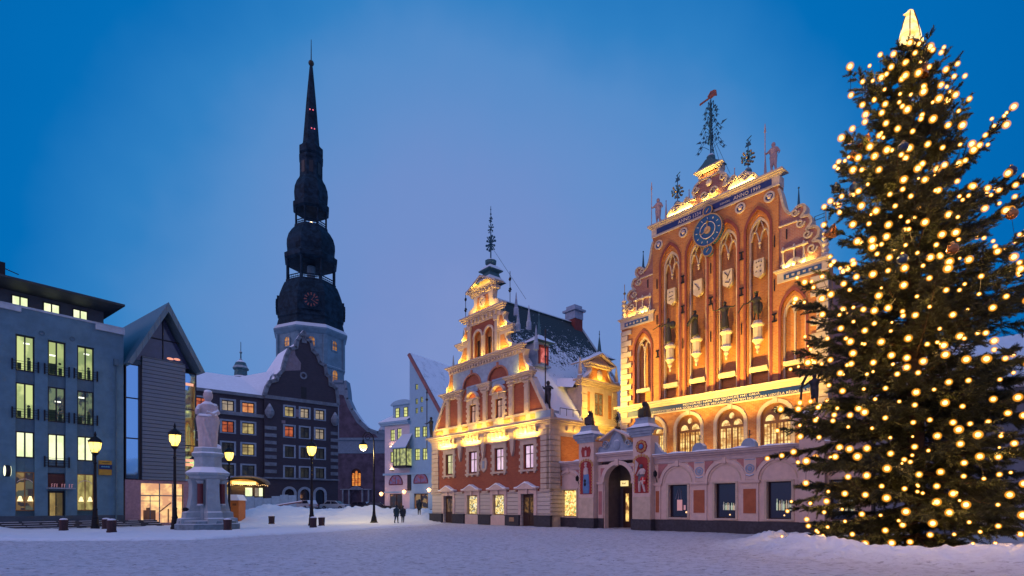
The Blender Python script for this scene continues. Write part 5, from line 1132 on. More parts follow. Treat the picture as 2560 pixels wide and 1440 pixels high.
for k, wd in enumerate((.12, .16, .1, 0, .14, .12, 0, .1, .15)):
    if wd: x = a+.12+k*.14; sgn.box(x, x+.025, -.4, -.37, 2.93, 3.18).box(x, x+wd*.6, -.4, -.37, 3.15, 3.18).box(x, x+wd*.5, -.4, -.37, 3.04, 3.06)
sgn.build('red_lettering', glow('red_letters', (.35, .02, .04), .5), L)
s = MB().box(-1.5, -.72, -.22, -.02, 3.93, 5.0).build('sign_box', mat('yellow_sign', (.42, .24, .03), .5), L)
MB().box(-1.52, -.70, -.24, -.221, 4.35, 4.70).build('sign_band', mat('navy_sign_band', (.01, .03, .10), .5), s)
k = MB()
for i in range(9): x = -1.38+i*.06; k.box(x, x+.035, -.255, -.241, 4.50, 4.57+.02*(i % 2))
k.build('sign_lettering', mat('pale_blue_letters', (.12, .45, .6), .5), s)
k = MB()
for i in range(8): x = -1.32+i*.06; k.box(x, x+.04, -.235, -.221, 4.83, 4.885)
k.build('sign_lettering', mat('dark_letters', (.07, .04, .01), .5), s)
rs = MB().lathe([(.36, 0), (.38, .04), (.38, .22), (.36, .26)], 0, 0, 20).xf(Matrix.Translation((-6.62, -.5, 3.95)) @ Matrix.Rotation(PI/2, 4, 'Y') @ Matrix.Translation((0, 0, -.13))).build('round_sign', M['frame'], L)
MB().lathe([(.34, -.01), (.34, 0.28)], 0, 0, 20).xf(Matrix.Translation((-6.62, -.5, 3.95)) @ Matrix.Rotation(PI/2, 4, 'Y') @ Matrix.Translation((0, 0, -.13))).build('sign_face', glow('round_sign_glow', (.95, .95, .6), 1.6), rs)
MB().tube([(-.42, -.12, 12.4), (-.42, -.12, .6)], .06).box(-.56, -.28, -.25, .0, 12.2, 12.7).build('downpipe', M['spandrel'], L)
wr = MB()
for x in (-4.75, -3.05): wr.ring(x, 13.6, .13, .16, -.06, -.03, 14)
wr.build('wall_ring', M['spandrel'], L)
MB().box(-7.1, -6.6, .2, .6, 16.86, 17.9).tube([(-6.9, .3, 17.6), (-5.9, .3, 17.35)], .03).build('rooftop_duct', M['iron'], L)
stp = thing('entrance_steps', 'dark stone steps with snowy treads along the office block', 'steps', FL.w(0, 0), FL.a)
k = MB()
for i in range(4): k.box(-12, 2.2, -1.9+i*.45, -.06, -.1, .13+i*.135)
k.build('step', mat('dark_step_stone', (.06, .065, .075), .7, snow=False), stp)
k = MB()
for i in range(4):
    for j in range(14):
        x = -12+j+rng.random()*.4; k.box(x, x+.5+rng.random()*.5, -1.86+i*.45, -1.62+i*.45+rng.random()*.1, .13+i*.135, .15+i*.135)
k.build('snow_cover', M['snow'], stp)

# ------------------------------------------------------------------ GLASS GABLED HOUSE
G = thing('gabled_glass_house', 'modern steep gabled house with grey slatted front over a lit glazed ground floor', 'building', FL.w(0, 0), FL.a)
M['slat'] = stripes('grey_slats', (.12, .17, .23), .30, depth=.10, rough=.5, metal=.2, dark=.15)
M['zinc'] = stripes('zinc_sheet', (.12, .19, .22), .42, axis=0, depth=.03, rough=.45, metal=.3, dark=.7)
M['refl'] = mat('sky_reflecting_glass', (.02, .03, .05), .03, 0, bump=0, spec=1.0)
M['refl'].node_tree.nodes['Principled BSDF'].inputs['Metallic'].default_value = 1.0
M['refl'].node_tree.nodes['Principled BSDF'].inputs['Base Color'].default_value = (.30, .62, .85, 1)
for l_ in list(M['refl'].node_tree.links):
    if l_.to_socket.name == 'Base Color': M['refl'].node_tree.links.remove(l_)
MB().box(1.3, 4.4, -.16, .2, 3.7, 13.3).build('slatted_screen', M['slat'], G)
MB().box(.2, .28, -.02, .4, 3.7, 12.5).box(1.1, 1.3, -.06, .4, 3.7, 12.6).box(5.25, 5.32, -.02, .4, 3.5, 12.7).build('corner_post', M['frame'], G)
for a, b, z0, z1 in ((.28, 1.1, 3.75, 6.8), (.28, 1.1, 6.9, 9.9), (.28, 1.1, 10.0, 12.5), (4.4, 5.25, 3.7, 6.6), (4.4, 5.25, 6.68, 9.6), (4.4, 5.25, 9.68, 12.6)):
    f = MB().box(a, b, .02, .1, z1, z1+.08).build('window', M['frame'], G); MB().box(a, b, .05, .08, z0, z1).build('pane', M['refl'], f)
f = MB().box(2.78, 2.84, -.02, .1, 13.3, 16.7).box(1.6, 4.1, -.02, .1, 14.9, 14.97).box(1.3, 4.5, -.02, .1, 13.3, 13.36).build('gable_window', M['frame'], G)
MB().plate([[(.9, 13.0), (4.8, 13.0), (2.81, 16.85)]], .06, .09).build('pane', mat('dusk_glass', (.03, .04, .09), .08, spec=.8, bump=0), f)
for x, z in ((3.35, 13.55), (3.85, 13.6)): MB().ball((x, .055, z), .16, 10, 6, (1.6, .1, .6)).build('ceiling_lamp', glow('pink_lamp', (1, .3, .12), .9), f)
for z in (11.6, 5.3, 4.95): MB().box(4.5, 5.1, .03, .05, z, z+.22).build('interior_light', glow('orange_interior', (1, .35, .12), .8), G)
rf = MB()
for (xa, za, xb, zb_) in ((.05, 12.4, 2.85, 17.75), (5.6, 12.7, 2.85, 17.75)):
    dx = .34 if xa < 2 else -.34
    rf.add([(xa, -1.0, za), (xb, -1.0, zb_), (xb, 14, zb_), (xa, 14, za), (xa+dx, -1.0, za-.02), (xb, -1.0, zb_-.75), (xb, 14, zb_-.75), (xa+dx, 14, za-.02)], [(0, 1, 2, 3), (0, 4, 5, 1), (4, 7, 6, 5), (3, 2, 6, 7), (0, 3, 7, 4)])
rf.build('roof', M['zinc'], G)
MB().box(.2, 5.3, .3, 14, 3.55, 12.4).box(.2, 5.3, 2.4, 14, .2, 3.56).build('body', mat('dark_interior', (.03, .035, .05), .7), G)
gp = MB().plate([rect(.2, 5.0, .0, 3.66), rect(1.25, 4.32, .3, 3.42)], -.02, .1).build('timber_hoarding', mat('pinkish_plywood', (.30, .19, .22), .8, vs=5), G)
f = MB().box(1.25, 4.32, .06, .12, 2.42, 2.5).box(2.55, 2.62, .06, .12, .3, 3.42).box(3.5, 3.56, .06, .12, .3, 3.42).box(1.25, 2.6, .05, .1, 2.0, 2.05).box(1.9, 1.94, .05, .1, .3, 2.42).build('window', M['slat'], G)
MB().box(1.2, 4.4, .5, .55, .25, 3.5).build('pane', lit('lit_showroom', (1, .66, .26), 1.25, (.62, .30, .16), .75, 1.0, (.42, .62)), f)
k = MB().box(1.55, 2.35, .2, .4, .3, 1.3).box(1.75, 1.95, .2, .4, 1.3, 1.5).tube([(2.7, .3, 1.2), (3.5, .3, 1.9)], .05).tube([(3.3, .3, .3), (3.3, .3, 1.4)], .05); k.build('building_clutter', mat('brown_boxes', (.3, .15, .08), .8), G)

# ------------------------------------------------------------------ DARK BRICK HOTEL
FH = Fr((-29.95, 95.0), 40.4)
H = thing('brick_hotel', 'dark brick hotel with stepped baroque gable, snowy roof wing and lit entrance awning', 'building', FH.w(0, 0), FH.a)
M['hbrick'] = brick('blackish_brick', (.030, .028, .042), (.042, .035, .05), (.04, .04, .055), .5, .16, .02)
M['hstone'] = mat('weathered_grey_stone', (.15, .18, .21), .85, var=.3, vs=1.2, snow=True)
gab = [(-12.0, 0), (0, 0), (0, 19.2), (-.3, 21.8), (-.9, 22.2), (-1.4, 22.3), (-1.5, 23.6), (-2.1, 24.0), (-2.3, 25.4), (-3.2, 25.8), (-3.6, 27.0), (-4.4, 27.6), (-4.7, 29.0), (-5.4, 29.4), (-5.85, 30.4), (-6.4, 29.6), (-6.9, 28.8), (-7.1, 27.6), (-8.1, 27.2), (-8.6, 26.0), (-8.9, 24.9), (-9.2, 23.6), (-10.0, 22.6), (-10.2, 21.8), (-11.2, 21.4), (-11.6, 20.6), (-12.0, 19.2)]
hw_ = [(-8.9, -7.45), (-6.4, -5.0), (-3.9, -2.4)]; rows = [(16.2, 17.8), (12.9, 14.65), (9.6, 11.35), (6.3, 8.0)]
ww = [(-21.5, -20.0), (-18.0, -16.3), (-15.15, -13.35)]
gh = [rect(a, b, z0, z1) for a, b in hw_ for z0, z1 in rows]+[rarch((a+b)/2, .75, 1.2, 3.7, 8) for a, b in hw_]
MB().plate([gab]+gh, 0, .5).build('gable_wall', M['hbrick'], H)
MB().plate([rect(-26, -12.0, 0, 19.0)]+[rect(a, b, z0, z1) for a, b in ww for z0, z1 in rows], .6, 1.1).box(-26, 0, 1.2, 1.4, 0, 19).build('wall', M['hbrick'], H)
st = MB().box(-12.0, 0, -.25, .1, 18.7, 19.25).box(-26, -12, .2, .7, 18.7, 19.15).box(-26, -12, .25, .7, 15.6, 16.1).box(-12.2, .1, -.3, .1, 6.0, 6.25).box(-26, -12.2, .35, .7, 6.0, 6.2)
strip(st, gab[2:], .55, -.25, .6)
for x0, x1 in ((-12.0, -10.2), (-1.3, 0)):
    for i in range(7): st.box(x0, x1, -.12, .02, 6.9+i*1.15, 7.45+i*1.15)
for x, z in ((-11.3, 16.2), (-.6, 16.0)): st.lathe([(.3, z-.6), (.7, z), (.75, z+.5), (.4, z+1.2), (.1, z+1.7)], x, -.2, 8)
st.ring(-5.9, 23.2, .35, .6, -.1, .05, 14); st.box(-6.2, -5.4, -.1, .02, 28.6, 30.2).box(-6.7, -5.0, -.3, .4, 29.7, 30.0)
st.box(-10.6, -9.6, -.2, .3, 25.0-2.6, 25.3-2.6)
st.build('stone_trim', M['hstone'], H)
MB().plate([[(-9.0, 23.5), (-6.4, 24.0), (-6.3, 25.2), (-7.2, 26.4), (-7.3, 27.2), (-8.2, 27.0), (-8.9, 25.0)]], -.02, .01).plate([rect(-7.3, -6.6, 16.3, 17.5)], -.02, .01).plate([rect(-9.4, -8.8, 15.0, 15.5)], -.02, .01).build('plaster_patch', mat('patchy_render', (.20, .17, .20), .9), H)
MB().box(-6.3, -5.4, -.015, .02, 19.4, 21.3).build('gable_hatch', M['frame'], H)
M['h_warm'] = lit('hotel_room_warm', (1, .42, .12), .75, (.7, .2, .05), 1.0, 1); M['h_yel'] = lit('hotel_room_yellow', (.8, .62, .22), .65, (.35, .25, .1), .9, 1); M['h_pale'] = lit('hotel_room_pale', (.55, .42, .28), .7, (.3, .25, .2), .9, 1); M['h_dk'] = lit('hotel_room_dark', (.06, .06, .05), .35, (.015, .02, .03), .9, 1); M['h_red'] = lit('hotel_room_red', (.85, .18, .04), .65, (.3, .05, .01), .9, 1)
gp_ = [['h_yel', 'h_pale', 'h_pale'], ['h_red', 'h_dk', 'h_pale'], ['h_dk', 'h_dk', 'h_dk'], ['h_dk', 'h_dk', 'h_dk']]
wp_ = [['h_red', 'h_pale', 'h_warm'], ['h_dk', 'h_red', 'h_yel'], ['h_dk', 'h_dk', 'h_yel'], ['h_dk', 'h_dk', 'h_dk']]
sr = MB()
for (bs_, pats, y) in ((hw_, gp_, 0), (ww, wp_, .6)):
    for j, (a, b) in enumerate(bs_):
        for i, (z0, z1) in enumerate(rows):
            window(H, a, b, z0, z1, y+.2, M[pats[i][j]], M['frame'], 2, 1, .12, hz=[z1-.55])
            sr.plate([rect(a-.28, b+.28, z0-.15, z1+.25), rect(a, b, z0, z1)], y-.06, y+.01)
for a, b in hw_:
    c = (a+b)/2; sr.ring(c, 3.7, .75, 1.15, -.1, .02, 14, 0, PI).box(c-1.15, c-.75, -.1, .02, .8, 3.7).box(c+.75, c+1.15, -.1, .02, .8, 3.7)
    f = MB().box(c-.03, c+.03, .2, .25, 1.2, 4.4).build('window', M['frame'], H); MB().box(c-.74, c+.74, .26, .3, 1.2, 4.5).build('pane', M['dglass'], f)
sr.build('window_surround', mat('pale_blue_surround', (.24, .30, .35), .8), H)
rf = MB().add([(-27, .3, 19.15), (-12, .3, 19.15), (-9.2, 5.5, 24.5), (-27, 5.0, 22.6), (-27, 13, 19), (-9, 13, 19), (-14.4, 5.0, 22.6)], [(0, 1, 6, 3), (1, 2, 6), (3, 6, 5, 4), (6, 2, 5)])
rf.build('roof', M['snow'], H); MB().add([(-11.8, .5, 19.2), (0, .5, 19.2), (-5.85, .5, 29.5), (-11.8, 13, 19.2), (0, 13, 19.2), (-5.85, 13, 29.5)], [(0, 2, 5, 3), (1, 4, 5, 2), (3, 5, 4)]).build('gable_roof', M['snow'], H)
MB().lathe([(1.7, 22), (1.5, 23.3), (1.05, 23.6), (1.0, 24.6), (1.25, 24.7), (1.3, 24.9), (1.05, 25.3), (.8, 25.9), (.3, 26.3), (.12, 26.6), (.1, 27.4), (.25, 27.6), (.06, 27.9), (.05, 29.4)], -13.2, 9.0, 8).build('roof_turret', M['verdigris'], H)
# entrance awning
c = -15.1; aw = MB()
pts = [(c+3.3*math.cos(PI*i/12), 5.0+1.15*math.sin(PI*i/12)) for i in range(13)]
for (xa, za), (xb, zb_) in zip(pts[:-1], pts[1:]): aw.add([(xa, -2.2, za), (xb, -2.2, zb_), (xb, .6, zb_), (xa, .6, za), (xa, -2.2, za+.14), (xb, -2.2, zb_+.14), (xb, .6, zb_+.14), (xa, .6, za+.14)], [(0, 1, 2, 3), (4, 7, 6, 5), (0, 4, 5, 1), (2, 6, 7, 3)])
aw.build('awning', mat('awning_metal', (.2, .2, .22), .5, snow=True), H)
aw = MB().plate([[(c+2.3*math.cos(PI*i/12), 5.05+.75*math.sin(PI*i/12)) for i in range(13)]], .2, .25).build('awning_panel', lit('awning_lining', (1, .5, .08), 1.0, (.6, .22, .03), 1, 1), H)
MB().box(c-1.9, c+1.5, -1.2, -1.0, 4.95, 5.4).build('awning_light', glow('awning_strip', (1, .68, .11), 1.4), H)
k = MB()
for i in range(24): k.ball((c-3.1+i*.26, -2.25, 4.85+.08*math.sin(i*1.3)), .06, 5, 4)
k.build('string_light', glow('string_bulbs', (1, .55, .15), 2.0), H)
e = MB().box(c-2.9, c+2.9, .2, .5, 1.0, 4.8).build('entrance', mat('dark_entrance', (.05, .03, .02), .5), H)
for a, b, m_ in ((c-2.8, c-2.1, 'h_yel'), (c+.3, c+1.3, 'o_hot'), (c+1.7, c+2.2, 'h_pale'), (c+2.3, c+2.85, 'o_hot')): MB().box(a, b, .15, .199, 3.2, 4.5).build('pane', M[m_], e)
wash(H, (c, -1.4, 4.6), (R(120), 0, 0), 3, 60, (1, .6, .2), .4)

# ------------------------------------------------------------------ CHURCH TOWER
tcx, tcy = at(778, 145)[:2]; ta = math.atan2(-tcy, -tcx)
T = thing('church_tower', 'tall dark baroque church spire in tiers with open galleries and a clock', 'tower', (tcx, tcy, 0), ta)
K = 1/math.cos(PI/8); oct_ = lambda pr: [(r*K, z) for r, z in pr]
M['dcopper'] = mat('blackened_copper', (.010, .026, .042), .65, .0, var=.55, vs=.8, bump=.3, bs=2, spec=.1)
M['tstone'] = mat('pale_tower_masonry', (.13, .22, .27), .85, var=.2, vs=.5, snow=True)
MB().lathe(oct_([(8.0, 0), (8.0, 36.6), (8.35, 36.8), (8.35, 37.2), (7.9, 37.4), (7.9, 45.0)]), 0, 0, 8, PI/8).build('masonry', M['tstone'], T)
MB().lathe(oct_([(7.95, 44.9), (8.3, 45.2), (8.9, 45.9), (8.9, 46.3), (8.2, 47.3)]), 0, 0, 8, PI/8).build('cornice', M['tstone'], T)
pil = MB()
for i in range(8):
    a = PI/8+i*PI/4; pil.box(-.5, .5, -.5, .5, 37.4, 44.8)
    for k in range(len(pil.v)-8, len(pil.v)): x, y, z = pil.v[k]; x += 8.35; pil.v[k] = (x*math.cos(a)-y*math.sin(a), x*math.sin(a)+y*math.cos(a), z)
pil.build('pilaster', M['tstone'], T)
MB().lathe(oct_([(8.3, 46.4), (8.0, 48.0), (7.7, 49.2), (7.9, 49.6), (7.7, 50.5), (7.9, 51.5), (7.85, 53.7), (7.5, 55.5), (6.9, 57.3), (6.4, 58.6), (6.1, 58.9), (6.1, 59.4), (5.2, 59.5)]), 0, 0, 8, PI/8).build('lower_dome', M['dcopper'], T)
def gallery(r_, z0, z1, cw):
    k = MB()
    for i in range(8):
        a = PI/8+i*PI/4; b = a+PI/4; R_ = r_*K
        p0 = (R_*math.cos(a), R_*math.sin(a)); p1 = (R_*math.cos(b), R_*math.sin(b))
        k.tube([(*p0, z0), (*p0, z1)], cw, 8)
        k.tube([(*p0, z0+1.1), (*p1, z0+1.1)], .15, 4); k.tube([(*p0, z0+.5), (*p1, z0+.5)], .12, 4)
        for t in (.15, .3, .45, .6, .75, .9): x, y = p0[0]+(p1[0]-p0[0])*t, p0[1]+(p1[1]-p0[1])*t; k.tube([(x, y, z0), (x, y, z0+1.1)], .05, 4)
    return k
gallery(5.7, 59.4, 64.8, .30).build('gallery_columns', M['dcopper'], T)
MB().lathe([(1.0, 59.4), (1.0, 64.5)], 0, 0, 8).build('core', M['tstone'], T)
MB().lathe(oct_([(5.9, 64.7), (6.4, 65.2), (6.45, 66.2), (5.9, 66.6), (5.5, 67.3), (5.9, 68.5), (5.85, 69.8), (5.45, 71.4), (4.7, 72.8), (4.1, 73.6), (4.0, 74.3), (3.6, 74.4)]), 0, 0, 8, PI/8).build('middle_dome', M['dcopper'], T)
gallery(3.7, 74.3, 78.9, .22).build('gallery_columns', M['dcopper'], T)
MB().ball((-.2, 0, 76.3), .28, 8, 6).build('gallery_light', glow('gallery_lamp', (1, .6, .3), 6), T)
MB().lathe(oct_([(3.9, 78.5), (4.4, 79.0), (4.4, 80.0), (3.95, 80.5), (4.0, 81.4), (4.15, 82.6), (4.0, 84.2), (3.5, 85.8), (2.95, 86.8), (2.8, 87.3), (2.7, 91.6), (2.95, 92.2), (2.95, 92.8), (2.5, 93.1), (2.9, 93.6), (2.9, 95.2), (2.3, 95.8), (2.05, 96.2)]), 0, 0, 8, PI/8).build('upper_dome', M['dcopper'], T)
k = MB()
for i in range(8): a = i*PI/4; k.box(-.05, .05, -.5, .5, 88.0, 91.0);
for i in range(8):
    a = i*PI/4
    for q_ in range(i*8, i*8+8): x, y, z = k.v[q_]; x += 2.76; k.v[q_] = (x*math.cos(a)-y*math.sin(a), x*math.sin(a)+y*math.cos(a), z)
k.build('lantern_opening', M['frame'], T)
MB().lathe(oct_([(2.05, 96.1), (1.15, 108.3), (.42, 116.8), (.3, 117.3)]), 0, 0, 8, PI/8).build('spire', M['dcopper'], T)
MB().ball((0, 0, 118.0), .72, 12, 8).tube([(0, 0, 118.5), (0, 0, 124.2)], [.14, .07]).plate([[(-.6, 121.8), (.3, 121.5), (.9, 122.0), (.5, 122.3), (.3, 123.0), (0, 122.4), (-.4, 122.6)]], -.08, .08).build('weathercock', M['bronze'], T)
RED = glow('red_beacon', (1, .02, .04), 0.9)
for x, y, z in ((1.75, .45, 104.8), (1.75, -.3, 104.8), (2.05, .1, 99.8), (2.0, 1.1-.3, 99.8)): MB().ball((x-.2, y, z), .17, 8, 6).build('beacon', RED, T)
cf = MB(); cf.disc(0, 0, 2.05, -.35, 0, 28); cm_ = Matrix.Translation((7.9, 0, 53.2)) @ Matrix.Rotation(PI/2, 4, 'Z')
for (ang) in (0, PI/2, PI, -PI/2):
    RM = Matrix.Rotation(ang, 4, 'Z') @ Matrix.Translation((8.1, .0, 53.0)) @ Matrix.Rotation(PI/2, 4, 'Z')
    c_ = MB().disc(0, 0, 2.0, -.4, 0, 28).box(-2.2, 2.2, -.1, 1.5, -2.3, 2.2).xf(RM).build('clock', M['dcopper'], T)
    hm = MB()
    for i in range(12):
        a = 2*PI*i/12
        hm.add([(math.cos(a)*r_-math.sin(a)*w_, -.45, math.sin(a)*r_+math.cos(a)*w_) for r_, w_ in ((1.05, -.1), (1.05, .1), (1.7, .17), (1.7, -.17))], [(0, 1, 2, 3)])
    hm.plate([[(-.06, -.2), (.06, -.2), (.9, 1.0), (.8, 1.1)]], -.5, -.46).plate([[(-.06, 0), (.06, 0), (.9, -.45), (.8, -.6)]], -.5, -.46)
    hm.xf(RM).build('clock_numerals', mat('reddish_gilding', (.22, .07, .06), .5), c_)
M['amber'] = lit('amber_tower_window', (.8, .33, .04), .6, (.15, .06, .02), .8, 1)
for i in range(8):
    for z, hgt, hw2 in ((41.6, 2.6, .8), (33.5, 3.4, .9)):
        RM = Matrix.Rotation(i*PI/4, 4, 'Z') @ Matrix.Translation((7.9 if z > 40 else 8.0, 0, z)) @ Matrix.Rotation(PI/2, 4, 'Z')
        f = MB().plate([rarch(0, hw2+.35, -.3, hgt*.6, 10), rarch(0, hw2, 0, hgt*.6, 10)], -.2, .05).box(-.06, .06, -.12, .0, 0, hgt*.6+hw2).box(-hw2, hw2, -.12, 0, hgt*.45, hgt*.45+.12).xf(RM).build('window', M['tstone'], T)
        MB().plate([rarch(0, hw2, 0, hgt*.6, 10)], -.06, .0).xf(RM).build('pane', M['amber'] if i in (0, 7, 1) else M['dglass'], f)

# ------------------------------------------------------------------ CHURCH BODY beside the tower
CH = thing('church_nave', 'rough brick church end with swept baroque shoulder and a glowing arched window', 'church', (-39.4, 125, 0), 0)
M['chbrick'] = mat('soot_stained_brick', (.075, .06, .085), .9, var=.4, vs=.6); M['chst'] = mat('blue_grey_render', (.13, .19, .24), .85, var=.15, snow=True)
sh_ = [(-6, 17), (-6, 30), (1.6, 30), (1.9, 28.2), (2.1, 26), (3.2, 23.6), (5.0, 21), (7.0, 19.1), (9.0, 18.4), (10.4, 18.3), (10.6, 17)]
MB().plate([sh_], .2, 3).build('shoulder_gable', M['chst'], CH); MB().plate([[(.2, 17.2), (.2, 27), (1.2, 26.8), (2.2, 24), (4.2, 20.6), (6.6, 18.5), (8.4, 17.9), (9.0, 17.2)]], .17, .19).build('gable_field', M['chbrick'], CH)
s = MB(); strip(s, sh_[2:10], .5, .0, 3.1); s.box(-6, 11, -.3, .3, 16.6, 17.1).box(-6, 11, -.15, .3, 13.6, 14.0).box(-1, 1.2, -.2, .5, 29.6, 30.2).lathe([(.9, 18.2), (1.1, 19), (.6, 19.8), (.1, 20.6)], 10.0, 1, 8); s.build('cornice', M['chst'], CH)
s = MB(); s.box(-6, 10.9, .0, .4, 13.9, 16.7).build('attic_wall', M['chst'], CH)
MB().plate([rect(-6, 11, 0, 13.7), rarch(4.1, 1.1, 6.1, 9.1), lancet(4.1, 1.3, 1.0, 3.2, 1)], 0, .6).box(-6, 11, .6, 1.0, 0, 13.6).build('wall', M['chbrick'], CH)
f = MB().plate([rarch(4.1, 1.1, 6.1, 9.1), rarch(3.4, .28, 6.3, 8.9, 6), rarch(4.1, .28, 6.3, 9.4, 6), rarch(4.8, .28, 6.3, 8.9, 6)], .2, .3)
for k in range(7): f.box(3.1, 5.1, .19, .21, 6.6+k*.42, 6.65+k*.42)
f = f.build('window', mat('leaded_frame', (.06, .02, .01), .6), CH); MB().box(3.0, 5.2, .32, .36, 6.1, 10.2).build('pane', lit('stained_window', (1, .36, .06), .95, (.6, .12, .02), 1.5, 1), f)
s = MB()
s.box(.6, 2.6, -.5, .1, 5.35, 5.55).box(2.6, 5.6, -.5, .1, 5.35, 5.55).box(5.6, 7.6, -.5, .1, 5.35, 5.55); s.plate([[(2.2, 5.4), (4.1, 6.3), (6.0, 5.4)]], -.3, .0)
for x in (1.2, 2.6, 5.6, 7.0): s.tube([(x, -.35, .5), (x, -.35, 5.3)], .2, 8)
s.build('portal', M['hstone'], CH)
MB().box(-6, 11, 1.0, 26, 0, 13.5).build('body', M['chbrick'], CH)

# ------------------------------------------------------------------ WHITE GABLED HOUSE
FW = Fr((-14.84, 80.0), -32.3)
V = thing('white_gabled_house', 'white half-gabled house with bay window and yellow-lit small windows', 'house', FW.w(0, 0), FW.a)
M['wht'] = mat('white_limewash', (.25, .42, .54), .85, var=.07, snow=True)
gz_ = [(1.35, 18.77, .5, .8), (1.35, 16.7, .45, .8), (2.3, 16.85, .45, .8), (1.35, 15.35, .45, .8), (2.3, 15.45, .45, .8)]
big = [(1.47, 12.25, .95, 1.5), (2.9, 12.25, .9, 1.5), (1.47, 9.05, .95, 1.65), (2.9, 9.05, .9, 1.65)]
lw = [(-3.4, 12.15, .85, 1.65), (-2.05, 12.25, .85, 1.65), (-3.4, 8.9, .85, 1.6)]
hl = lambda L_: [rect(x-w_/2, x+w_/2, z-h/2, z+h/2) for x, z, w_, h in L_]
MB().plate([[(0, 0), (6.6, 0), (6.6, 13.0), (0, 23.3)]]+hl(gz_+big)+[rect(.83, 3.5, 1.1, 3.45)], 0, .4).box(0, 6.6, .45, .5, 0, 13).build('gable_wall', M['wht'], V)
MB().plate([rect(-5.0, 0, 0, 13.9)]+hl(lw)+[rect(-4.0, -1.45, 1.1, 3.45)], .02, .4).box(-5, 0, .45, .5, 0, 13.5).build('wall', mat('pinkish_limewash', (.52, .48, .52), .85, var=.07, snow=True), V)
M['vyel'] = lit('yellow_panes', (.85, .88, .28), .95, (.6, .62, .2), 1.5, 1)
for x, z, w_, h in gz_+big+lw: window(V, x-w_/2, x+w_/2, z-h/2, z+h/2, .12, M['vyel'], M['frame'], 2, 3, .08)
e = MB().box(-5.7, .1, -.6, .5, 13.85, 14.1).box(-5.6, .05, -.45, .5, 13.6, 13.85); e.box(-5.2, 4.4, -.2, .05, 6.2, 6.5).box(-5.1, 6.6, -.1, .05, 3.6, 3.8); e.build('eaves', M['wht'], V)
MB().add([(-5.8, -.65, 14.1), (0, -.65, 14.1), (0, 1.6, 15.4), (-5.0, 1.6, 15.4)], [(0, 1, 2, 3)]).add([(-5.0, 1.6, 15.4), (0, 1.6, 15.4), (0, 6, 18.5), (-4.4, 6, 18.5)], [(0, 1, 2, 3)]).build('lower_roof', M['snow'], V)
dm = MB().box(-3.9, -.05, .6, 3.5, 14.6, 16.6).build('dormer', M['wht'], V)
k = MB()
pts = [(-1.95+2.2*math.cos(PI*i/10), 16.6+.75*math.sin(PI*i/10)) for i in range(11)]; k.plate([pts], .3, 4.0); k.build('dormer_roof', M['wht'], dm)
for x in (-2.9, -1.25): window(dm, x-.4, x+.4, 14.75, 16.2, .5, M['vyel'], M['frame'], 1, 3, .08)
by = MB().box(-2.2, .4, -1.2, .0, 7.2, 7.5).box(-2.2, .4, -1.15, .0, 9.9, 10.0)
for x in (-2.2, -1.6, -.9, .28): by.box(x, x+.12, -1.15, -1.0, 7.5, 9.9)
by = by.build('bay_window', M['frame'], V); MB().box(-2.1, -.95, -1.08, -1.04, 7.5, 9.9).box(-.9, .3, -1.08, -1.04, 7.5, 9.9).box(.32, .36, -1.08, .0, 7.5, 9.9).build('pane', lit('bay_room', (.62, .66, .22), .8, (.2, .22, .1), 2, 1), by)
MB().add([(-2.5, -1.35, 9.95), (.5, -1.35, 9.95), (.5, .0, 12.0), (-1.4, .0, 12.0), (-2.5, -1.35, 10.1), (.5, -1.35, 10.1), (.5, .0, 12.15), (-1.4, .0, 12.15)], [(0, 1, 2, 3), (4, 7, 6, 5), (0, 4, 5, 1), (3, 2, 6, 7), (0, 3, 7, 4), (1, 5, 6, 2)]).build('bay_roof', M['wht'], by)
for c, zc in ((-2.72, 4.9), (2.15, 5.0)):
    f = MB().ring(c, zc, 1.25, 1.4, -.06, .03, 14, 0, PI).box(c-1.35, c+1.35, -.06, .03, zc-.15, zc).box(c-.04, c+.04, -.05, 0, zc, zc+1.2).build('arched_window', mat('maroon_frame', (.12, .03, .05), .6), V); MB().plate([[(c+1.25*math.cos(PI*i/10), zc+1.25*math.sin(PI*i/10)) for i in range(11)]], -.03, .0).build('pane', lit('dusk_shop', (.12, .12, .35), .5, (.25, .04, .06), 2, 1), f)
for x0, x1 in ((-4.0, -1.45), (.83, 3.5)):
    f = MB().box(x0, x1, .1, .16, 3.3, 3.45).box((x0+x1)/2-.05, (x0+x1)/2+.05, .1, .16, 1.1, 3.4).build('shop_window', M['darkwood'], V); MB().box(x0, x1, .18, .22, 1.1, 3.45).build('pane', shop('street_shop_%d' % int(x1), .5, [(.02, .02, .02), (.3, .12, .04), (.03, .02, .02), (.02, .02, .03), (.5, .3, .1) if x0 > 0 else (.1, .04, .02), (.02, .02, .02)], 1.6), f)
MB().box(-5.1, 6.6, -.2, .0, 0, 1.2).build('plinth', M['navy'], V)
MB().box(-.35, .3, -.12, .0, 3.9, 6.2).build('niche_panel', M['frame'], V)
rf = MB().add([(0, .0, 23.4), (6.9, .0, 12.9), (6.9, .0, 13.4), (0, -.0, 23.9), (0, 20, 23.4), (6.9, 20, 12.9), (6.9, 20, 13.4), (0, 20, 23.9)], [(3, 2, 6, 7), (0, 4, 5, 1), (0, 1, 2, 3), (4, 7, 6, 5), (0, 3, 7, 4), (1, 5, 6, 2)]); rf.build('roof', snowroof('frosted_tiles', (.10, .14, .20), .35, .75, None, .8, 10, .5), V)
k = MB(); strip(k, [(0, 23.55), (6.9, 13.1)], .45, -.25, .05); k.build('gable_coping', mat('reddish_coping', (.25, .11, .11), .8), V)
MB().box(0, .4, .4, 20, 0, 23).box(-5, -4.7, .4, 12, 0, 13.9).box(-5, 6.6, 19.6, 20, 0, 13).build('side_wall', M['wht'], V)
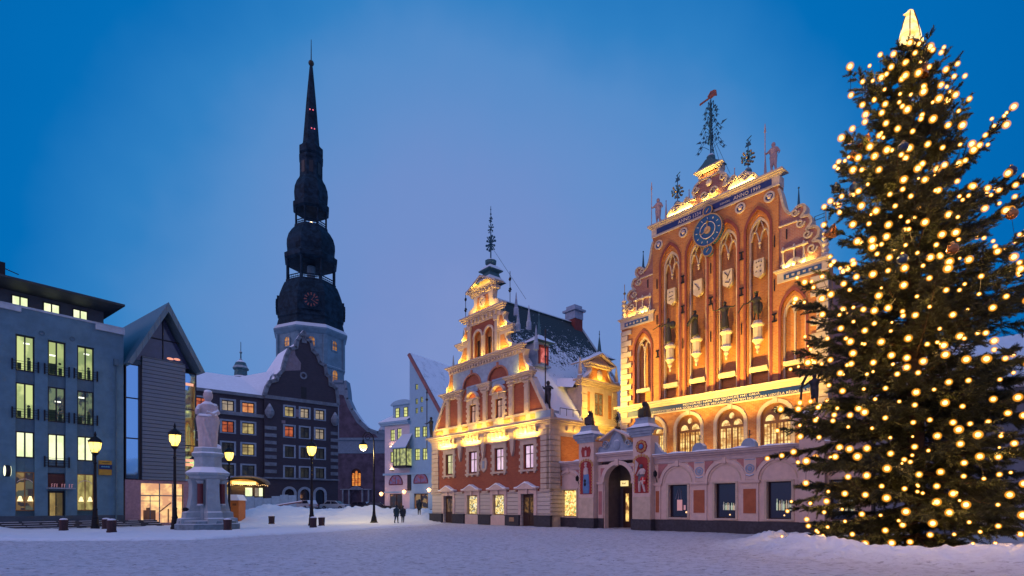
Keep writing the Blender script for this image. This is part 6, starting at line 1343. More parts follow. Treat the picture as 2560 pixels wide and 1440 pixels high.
for x, z, p_ in ((-3.4, 10.35, 1), (-3.4, 7.0, 1)):
    k = MB().box(x-.25, x+.25, -.3, .0, z-.1, z).build('wall_light', M['iron'], V); wash(V, (x, -.28, z+.1), (R(165), 0, 0), .5, 14, (1, .5, .25), .1)
    MB().box(x-.4, x+.4, -.2, -.08, z, z+.14).build('lamp_tube', glow('uplight', (1, .65, .35), 2.0), k)
for x, z in ((-5.1, 3.45), (-.5, 3.7), (4.2, 3.9)):
    k = MB().tube([(x, 0, z+.3), (x, -.6, z+.3)], .04).build('wall_lantern', M['iron'], V); MB().lathe([(.12, z-.3), (.3, z+.05), (.3, z+.1), (.1, z+.3)], x, -.6, 8).build('lantern_glass', glow('orange_lantern', (1, .42, .14), 3), k)
    l = bpy.data.lights.new('lantern_light', 'POINT'); l.energy = 45; l.color = (1, .5, .2); l.shadow_soft_size = .2; o = bpy.data.objects.new('lantern_light', l); COL.objects.link(o); o.parent = k; o.location = (x, -1.0, z)

# ------------------------------------------------------------------ house half hidden behind the tree on the right
Q = thing('plastered_house', 'dim plastered house with snow-laden roof glimpsed behind the right of the christmas tree', 'house', FA.w(PIN+.6, -1.5), FA.a)
MB().plate([rect(0, 16, 0, 6.6)]+[rect(2+3.2*i, 3.2+3.2*i, 3.6, 5.4) for i in range(4)], 0, .4).box(0, 16, .45, 7, 0, 6.5).build('wall', mat('grey_blue_plaster', (.25, .27, .33), .85), Q)
for i in range(4): window(Q, 2+3.2*i, 3.2+3.2*i, 3.6, 5.4, .15, M['dglass'], M['frame'], 2, 2, .08)
MB().add([(-.3, -.4, 6.6), (16, -.4, 6.6), (16, 3.6, 9.4), (-.3, 3.6, 9.4), (-.3, 7.4, 6.6), (16, 7.4, 6.6)], [(0, 1, 2, 3), (3, 2, 5, 4), (0, 3, 4)]).box(-.3, 16, -.45, -.1, 6.4, 6.62).build('roof', M['snow'], Q)

# ------------------------------------------------------------------ STREET FURNITURE
M['lampglass'] = glow('lantern_glass', (1.0, .66, .09), 2.3)
def lamp_light(par, z, e, y=0, x=0):
    l = bpy.data.lights.new('lamp_light', 'POINT'); l.energy = e; l.color = (1, .72, .26); l.shadow_soft_size = .25
    o = bpy.data.objects.new('lamp_light', l); COL.objects.link(o); o.parent = par; o.location = (x, y, z)
def street_lamp():
    t = thing('street_lamp', '', 'street lamp', group='yellow street lamps on the square')
    MB().lathe([(.26, -.2), (.26, .15), (.22, .2), (.2, .6), (.17, .7), (.19, .8), (.15, .9), (.13, 1.3), (.16, 1.36), (.11, 1.45), (.075, 4.6), (.11, 4.7), (.07, 4.8), (.07, 5.2), (.2, 5.35), (.24, 5.42), (.1, 5.45)], 0, 0, 12).build('post', M['iron'], t)
    MB().lathe([(.17, 5.47), (.31, 5.75), (.36, 6.15)], 0, 0, 10).build('lantern_glass', M['lampglass'], t)
    k = MB().lathe([(.40, 6.15), (.40, 6.22), (.3, 6.4), (.12, 6.55), (.05, 6.62), (.09, 6.7), (.02, 6.95)], 0, 0, 10)
    for i in range(5): a = 2*PI*i/5; k.tube([(.21*math.cos(a), .21*math.sin(a), 5.45), (.37*math.cos(a), .37*math.sin(a), 6.15)], .018, 4); k.ball((.38*math.cos(a), .38*math.sin(a), 6.28), .04, 5, 4)
    k.build('lantern_cap', M['iron'], t); return t
lp0 = street_lamp()
for i, (px, Z, lb) in enumerate(((238, 37.5, 'street lamp in front of the grey office block beside the yellow sign'), (437, 36, 'street lamp between the slatted glass house and the statue monument'), (573, 48, 'street lamp behind the monument near the orange booth'), (779, 43, 'street lamp standing behind the pair of bollards in the middle of the square'))):
    t = lp0 if i == 0 else copy_tree(lp0); x, y, _ = at(px, Z); t.location = (x, y, gz(x, y)); t.rotation_euler = (0, 0, i*.3); t['label'] = lb; t.scale = (1, 1, .95 if i == 0 else 1); lamp_light(t, 6.0, 1000)
x, y, _ = at(935, 51)
t = thing('arc_lamp', 'tall hooked street lamp with scroll arm hanging over the snow by the white house', 'street lamp', (x, y, 0))
k = MB().lathe([(.42, -.1), (.42, .1), (.3, .2), (.22, .6), (.16, .8), (.12, 1.2), (.09, 2.5), (.06, 6.6)], 0, 0, 10)
k.tube(curve_pts([(0, 0), (0, 0)], 1)[:0] or [(0, 0, 6.5), (0, 0, 7.6), (-.12, 0, 8.1), (-.45, 0, 8.45), (-.8, 0, 8.4), (-1.02, 0, 8.1), (-1.0, 0, 7.75)], [.06, .055, .05, .045, .04, .04, .04], 6)
sp_ = [(-.55+.34*math.cos(b_)*(1-b_/11), 0, 7.95+.34*math.sin(b_)*(1-b_/11)) for b_ in np.linspace(0, 9, 16)]; k.tube(sp_, .03, 5); k.ball((0, 0, 4.2), .1, 8, 6).ball((0, 0, 6.0), .09, 8, 6)
k.build('post', M['iron'], t)
MB().lathe([(.04, 7.8), (.07, 7.7), (.12, 7.55), (.36, 7.35), (.38, 7.28)], -1.0, 0, 12).build('lantern_cap', M['iron'], t); MB().lathe([(.34, 7.28), (.36, 7.1), (.26, 6.85), (.1, 6.75)], -1.0, 0, 12).build('lantern_glass', M['lampglass'], t)
lamp_light(t, 6.55, 1300, 0, -1.0)
b0 = thing('bollard', '', 'bollard', group='snow-capped bollards on the square')
MB().lathe([(.25, -.15), (.25, .08), (.22, .1), (.24, .56), (.26, .6), (.25, .66), (.1, .68)], 0, 0, 14).build('post', mat('reddish_granite', (.04, .02, .024), .6, var=.35, vs=14), b0)
MB().lathe([(.2, .665), (.21, .70), (.15, .74), (.04, .76)], 0, 0, 12).build('snow_cap', M['snow'], b0)
for i, (px, Z, lb) in enumerate(((159, 34, 'squat bollard farthest left before the dark steps'), (279, 31, 'squat bollard nearest the camera, right of the lamp by the office block'), (265, 36.8, 'squat bollard in the snow behind the nearest one, by the steps'), (569, 34.5, 'squat bollard at the right foot of the statue monument'), (679, 46, 'squat bollard alone in front of the snow heap'), (783, 39, 'squat bollard directly in front of the central street lamp'), (804, 43, 'squat bollard just right of the central street lamp'))):
    t = b0 if i == 0 else copy_tree(b0); x, y, _ = at(px, Z); t.location = (x, y, gz(x, y)); t['label'] = lb
# monument
mx, my, _ = at(520, 36.5)
mz = gz(mx, my)-.03; frot = math.atan2(mx, my)*-1
T2 = thing('monument_pedestal', 'snow-dusted pale stone pedestal with dark niches carrying the cloaked statue', 'pedestal', (mx, my, mz), frot)
M['mon'] = mat('weathered_white_stone', (.27, .34, .37), .8, var=.15, vs=1.5, snow=True)
def sq(mb, r0, z0, r1, z1, cx=0, cy=0): return mb.add([(cx-r0, cy-r0, z0), (cx+r0, cy-r0, z0), (cx+r0, cy+r0, z0), (cx-r0, cy+r0, z0), (cx-r1, cy-r1, z1), (cx+r1, cy-r1, z1), (cx+r1, cy+r1, z1), (cx-r1, cy+r1, z1)], [(0, 3, 2, 1), (4, 5, 6, 7), (0, 1, 5, 4), (1, 2, 6, 5), (2, 3, 7, 6), (3, 0, 4, 7)])
k = MB(); k.lathe([(2.02, -.3), (2.02, .40), (1.85, .42)], 0, 0, 8, PI/8); k.lathe([(1.8, .42), (1.75, .6), (1.6, .62)], 0, 0, 8, PI/8)
k.build('plinth_step', mat('wet_grey_stone', (.13, .20, .24), .6, var=.3, snow=True), T2)
k = MB().lathe([(.78, .3), (.78, 3.3)], 0, 0, 8, PI/8)
for i in range(4):                                               # four rounded buttresses spreading to the foot
    a = -PI/2+.29+i*PI/2
    pr = [(1.42, .42), (1.38, .75), (1.15, .8), (1.12, 1.15), (.95, 1.2), (.86, 1.6), (.76, 2.2), (.74, 3.0), (.85, 3.3)]
    for (r0, z0), (r1, z1) in zip(pr[:-1], pr[1:]):
        q_ = []
        for r_, z in ((r0, z0), (r1, z1)):
            for (u, v) in ((.2, -.42), (r_+.30, -.42*(.55+.45*r_)), (r_+.30, .42*(.55+.45*r_)), (.2, .42)): q_.append((u*math.cos(a)-v*math.sin(a), u*math.sin(a)+v*math.cos(a), z))
        k.add(q_, [(0, 3, 2, 1), (4, 5, 6, 7), (0, 1, 5, 4), (1, 2, 6, 5), (2, 3, 7, 6), (3, 0, 4, 7)])
k.build('buttress', M['mon'], T2)
k = MB().lathe([(1.0, 3.25), (1.15, 3.35), (1.2, 3.5), (1.36, 3.6), (1.40, 3.72), (1.22, 3.85), (1.0, 4.0), (.9, 4.1), (.86, 4.2), (.86, 4.75), (1.0, 4.9), (1.02, 5.0), (.9, 5.08), (.85, 5.35), (.8, 5.4)], 0, 0, 8, PI/8).build('pedestal_cap', M['mon'], T2)
for a in (-PI/2-.46, -PI/2+1.0):
    x0, y0 = .98*math.cos(a), .98*math.sin(a); MB().tube([(x0, y0, 1.7), (x0, y0, 3.0)], .17, 10).build('red_column', mat('porphyry', (.10, .02, .025), .4), T2)
    MB().lathe([(.13, 2.95), (.22, 3.1), (.24, 3.2)], x0, y0, 8).lathe([(.22, 1.55), (.2, 1.65), (.15, 1.72)], x0, y0, 8).build('column_capital', M['mon'], T2)
MB().ball((-1.25, -1.25, 1.35), .14, 8, 6, (1.4, 1, .9)).build('spout_mask', M['iron'], T2)
st = thing('cloaked_statue', 'tall snow-capped stone statue of a cloaked figure with bent arm on the pedestal', 'statue', (mx, my, mz+5.38), frot)
b = MB()
for z0, r0, z1, r1 in (): pass
b.lathe([(.50, 0), (.48, .4), (.50, .8), (.56, 1.2), (.63, 1.6), (.70, 1.95), (.64, 2.1), (.50, 2.3), (.47, 2.6), (.45, 2.85), (.30, 3.0), (.15, 3.12)], -.02, 0, 24, 0, .8)
b.ball((.0, -.04, 3.46), .30, 12, 9, (1, 1.05, 1.25)); b.ball((.0, -.33, 3.42), .06, 8, 6)
b.tube([(.42, -.05, 2.78), (.55, -.2, 2.35), (.25, -.5, 2.15), (-.1, -.62, 2.3)], [.2, .19, .15, .12], 10)
b.tube([(-.42, -.05, 2.75), (-.6, -.3, 2.4), (-.62, -.5, 2.2), (-.55, -.55, 2.5)], [.2, .17, .13, .1], 10)
for i in range(11):
    a = -PI/2+(i-5)*.33; b.tube([(.62*math.cos(a), .5*math.sin(a), 1.9), (.53*math.cos(a+.1), .43*math.sin(a+.1), 1.0), (.48*math.cos(a), .4*math.sin(a), .05)], [.10, .075, .085], 6)
b.tube([(-.25, -.52, 1.8), (.0, -.58, .9), (.25, -.5, .0)], .08, 6)
mobj('body', remesh(b, .045, 2), mat('pinkish_stone_figure', (.46, .40, .40), .8, var=.12, vs=3, snow=True), st)
k = MB().ball((0, 0, 3.74), .26, 10, 6, (1, 1, .5)).ball((.3, -.05, 2.9), .2, 8, 6, (1.3, 1, .4)).tube([(-.55, -.45, 2.13), (0, -.66, 2.08), (.5, -.4, 2.2)], .09, 6).ball((.5, .1, .12), .25, 8, 6, (1.2, 1, .8)); mobj('snow_cover', remesh(k, .05, 2), M['snow'], st)
# orange booth, hoarding, beams
x, y, _ = at(560, 52)
t = thing('site_booth', 'orange metal site booth with snowy roof behind the monument', 'booth', (x-.2, y, gz(x, y)), .12)
z0 = -.2; MB().box(-.7, 1.5, 0, 1.8, z0, 2.0).build('body', mat('orange_panel', (.48, .15, .03), .6, var=.12), t)
MB().box(.75, .78, -.012, .0, 0, 1.9).box(-.1, .5, -.012, 0, 1.5, 1.55).box(0.95, 1.3, -.02, 0, 1.5, 1.72).build('panel_seam', mat('brown_seam', (.2, .07, .02), .7), t)
MB().add([(-.85, -.15, 2.0), (1.6, -.15, 2.0), (1.3, .0, 2.55), (-.5, .0, 2.55), (-.85, 1.95, 2.0), (1.6, 1.95, 2.0), (1.3, 1.8, 2.55), (-.5, 1.8, 2.55)], [(0, 1, 2, 3), (3, 2, 6, 7), (4, 7, 6, 5), (0, 3, 7, 4), (1, 5, 6, 2), (0, 4, 5, 1)]).build('roof', M['snow'], t)
t = thing('site_hoarding', 'pale blue sheet hoarding with uneven top in front of the hotel entrance', 'hoarding', (0, 0, 0))
xa, ya, _ = at(592, 74); xb, yb_, _ = at(741, 78); k = MB(); ng = 7
for i in range(ng):
    u0, u1 = i/ng, (i+1)/ng; zt = [3.1, 2.95, 2.85, 2.75, 3.05, 3.25, 3.2][i]; p0 = (xa+(xb-xa)*u0, ya+(yb_-ya)*u0); p1 = (xa+(xb-xa)*u1-.05, ya+(yb_-ya)*u1)
    k.add([(*p0, 0), (*p1, 0), (*p1, zt), (*p0, zt-.05), (p0[0], p0[1]+.08, 0), (p1[0], p1[1]+.08, 0), (p1[0], p1[1]+.08, zt), (p0[0], p0[1]+.08, zt-.05)], [(0, 1, 2, 3), (4, 7, 6, 5), (3, 2, 6, 7), (0, 3, 7, 4), (1, 5, 6, 2)])
k.build('sheet', mat('pale_blue_sheet', (.30, .40, .46), .7, var=.12, snow=True), t)
x, y, _ = at(690, 66); t = MB().tube([(-3.2, 0, .9), (3.0, .4, 1.9)], .13, 6).tube([(-3.0, .3, 1.0), (.5, .2, 1.2)], .12, 6).build('timber_beam', mat('pink_brown_timber', (.22, .12, .12), .8, snow=True)); t.location = (x, y, gz(x, y)-.6); tag(t, 'long timber beam leaning over the snow heap before the hoarding', 'beam')
# cars
def car(label, px, Z, z, rz, col, wagon=False):
    x, y, _ = at(px, Z); t = thing('parked_car', label, 'car', (x, y, z), rz, 'cars parked by the church')
    lower = [(-2.15, .32), (2.12, .32), (2.2, .55), (2.15, .78), (1.1, .9), (-1.3, .92), (-2.1, .88), (-2.2, .6)]
    b = MB(); cr0 = [(1.05, .9), (.45, 1.38), (-1.0 if not wagon else -1.7, 1.42), (-1.65 if not wagon else -2.1, .92)]
    b.plate([lower], -.82, .82); b.plate([[(cr0[0][0], .88)]+cr0[1:3]+[(cr0[3][0], .88)]], -.7, .7)
    m_ = b.build('body', mat('car_paint_%s' % label[:4], col, .3, .2, var=.05, bump=0, snow=True), t)
    for s_ in (-1, 1): MB().plate([[(cr0[0][0]-.15, .93), (cr0[1][0]-.02, 1.31), (-.25, 1.34), (-.25, .93)]], s_*.705-.004, s_*.705+.004).plate([[(-.35, .93), (-.35, 1.34), (cr0[2][0]+.05, 1.34), (cr0[3][0]+.2, .93)]], s_*.705-.004, s_*.705+.004).build('side_window', M['dglass'], t)
    MB().add([(1.03, -.6, .93), (1.03, .6, .93), (.5, .58, 1.36), (.5, -.58, 1.36)], [(0, 1, 2, 3)]).xf(Matrix.Translation((.02, 0, .02))).build('windscreen', M['dglass'], t)
    for wx in (-1.35, 1.35):
        for s_ in (-1, 1):
            w_ = MB().lathe([(.2, 0), (.31, .02), (.31, .2), (.2, .22)], 0, 0, 16).xf(Matrix.Translation((wx, s_*.8-.11, .31)) @ Matrix.Rotation(-PI/2, 4, 'X')).build('wheel', M['iron'], t)
            MB().lathe([(.17, -.01), (.17, .23)], 0, 0, 10).xf(Matrix.Translation((wx, s_*.8-.11, .31)) @ Matrix.Rotation(-PI/2, 4, 'X')).build('rim', M['hstone'], w_)
    for s_ in (-1, 1): MB().box(2.14, 2.2, s_*.62-.15, s_*.62+.15, .58, .72).build('headlight', M['dglass'], t); MB().box(-2.2, -2.13, s_*.65-.12, s_*.65+.12, .6, .75).build('tail_light', mat('red_lens', (.3, .02, .02), .3), t)
    MB().box(2.15, 2.24, -.75, .75, .35, .5).box(-2.24, -2.15, -.75, .75, .35, .5).build('bumper', M['hstone'], t); return t
car('white snow-dusted estate car behind the central street lamp', 762, 82, 1.1, 2.5, (.30, .34, .38), True)
car('silver saloon car with snowy roof right of the central street lamp', 838, 84, 1.05, -.25, (.24, .31, .34))
car('dark hatchback parked by the church portal, left of the hooked lamp', 895, 88, .9, 2.9, (.02, .02, .03), True)
car('black saloon car parked tight beside the white house', 942, 80, .85, .15, (.012, .012, .018))
# walkers
def walker(label, px, Z, h, rz, stride, coat, m_):
    x, y, _ = at(px, Z); t = thing('person', label, 'person', (x, y, gz(x, y)), rz); u = h
    b = MB(); b.ball((0, 0, .935*u), .062*u, 10, 8, (.9, 1.05, 1.25)); b.ball((0, -.062*u, .93*u), .013*u, 6, 5); b.tube([(0, 0, .83*u), (0, 0, .89*u)], .032*u, 8)
    b.lathe([(.04*u, .85*u), (.11*u, .82*u), (.115*u, .74*u), (.095*u, .62*u), (.1*u, .52*u), (.09*u, .47*u)], 0, 0, 12, 0, .62)
    for s_ in (-1, 1):
        b.tube([(s_*.05*u, 0, .5*u), (s_*.055*u, -s_*stride*.4*u-.02*u, .28*u), (s_*.06*u, -s_*stride*u+.03*u, .05*u)], [.065*u, .045*u, .03*u], 8); b.tube([(s_*.06*u, -s_*stride*u+.04*u, .025*u), (s_*.06*u, -s_*stride*u-.09*u, .02*u)], [.03*u, .022*u], 6)
        b.tube([(s_*.12*u, 0, .8*u), (s_*.15*u, s_*.04*u, .64*u), (s_*.14*u, s_*.08*u-.05*u, .5*u)], [.04*u, .033*u, .024*u], 8); b.ball((s_*.14*u, s_*.08*u-.06*u, .465*u), .028*u, 6, 5, (.7, .9, 1.4))
    mobj('body', remesh(b, .022, 1), m_, t)
    c_ = MB().lathe([(.06*u, .86*u), (.13*u, .82*u), (.14*u, .72*u), (.12*u, .6*u), (.15*u, .46*u), (.16*u, .38*u)], 0, 0, 14, 0, .7)
    for s_ in (-1, 1): c_.tube([(s_*.12*u, 0, .8*u), (s_*.155*u, s_*.04*u, .64*u), (s_*.143*u, s_*.08*u-.05*u, .51*u)], [.055*u, .045*u, .036*u], 8)
    mobj('coat', remesh(c_, .025, 1), coat, t)
    MB().ball((0, .01*u, .965*u), .068*u, 10, 6, (1, 1.1, .9)).build('hat', coat, t); return t
dk = mat('dark_clothes', (.02, .03, .045), .9); dk2 = mat('navy_coat', (.015, .04, .06), .9)
walker('person in a dark coat walking, left of the pair on the snow', 991, 50, 1.6, .5, .12, dk2, dk); walker('person in a dark coat walking, right of the pair on the snow', 1007, 50.6, 1.55, .3, -.12, dk, dk)
walker('lone person in dark clothes before the white house doorway', 1048, 58, 1.62, .2, .05, dk, dk)

# ------------------------------------------------------------------ CHRISTMAS TREE
TZ = float(ground_z(np.array([TX]), np.array([TY])))
TR = thing('christmas_tree', 'giant spruce christmas tree covered with warm lights and baubles', 'tree', (TX, TY, 0))
HT = 17.9
def tlean(z): return -0.45*(z/HT)**1.5
MB().tube([(tlean(z), 0, z) for z in np.linspace(-.2, HT, 12)], [.30*(1-i/11.5)+.02 for i in range(12)], 10).build('trunk', mat('spruce_bark', (.07, .045, .03), .9, var=.4, vs=9), TR)
PZ = [0.4, 1.5, 3.0, 5.0, 7.0, 9.3, 11.8, 14.0, 15.6, 16.8, 17.6, 18.3]
PR = [3.3, 4.1, 4.45, 4.45, 4.1, 3.45, 2.6, 1.95, 1.5, 1.05, 0.58, 0.12]
prof_r = lambda z: float(np.interp(z, PZ, PR))
VV = []; FF = []; nv = 0
def add_tris(P0, P1, P2):
    global nv
    n = len(P0); VV.append(np.stack([P0, P1, P2], 1).reshape(-1, 3)); FF.append(np.arange(nv, nv+3*n).reshape(-1, 3)); nv += 3*n
def needles(a, d, L, up):
    """a twig starting at points a (n,3) along unit d, length L (n,): rows of needles either side, above and below"""
    n = len(a)
    side = np.cross(d, up); side /= np.linalg.norm(side, axis=1)[:, None]+1e-9; nrm = np.cross(side, d)
    K = 13
    for k in range(K):
        t = (k+.5)/K
        base_ = a+d*(L*t)[:, None]; ln = .15*(1-.45*t)*(.8+.4*rng.random(n))
        for s_ in (-1, 1, 2):
            v = side*s_ if abs(s_) == 1 else nrm*(1 if k % 2 else -.6)
            dr = d*.75+v*.8+rng.normal(0, .16, (n, 3)); dr /= np.linalg.norm(dr, axis=1)[:, None]
            tip = base_+dr*ln[:, None]; wv = np.cross(dr, rng.normal(0, 1, (n, 3))); wv /= np.linalg.norm(wv, axis=1)[:, None]+1e-9
            add_tris(base_-wv*.013, base_+wv*.013, tip)
    # the twig itself
    w = side*.010; add_tris(a-w, a+w, a+d*L[:, None])
wood = MB()
def branch(zb, az, L, el0, curl, dens=1.0):
    """limb leaving the trunk at height zb"""
    nseg = 9; s = np.linspace(0, 1, nseg)
    r = L*s; zz = zb+L*(math.tan(el0)*s+curl*s**2.2)
    ja = rng.normal(0, .04); aa = az+ja*s
    pts = np.stack([tlean(zb)+r*np.cos(aa), r*np.sin(aa), zz], 1)
    wood.tube([tuple(p) for p in pts], [max(.008, .04*(1-t)*(.4+L/5)) for t in s], 4)
    n = int(L/.066*dens*(1.35 if zb < 6 else 1.0)); t = np.sort(rng.uniform(.12, 1, n)); idx = np.clip((t*(nseg-1)).astype(int), 0, nseg-2); fr = t*(nseg-1)-idx
    a = pts[idx]*(1-fr)[:, None]+pts[idx+1]*fr[:, None]; tg = pts[idx+1]-pts[idx]; tg /= np.linalg.norm(tg, axis=1)[:, None]
    sd = np.cross(tg, [0, 0, 1.0]); sd /= np.linalg.norm(sd, axis=1)[:, None]+1e-9
    sg = np.where(rng.random(n) < .5, -1, 1)[:, None]
    d = tg*rng.uniform(.45, .9, (n, 1))+sd*sg*rng.uniform(.5, 1.0, (n, 1))+np.array([0, 0, 1])*rng.normal(-.16, .22, (n, 1)); d /= np.linalg.norm(d, axis=1)[:, None]
    ln = (.22+.5*np.sin(np.pi*np.clip(t*.95+.05, 0, 1))**.7*min(1, L/2.5)*(1-.45*t))*rng.uniform(.7, 1.25, n)
    needles(a, d, ln, np.array([0, 0, 1.0]))
    # second-order sprays hanging from the twig ends
    m = ln > .38
    if m.any():
        a2 = a[m]+d[m]*(ln[m]*.55)[:, None]; d2 = d[m]*.5+tg[m]*.5+rng.normal(0, .35, (m.sum(), 3))+np.array([0, 0, -.25]); d2 /= np.linalg.norm(d2, axis=1)[:, None]
        needles(a2, d2, ln[m]*.6, np.array([0, 0, 1.0]))
    e = pts[-1]-pts[-2]; e /= np.linalg.norm(e); needles(pts[-1:]-e*.05, e[None], np.array([.3]), np.array([0, 0, 1.0]))
    return pts[-1]
tips = []
zb = .55
while zb < 17.2:
    f = zb/HT; Lm = prof_r(zb+.25*prof_r(zb)*max(0, f-.35)); nb = int(12-4*f); off = rng.random()*6.28
    for k in range(nb):
        az = off+2*PI*(k+rng.random()*.95)/nb; Lb = Lm*rng.uniform(.52, 1.10)
        el = R(-14+48*f**1.2+rng.normal(0, 8)); tips.append(branch(zb+rng.normal(0, .08), az, max(.4, Lb), el, .10 if f < .6 else .16))
    zb += .56-.18*f
for z in np.linspace(16.9, 17.8, 6):
    for k in range(5): branch(z, rng.random()*6.28, .5*(18.4-z)/1.4+.14, R(38), .1)
# long boughs that break the outline
for zb_, az, Lb, el, cu in ((12.6, -.15, 3.1, 36, .2), (11.6, .1, 4.6, 20, .12), (10.6, -.3, 5.0, 22, .15), (13.2, PI+.2, 2.6, 24, .1), (11.0, PI+.35, 3.5, 18, .1), (7.9, PI+.25, 4.9, 5, .04), (6.3, PI+.35, 4.9, 0, -.02), (4.2, PI+.15, 5.2, 1, .0), (3.3, PI+.3, 5.3, -3, -.02), (2.5, PI+.2, 5.2, -4, .03), (15.0, .1, 1.9, 40, .15), (15.2, PI+.1, 2.2, 38, .1), (9.0, -.1, 5.2, 16, .12), (15.6, -.6, 1.4, 44, .15), (8.2, .0, 5.4, 12, .1)):
    tips.append(branch(zb_, az, Lb, R(el), cu, 1.3))
co = np.concatenate(VV).astype(np.float32); fa = np.concatenate(FF).astype(np.int32)
me = bpy.data.meshes.new('crown'); me.vertices.add(len(co)); me.vertices.foreach_set('co', co.ravel()); me.loops.add(fa.size); me.loops.foreach_set('vertex_index', fa.ravel())
me.polygons.add(len(fa)); me.polygons.foreach_set('loop_start', np.arange(0, fa.size, 3, dtype=np.int32)); me.polygons.foreach_set('loop_total', np.full(len(fa), 3, dtype=np.int32)); me.update(calc_edges=True)
m, t_, p_ = base('spruce_needles'); n_ = N(t_, 'ShaderNodeTexNoise', Scale=1.6, Detail=3.0); tcn = t_.nodes.new('ShaderNodeTexCoord'); t_.links.new(tcn.outputs['Object'], n_.inputs['Vector'])
t_.links.new(mix(t_, ramp(t_, n_.outputs[0], .35, .65), (.012, .021, .009, 1), (.042, .052, .017, 1)), p_.inputs['Base Color']); p_.inputs['Roughness'].default_value = .55
mobj('crown', me, m, TR); wood.build('branch', bpy.data.materials['spruce_bark'], TR)
print('needle tris', len(fa))
# top ornament
tp = thing('tree_topper', 'tall glowing yellow lantern-like ornament crowning the christmas tree', 'ornament', (TX+tlean(HT), TY-.25, 17.98)); tp.scale = (1.05, 1.05, .90)
k = MB().lathe([(.30, .18), (.36, .34), (.34, .55), (.25, .95), (.17, 1.25), (.14, 1.42), (.08, 1.52), (.02, 1.56)], 0, 0, 18, 0, .7).tube([(0, 0, 1.42), (-.14, 0, 1.38), (-.25, 0, 1.33)], [.08, .05, .02], 8)
glow('topper_glow', (1, .62, .16), 1.8)
mobj('body', remesh(k, .03, 2), lit('topper_body', (1, .80, .34), 1.7, (1, .50, .08), 3.5, 1.0, (.35, .6)), tp)
k = MB()
for i in range(6):
    a = 2*PI*i/6; k.tube([(.35*math.cos(a), .26*math.sin(a), .3), (.26*math.cos(a), .19*math.sin(a), .95), (.13*math.cos(a), .1*math.sin(a), 1.42)], .018, 4)
k.lathe([(.10, .0), (.34, .1), (.30, .24), (.1, .3)], 0, 0, 12, 0, .7).build('frame', mat('dark_ornament_frame', (.12, .04, .03), .5), tp)
k = MB().tube([(-.33, -.1, .35), (-.3, -.15, .08), (-.15, -.2, -.02), (.0, -.2, .03)], .05, 6).tube([(.33, -.1, .3), (.38, -.12, .1), (.25, -.15, -.02)], .05, 6).build('light_loop', bpy.data.materials['topper_glow'], tp)
# lights: every bulb of the chains is an object of its own, tied to the outer needles that face the square
vd = np.array([-TX, -TY])/math.hypot(TX, TY); ud = np.array([-vd[1], vd[0]])
du = co[:, 0]*ud[0]+co[:, 1]*ud[1]; dd = co[:, 0]*vd[0]+co[:, 1]*vd[1]; CS = .14
ci = np.floor((du+8)/CS).astype(int); cj = np.floor(co[:, 2]/CS).astype(int); Z_ = np.full((120, 150), -99.0); ok_ = (ci >= 0) & (ci < 120) & (cj >= 0) & (cj < 150)
np.maximum.at(Z_, (ci[ok_], cj[ok_]), dd[ok_]); cnt = np.zeros((120, 150)); np.add.at(cnt, (ci[ok_], cj[ok_]), 1)
pts = []; tries = 0
def spot(u, z):
    i, j = int((u+8)/CS), int(z/CS)
    if not (0 < i < 119 and 0 < j < 149) or cnt[i, j] < 25: return None
    return Z_[i, j]
while len(pts) < 470 and tries < 80000:
    tries += 1; u = rng.uniform(-6, 6); z = rng.uniform(.35, 17.9); d_ = spot(u, z)
    if d_ is None: continue
    if all((u-q[0])**2+(z-q[2])**2 > (.445-.007*z)**2 for q in pts): pts.append((u, d_+.04, z, rng.choice([.65, .85, 1.05, 1.25])))
for i in range(60):                                               # clusters where a chain bunches up
    q = pts[int(rng.integers(len(pts)))]; u, z = q[0]+rng.normal(0, .17), q[2]+rng.normal(0, .17); d_ = spot(u, z)
    if d_ is not None: pts.append((u, d_+.03, z, rng.uniform(.4, .8)))
m, t_, p_ = base('bulb_halo'); t_.nodes.remove(p_); em = t_.nodes.new('ShaderNodeEmission'); em.inputs[0].default_value = (1, .36, .03, 1); em.inputs[1].default_value = 1.4  # see-through emissive shell added round each bulb as its soft glow, fading outwards
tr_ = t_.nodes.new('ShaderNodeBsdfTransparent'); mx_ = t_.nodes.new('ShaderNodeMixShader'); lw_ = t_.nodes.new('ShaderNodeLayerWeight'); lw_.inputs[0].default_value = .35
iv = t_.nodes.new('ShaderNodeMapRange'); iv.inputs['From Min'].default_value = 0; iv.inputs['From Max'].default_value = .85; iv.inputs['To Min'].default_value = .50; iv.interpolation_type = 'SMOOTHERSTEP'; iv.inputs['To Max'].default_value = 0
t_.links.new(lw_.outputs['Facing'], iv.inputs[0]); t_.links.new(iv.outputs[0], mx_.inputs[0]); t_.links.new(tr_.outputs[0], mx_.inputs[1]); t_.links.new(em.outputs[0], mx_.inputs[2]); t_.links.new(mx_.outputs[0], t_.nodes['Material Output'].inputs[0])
bulb = MB().ball((0, 0, 0), .056, 8, 6)
M['bulb'] = glow('warm_bulb', (1.0, .55, .14), 9)
bm_ = bpy.data.meshes.new('bulb'); bm_.from_pydata(bulb.v, [], bulb.f); bm_.materials.append(M['bulb'])
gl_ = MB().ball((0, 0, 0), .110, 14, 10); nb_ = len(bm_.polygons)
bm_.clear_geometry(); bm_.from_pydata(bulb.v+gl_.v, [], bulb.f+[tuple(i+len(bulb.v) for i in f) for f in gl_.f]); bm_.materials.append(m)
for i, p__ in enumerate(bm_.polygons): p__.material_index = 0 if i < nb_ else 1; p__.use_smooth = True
pts.sort(key=lambda q: -q[1]-3*q[3])
pos = lambda q: (TX+q[0]*ud[0]+q[1]*vd[0], TY+q[0]*ud[1]+q[1]*vd[1], q[2])
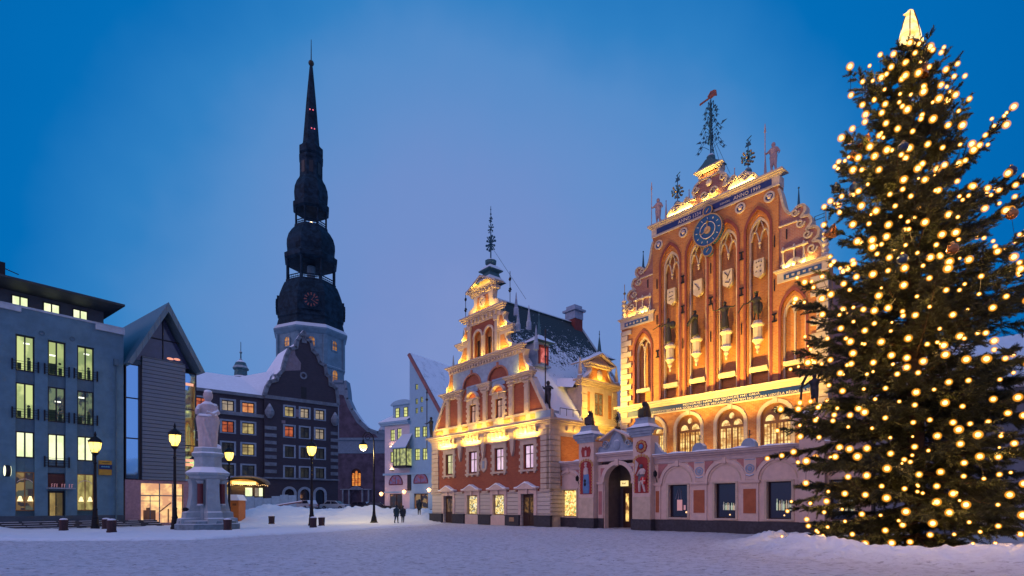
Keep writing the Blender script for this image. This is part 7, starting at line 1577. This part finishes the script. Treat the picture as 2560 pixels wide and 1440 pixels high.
for i, q in enumerate(pts[:300]):
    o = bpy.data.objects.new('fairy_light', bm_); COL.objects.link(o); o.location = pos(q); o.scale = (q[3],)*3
    tag(o, 'small warm glowing bulb of the light chains on the christmas tree', 'light bulb', 'fairy lights on the christmas tree')
k = MB(); k2 = 0
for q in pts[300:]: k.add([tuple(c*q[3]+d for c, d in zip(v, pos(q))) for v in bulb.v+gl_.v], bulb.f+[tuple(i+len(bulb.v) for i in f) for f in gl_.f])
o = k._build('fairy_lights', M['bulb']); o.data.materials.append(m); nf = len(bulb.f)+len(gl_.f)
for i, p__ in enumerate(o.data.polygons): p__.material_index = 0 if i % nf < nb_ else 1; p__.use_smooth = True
tag(o, 'remaining warm bulbs twinkling among the outer boughs of the christmas tree', 'light chain', kind='stuff')
for i, q in enumerate(pts):                                        # what the bulbs shed on the needles and the snow
    if i % 5 == 0:
        l = bpy.data.lights.new('bulb_glow', 'POINT'); l.energy = 15; l.color = (1, .52, .12); l.shadow_soft_size = .06
        lo = bpy.data.objects.new('bulb_glow', l); COL.objects.link(lo); lo.parent = TR; p = pos((q[0], q[1]+.22, q[2])); lo.location = (p[0]-TX, p[1]-TY, p[2])
# dark cable of the chains: sagging from bulb to bulb
ca = MB(); pp3 = sorted(pts, key=lambda q: (round(q[0]/.55), q[2]))
for a_, b_ in zip(pp3[:-1], pp3[1:]):
    if abs(a_[0]-b_[0]) < .6 and abs(a_[2]-b_[2]) < 1.0 and abs(a_[1]-b_[1]) < .9:
        p, q = Vector(pos(a_)), Vector(pos(b_)); ca.tube([p, (p+q)/2-Vector((0, 0, .06)), q], .008, 3)
o = ca._build('light_cable', M['iron']); tag(o, 'thin dark cables of the light chains running over the christmas tree', 'cable', kind='stuff')
print('bulbs', len(pts))
# baubles and bells
def px_on_tree(px, py, push=0.0):
    d = Vector(((px-1280)/FPX, 1, (YH-py)/FPX)); best = None
    for i in range(400):
        t = 12+i*.03; q = Vector((0, 0, EYE))+d*t; r_ = math.hypot(q.x-TX-tlean(q.z), q.y-TY)
        if r_ < prof_r(q.z)+.15: return q
        if best is None or r_ < best[0]: best = (r_, q.copy())
    return best[1]
M['copperball'] = mat('copper_bauble', (.35, .14, .05), .25, .8, bump=0); M['darkball'] = mat('dark_blue_bauble', (.03, .05, .09), .3, .5, bump=0)
for px, py, mm, lb in ((2131, 390, 'copperball', 'round copper bauble on the upper left bough tip'), (2090, 470, 'darkball', 'dark round bauble hanging at the left outline against the sky'), (2258, 368, 'darkball', 'dark round bauble near the middle below the tree top'), (2135, 470, 'darkball', 'dark bauble among twigs just inside the left outline'), (2256, 648, 'darkball', 'dark bauble in the centre of the crown'), (2382, 622, 'copperball', 'copper bauble right of the crown centre'), (2530, 535, 'copperball', 'copper bauble on the right bough tip'), (2528, 428, 'darkball', 'large dark bauble at the end of the long right bough')):
    q = px_on_tree(px, py); t = thing('bauble', lb, 'bauble', q, 0, 'baubles on the christmas tree'); MB().ball((0, 0, 0), .16, 16, 10).build('ball', M[mm], t); MB().lathe([(.05, .15), (.05, .20), (.02, .22)], 0, 0, 8).build('cap', M['gold'], t)
for px, py, lb in ((2165, 350, 'copper bell ornament on the upper left of the tree'), (2310, 172, 'tilted copper bell ornament just below the tree top'), (2080, 575, 'copper bell ornament at the left outline by the gable')):
    q = px_on_tree(px, py); t = thing('bell_ornament', lb, 'bell', q, 0, 'bells on the christmas tree'); t.rotation_euler = (.2, .3, 0); MB().lathe([(.22, -.2), (.19, -.12), (.13, 0), (.1, .12), (.04, .19), (.02, .24)], 0, 0, 14).build('bell', M['copperball'], t); MB().ball((0, 0, -.2), .05, 6, 5).build('clapper', M['gold'], t)
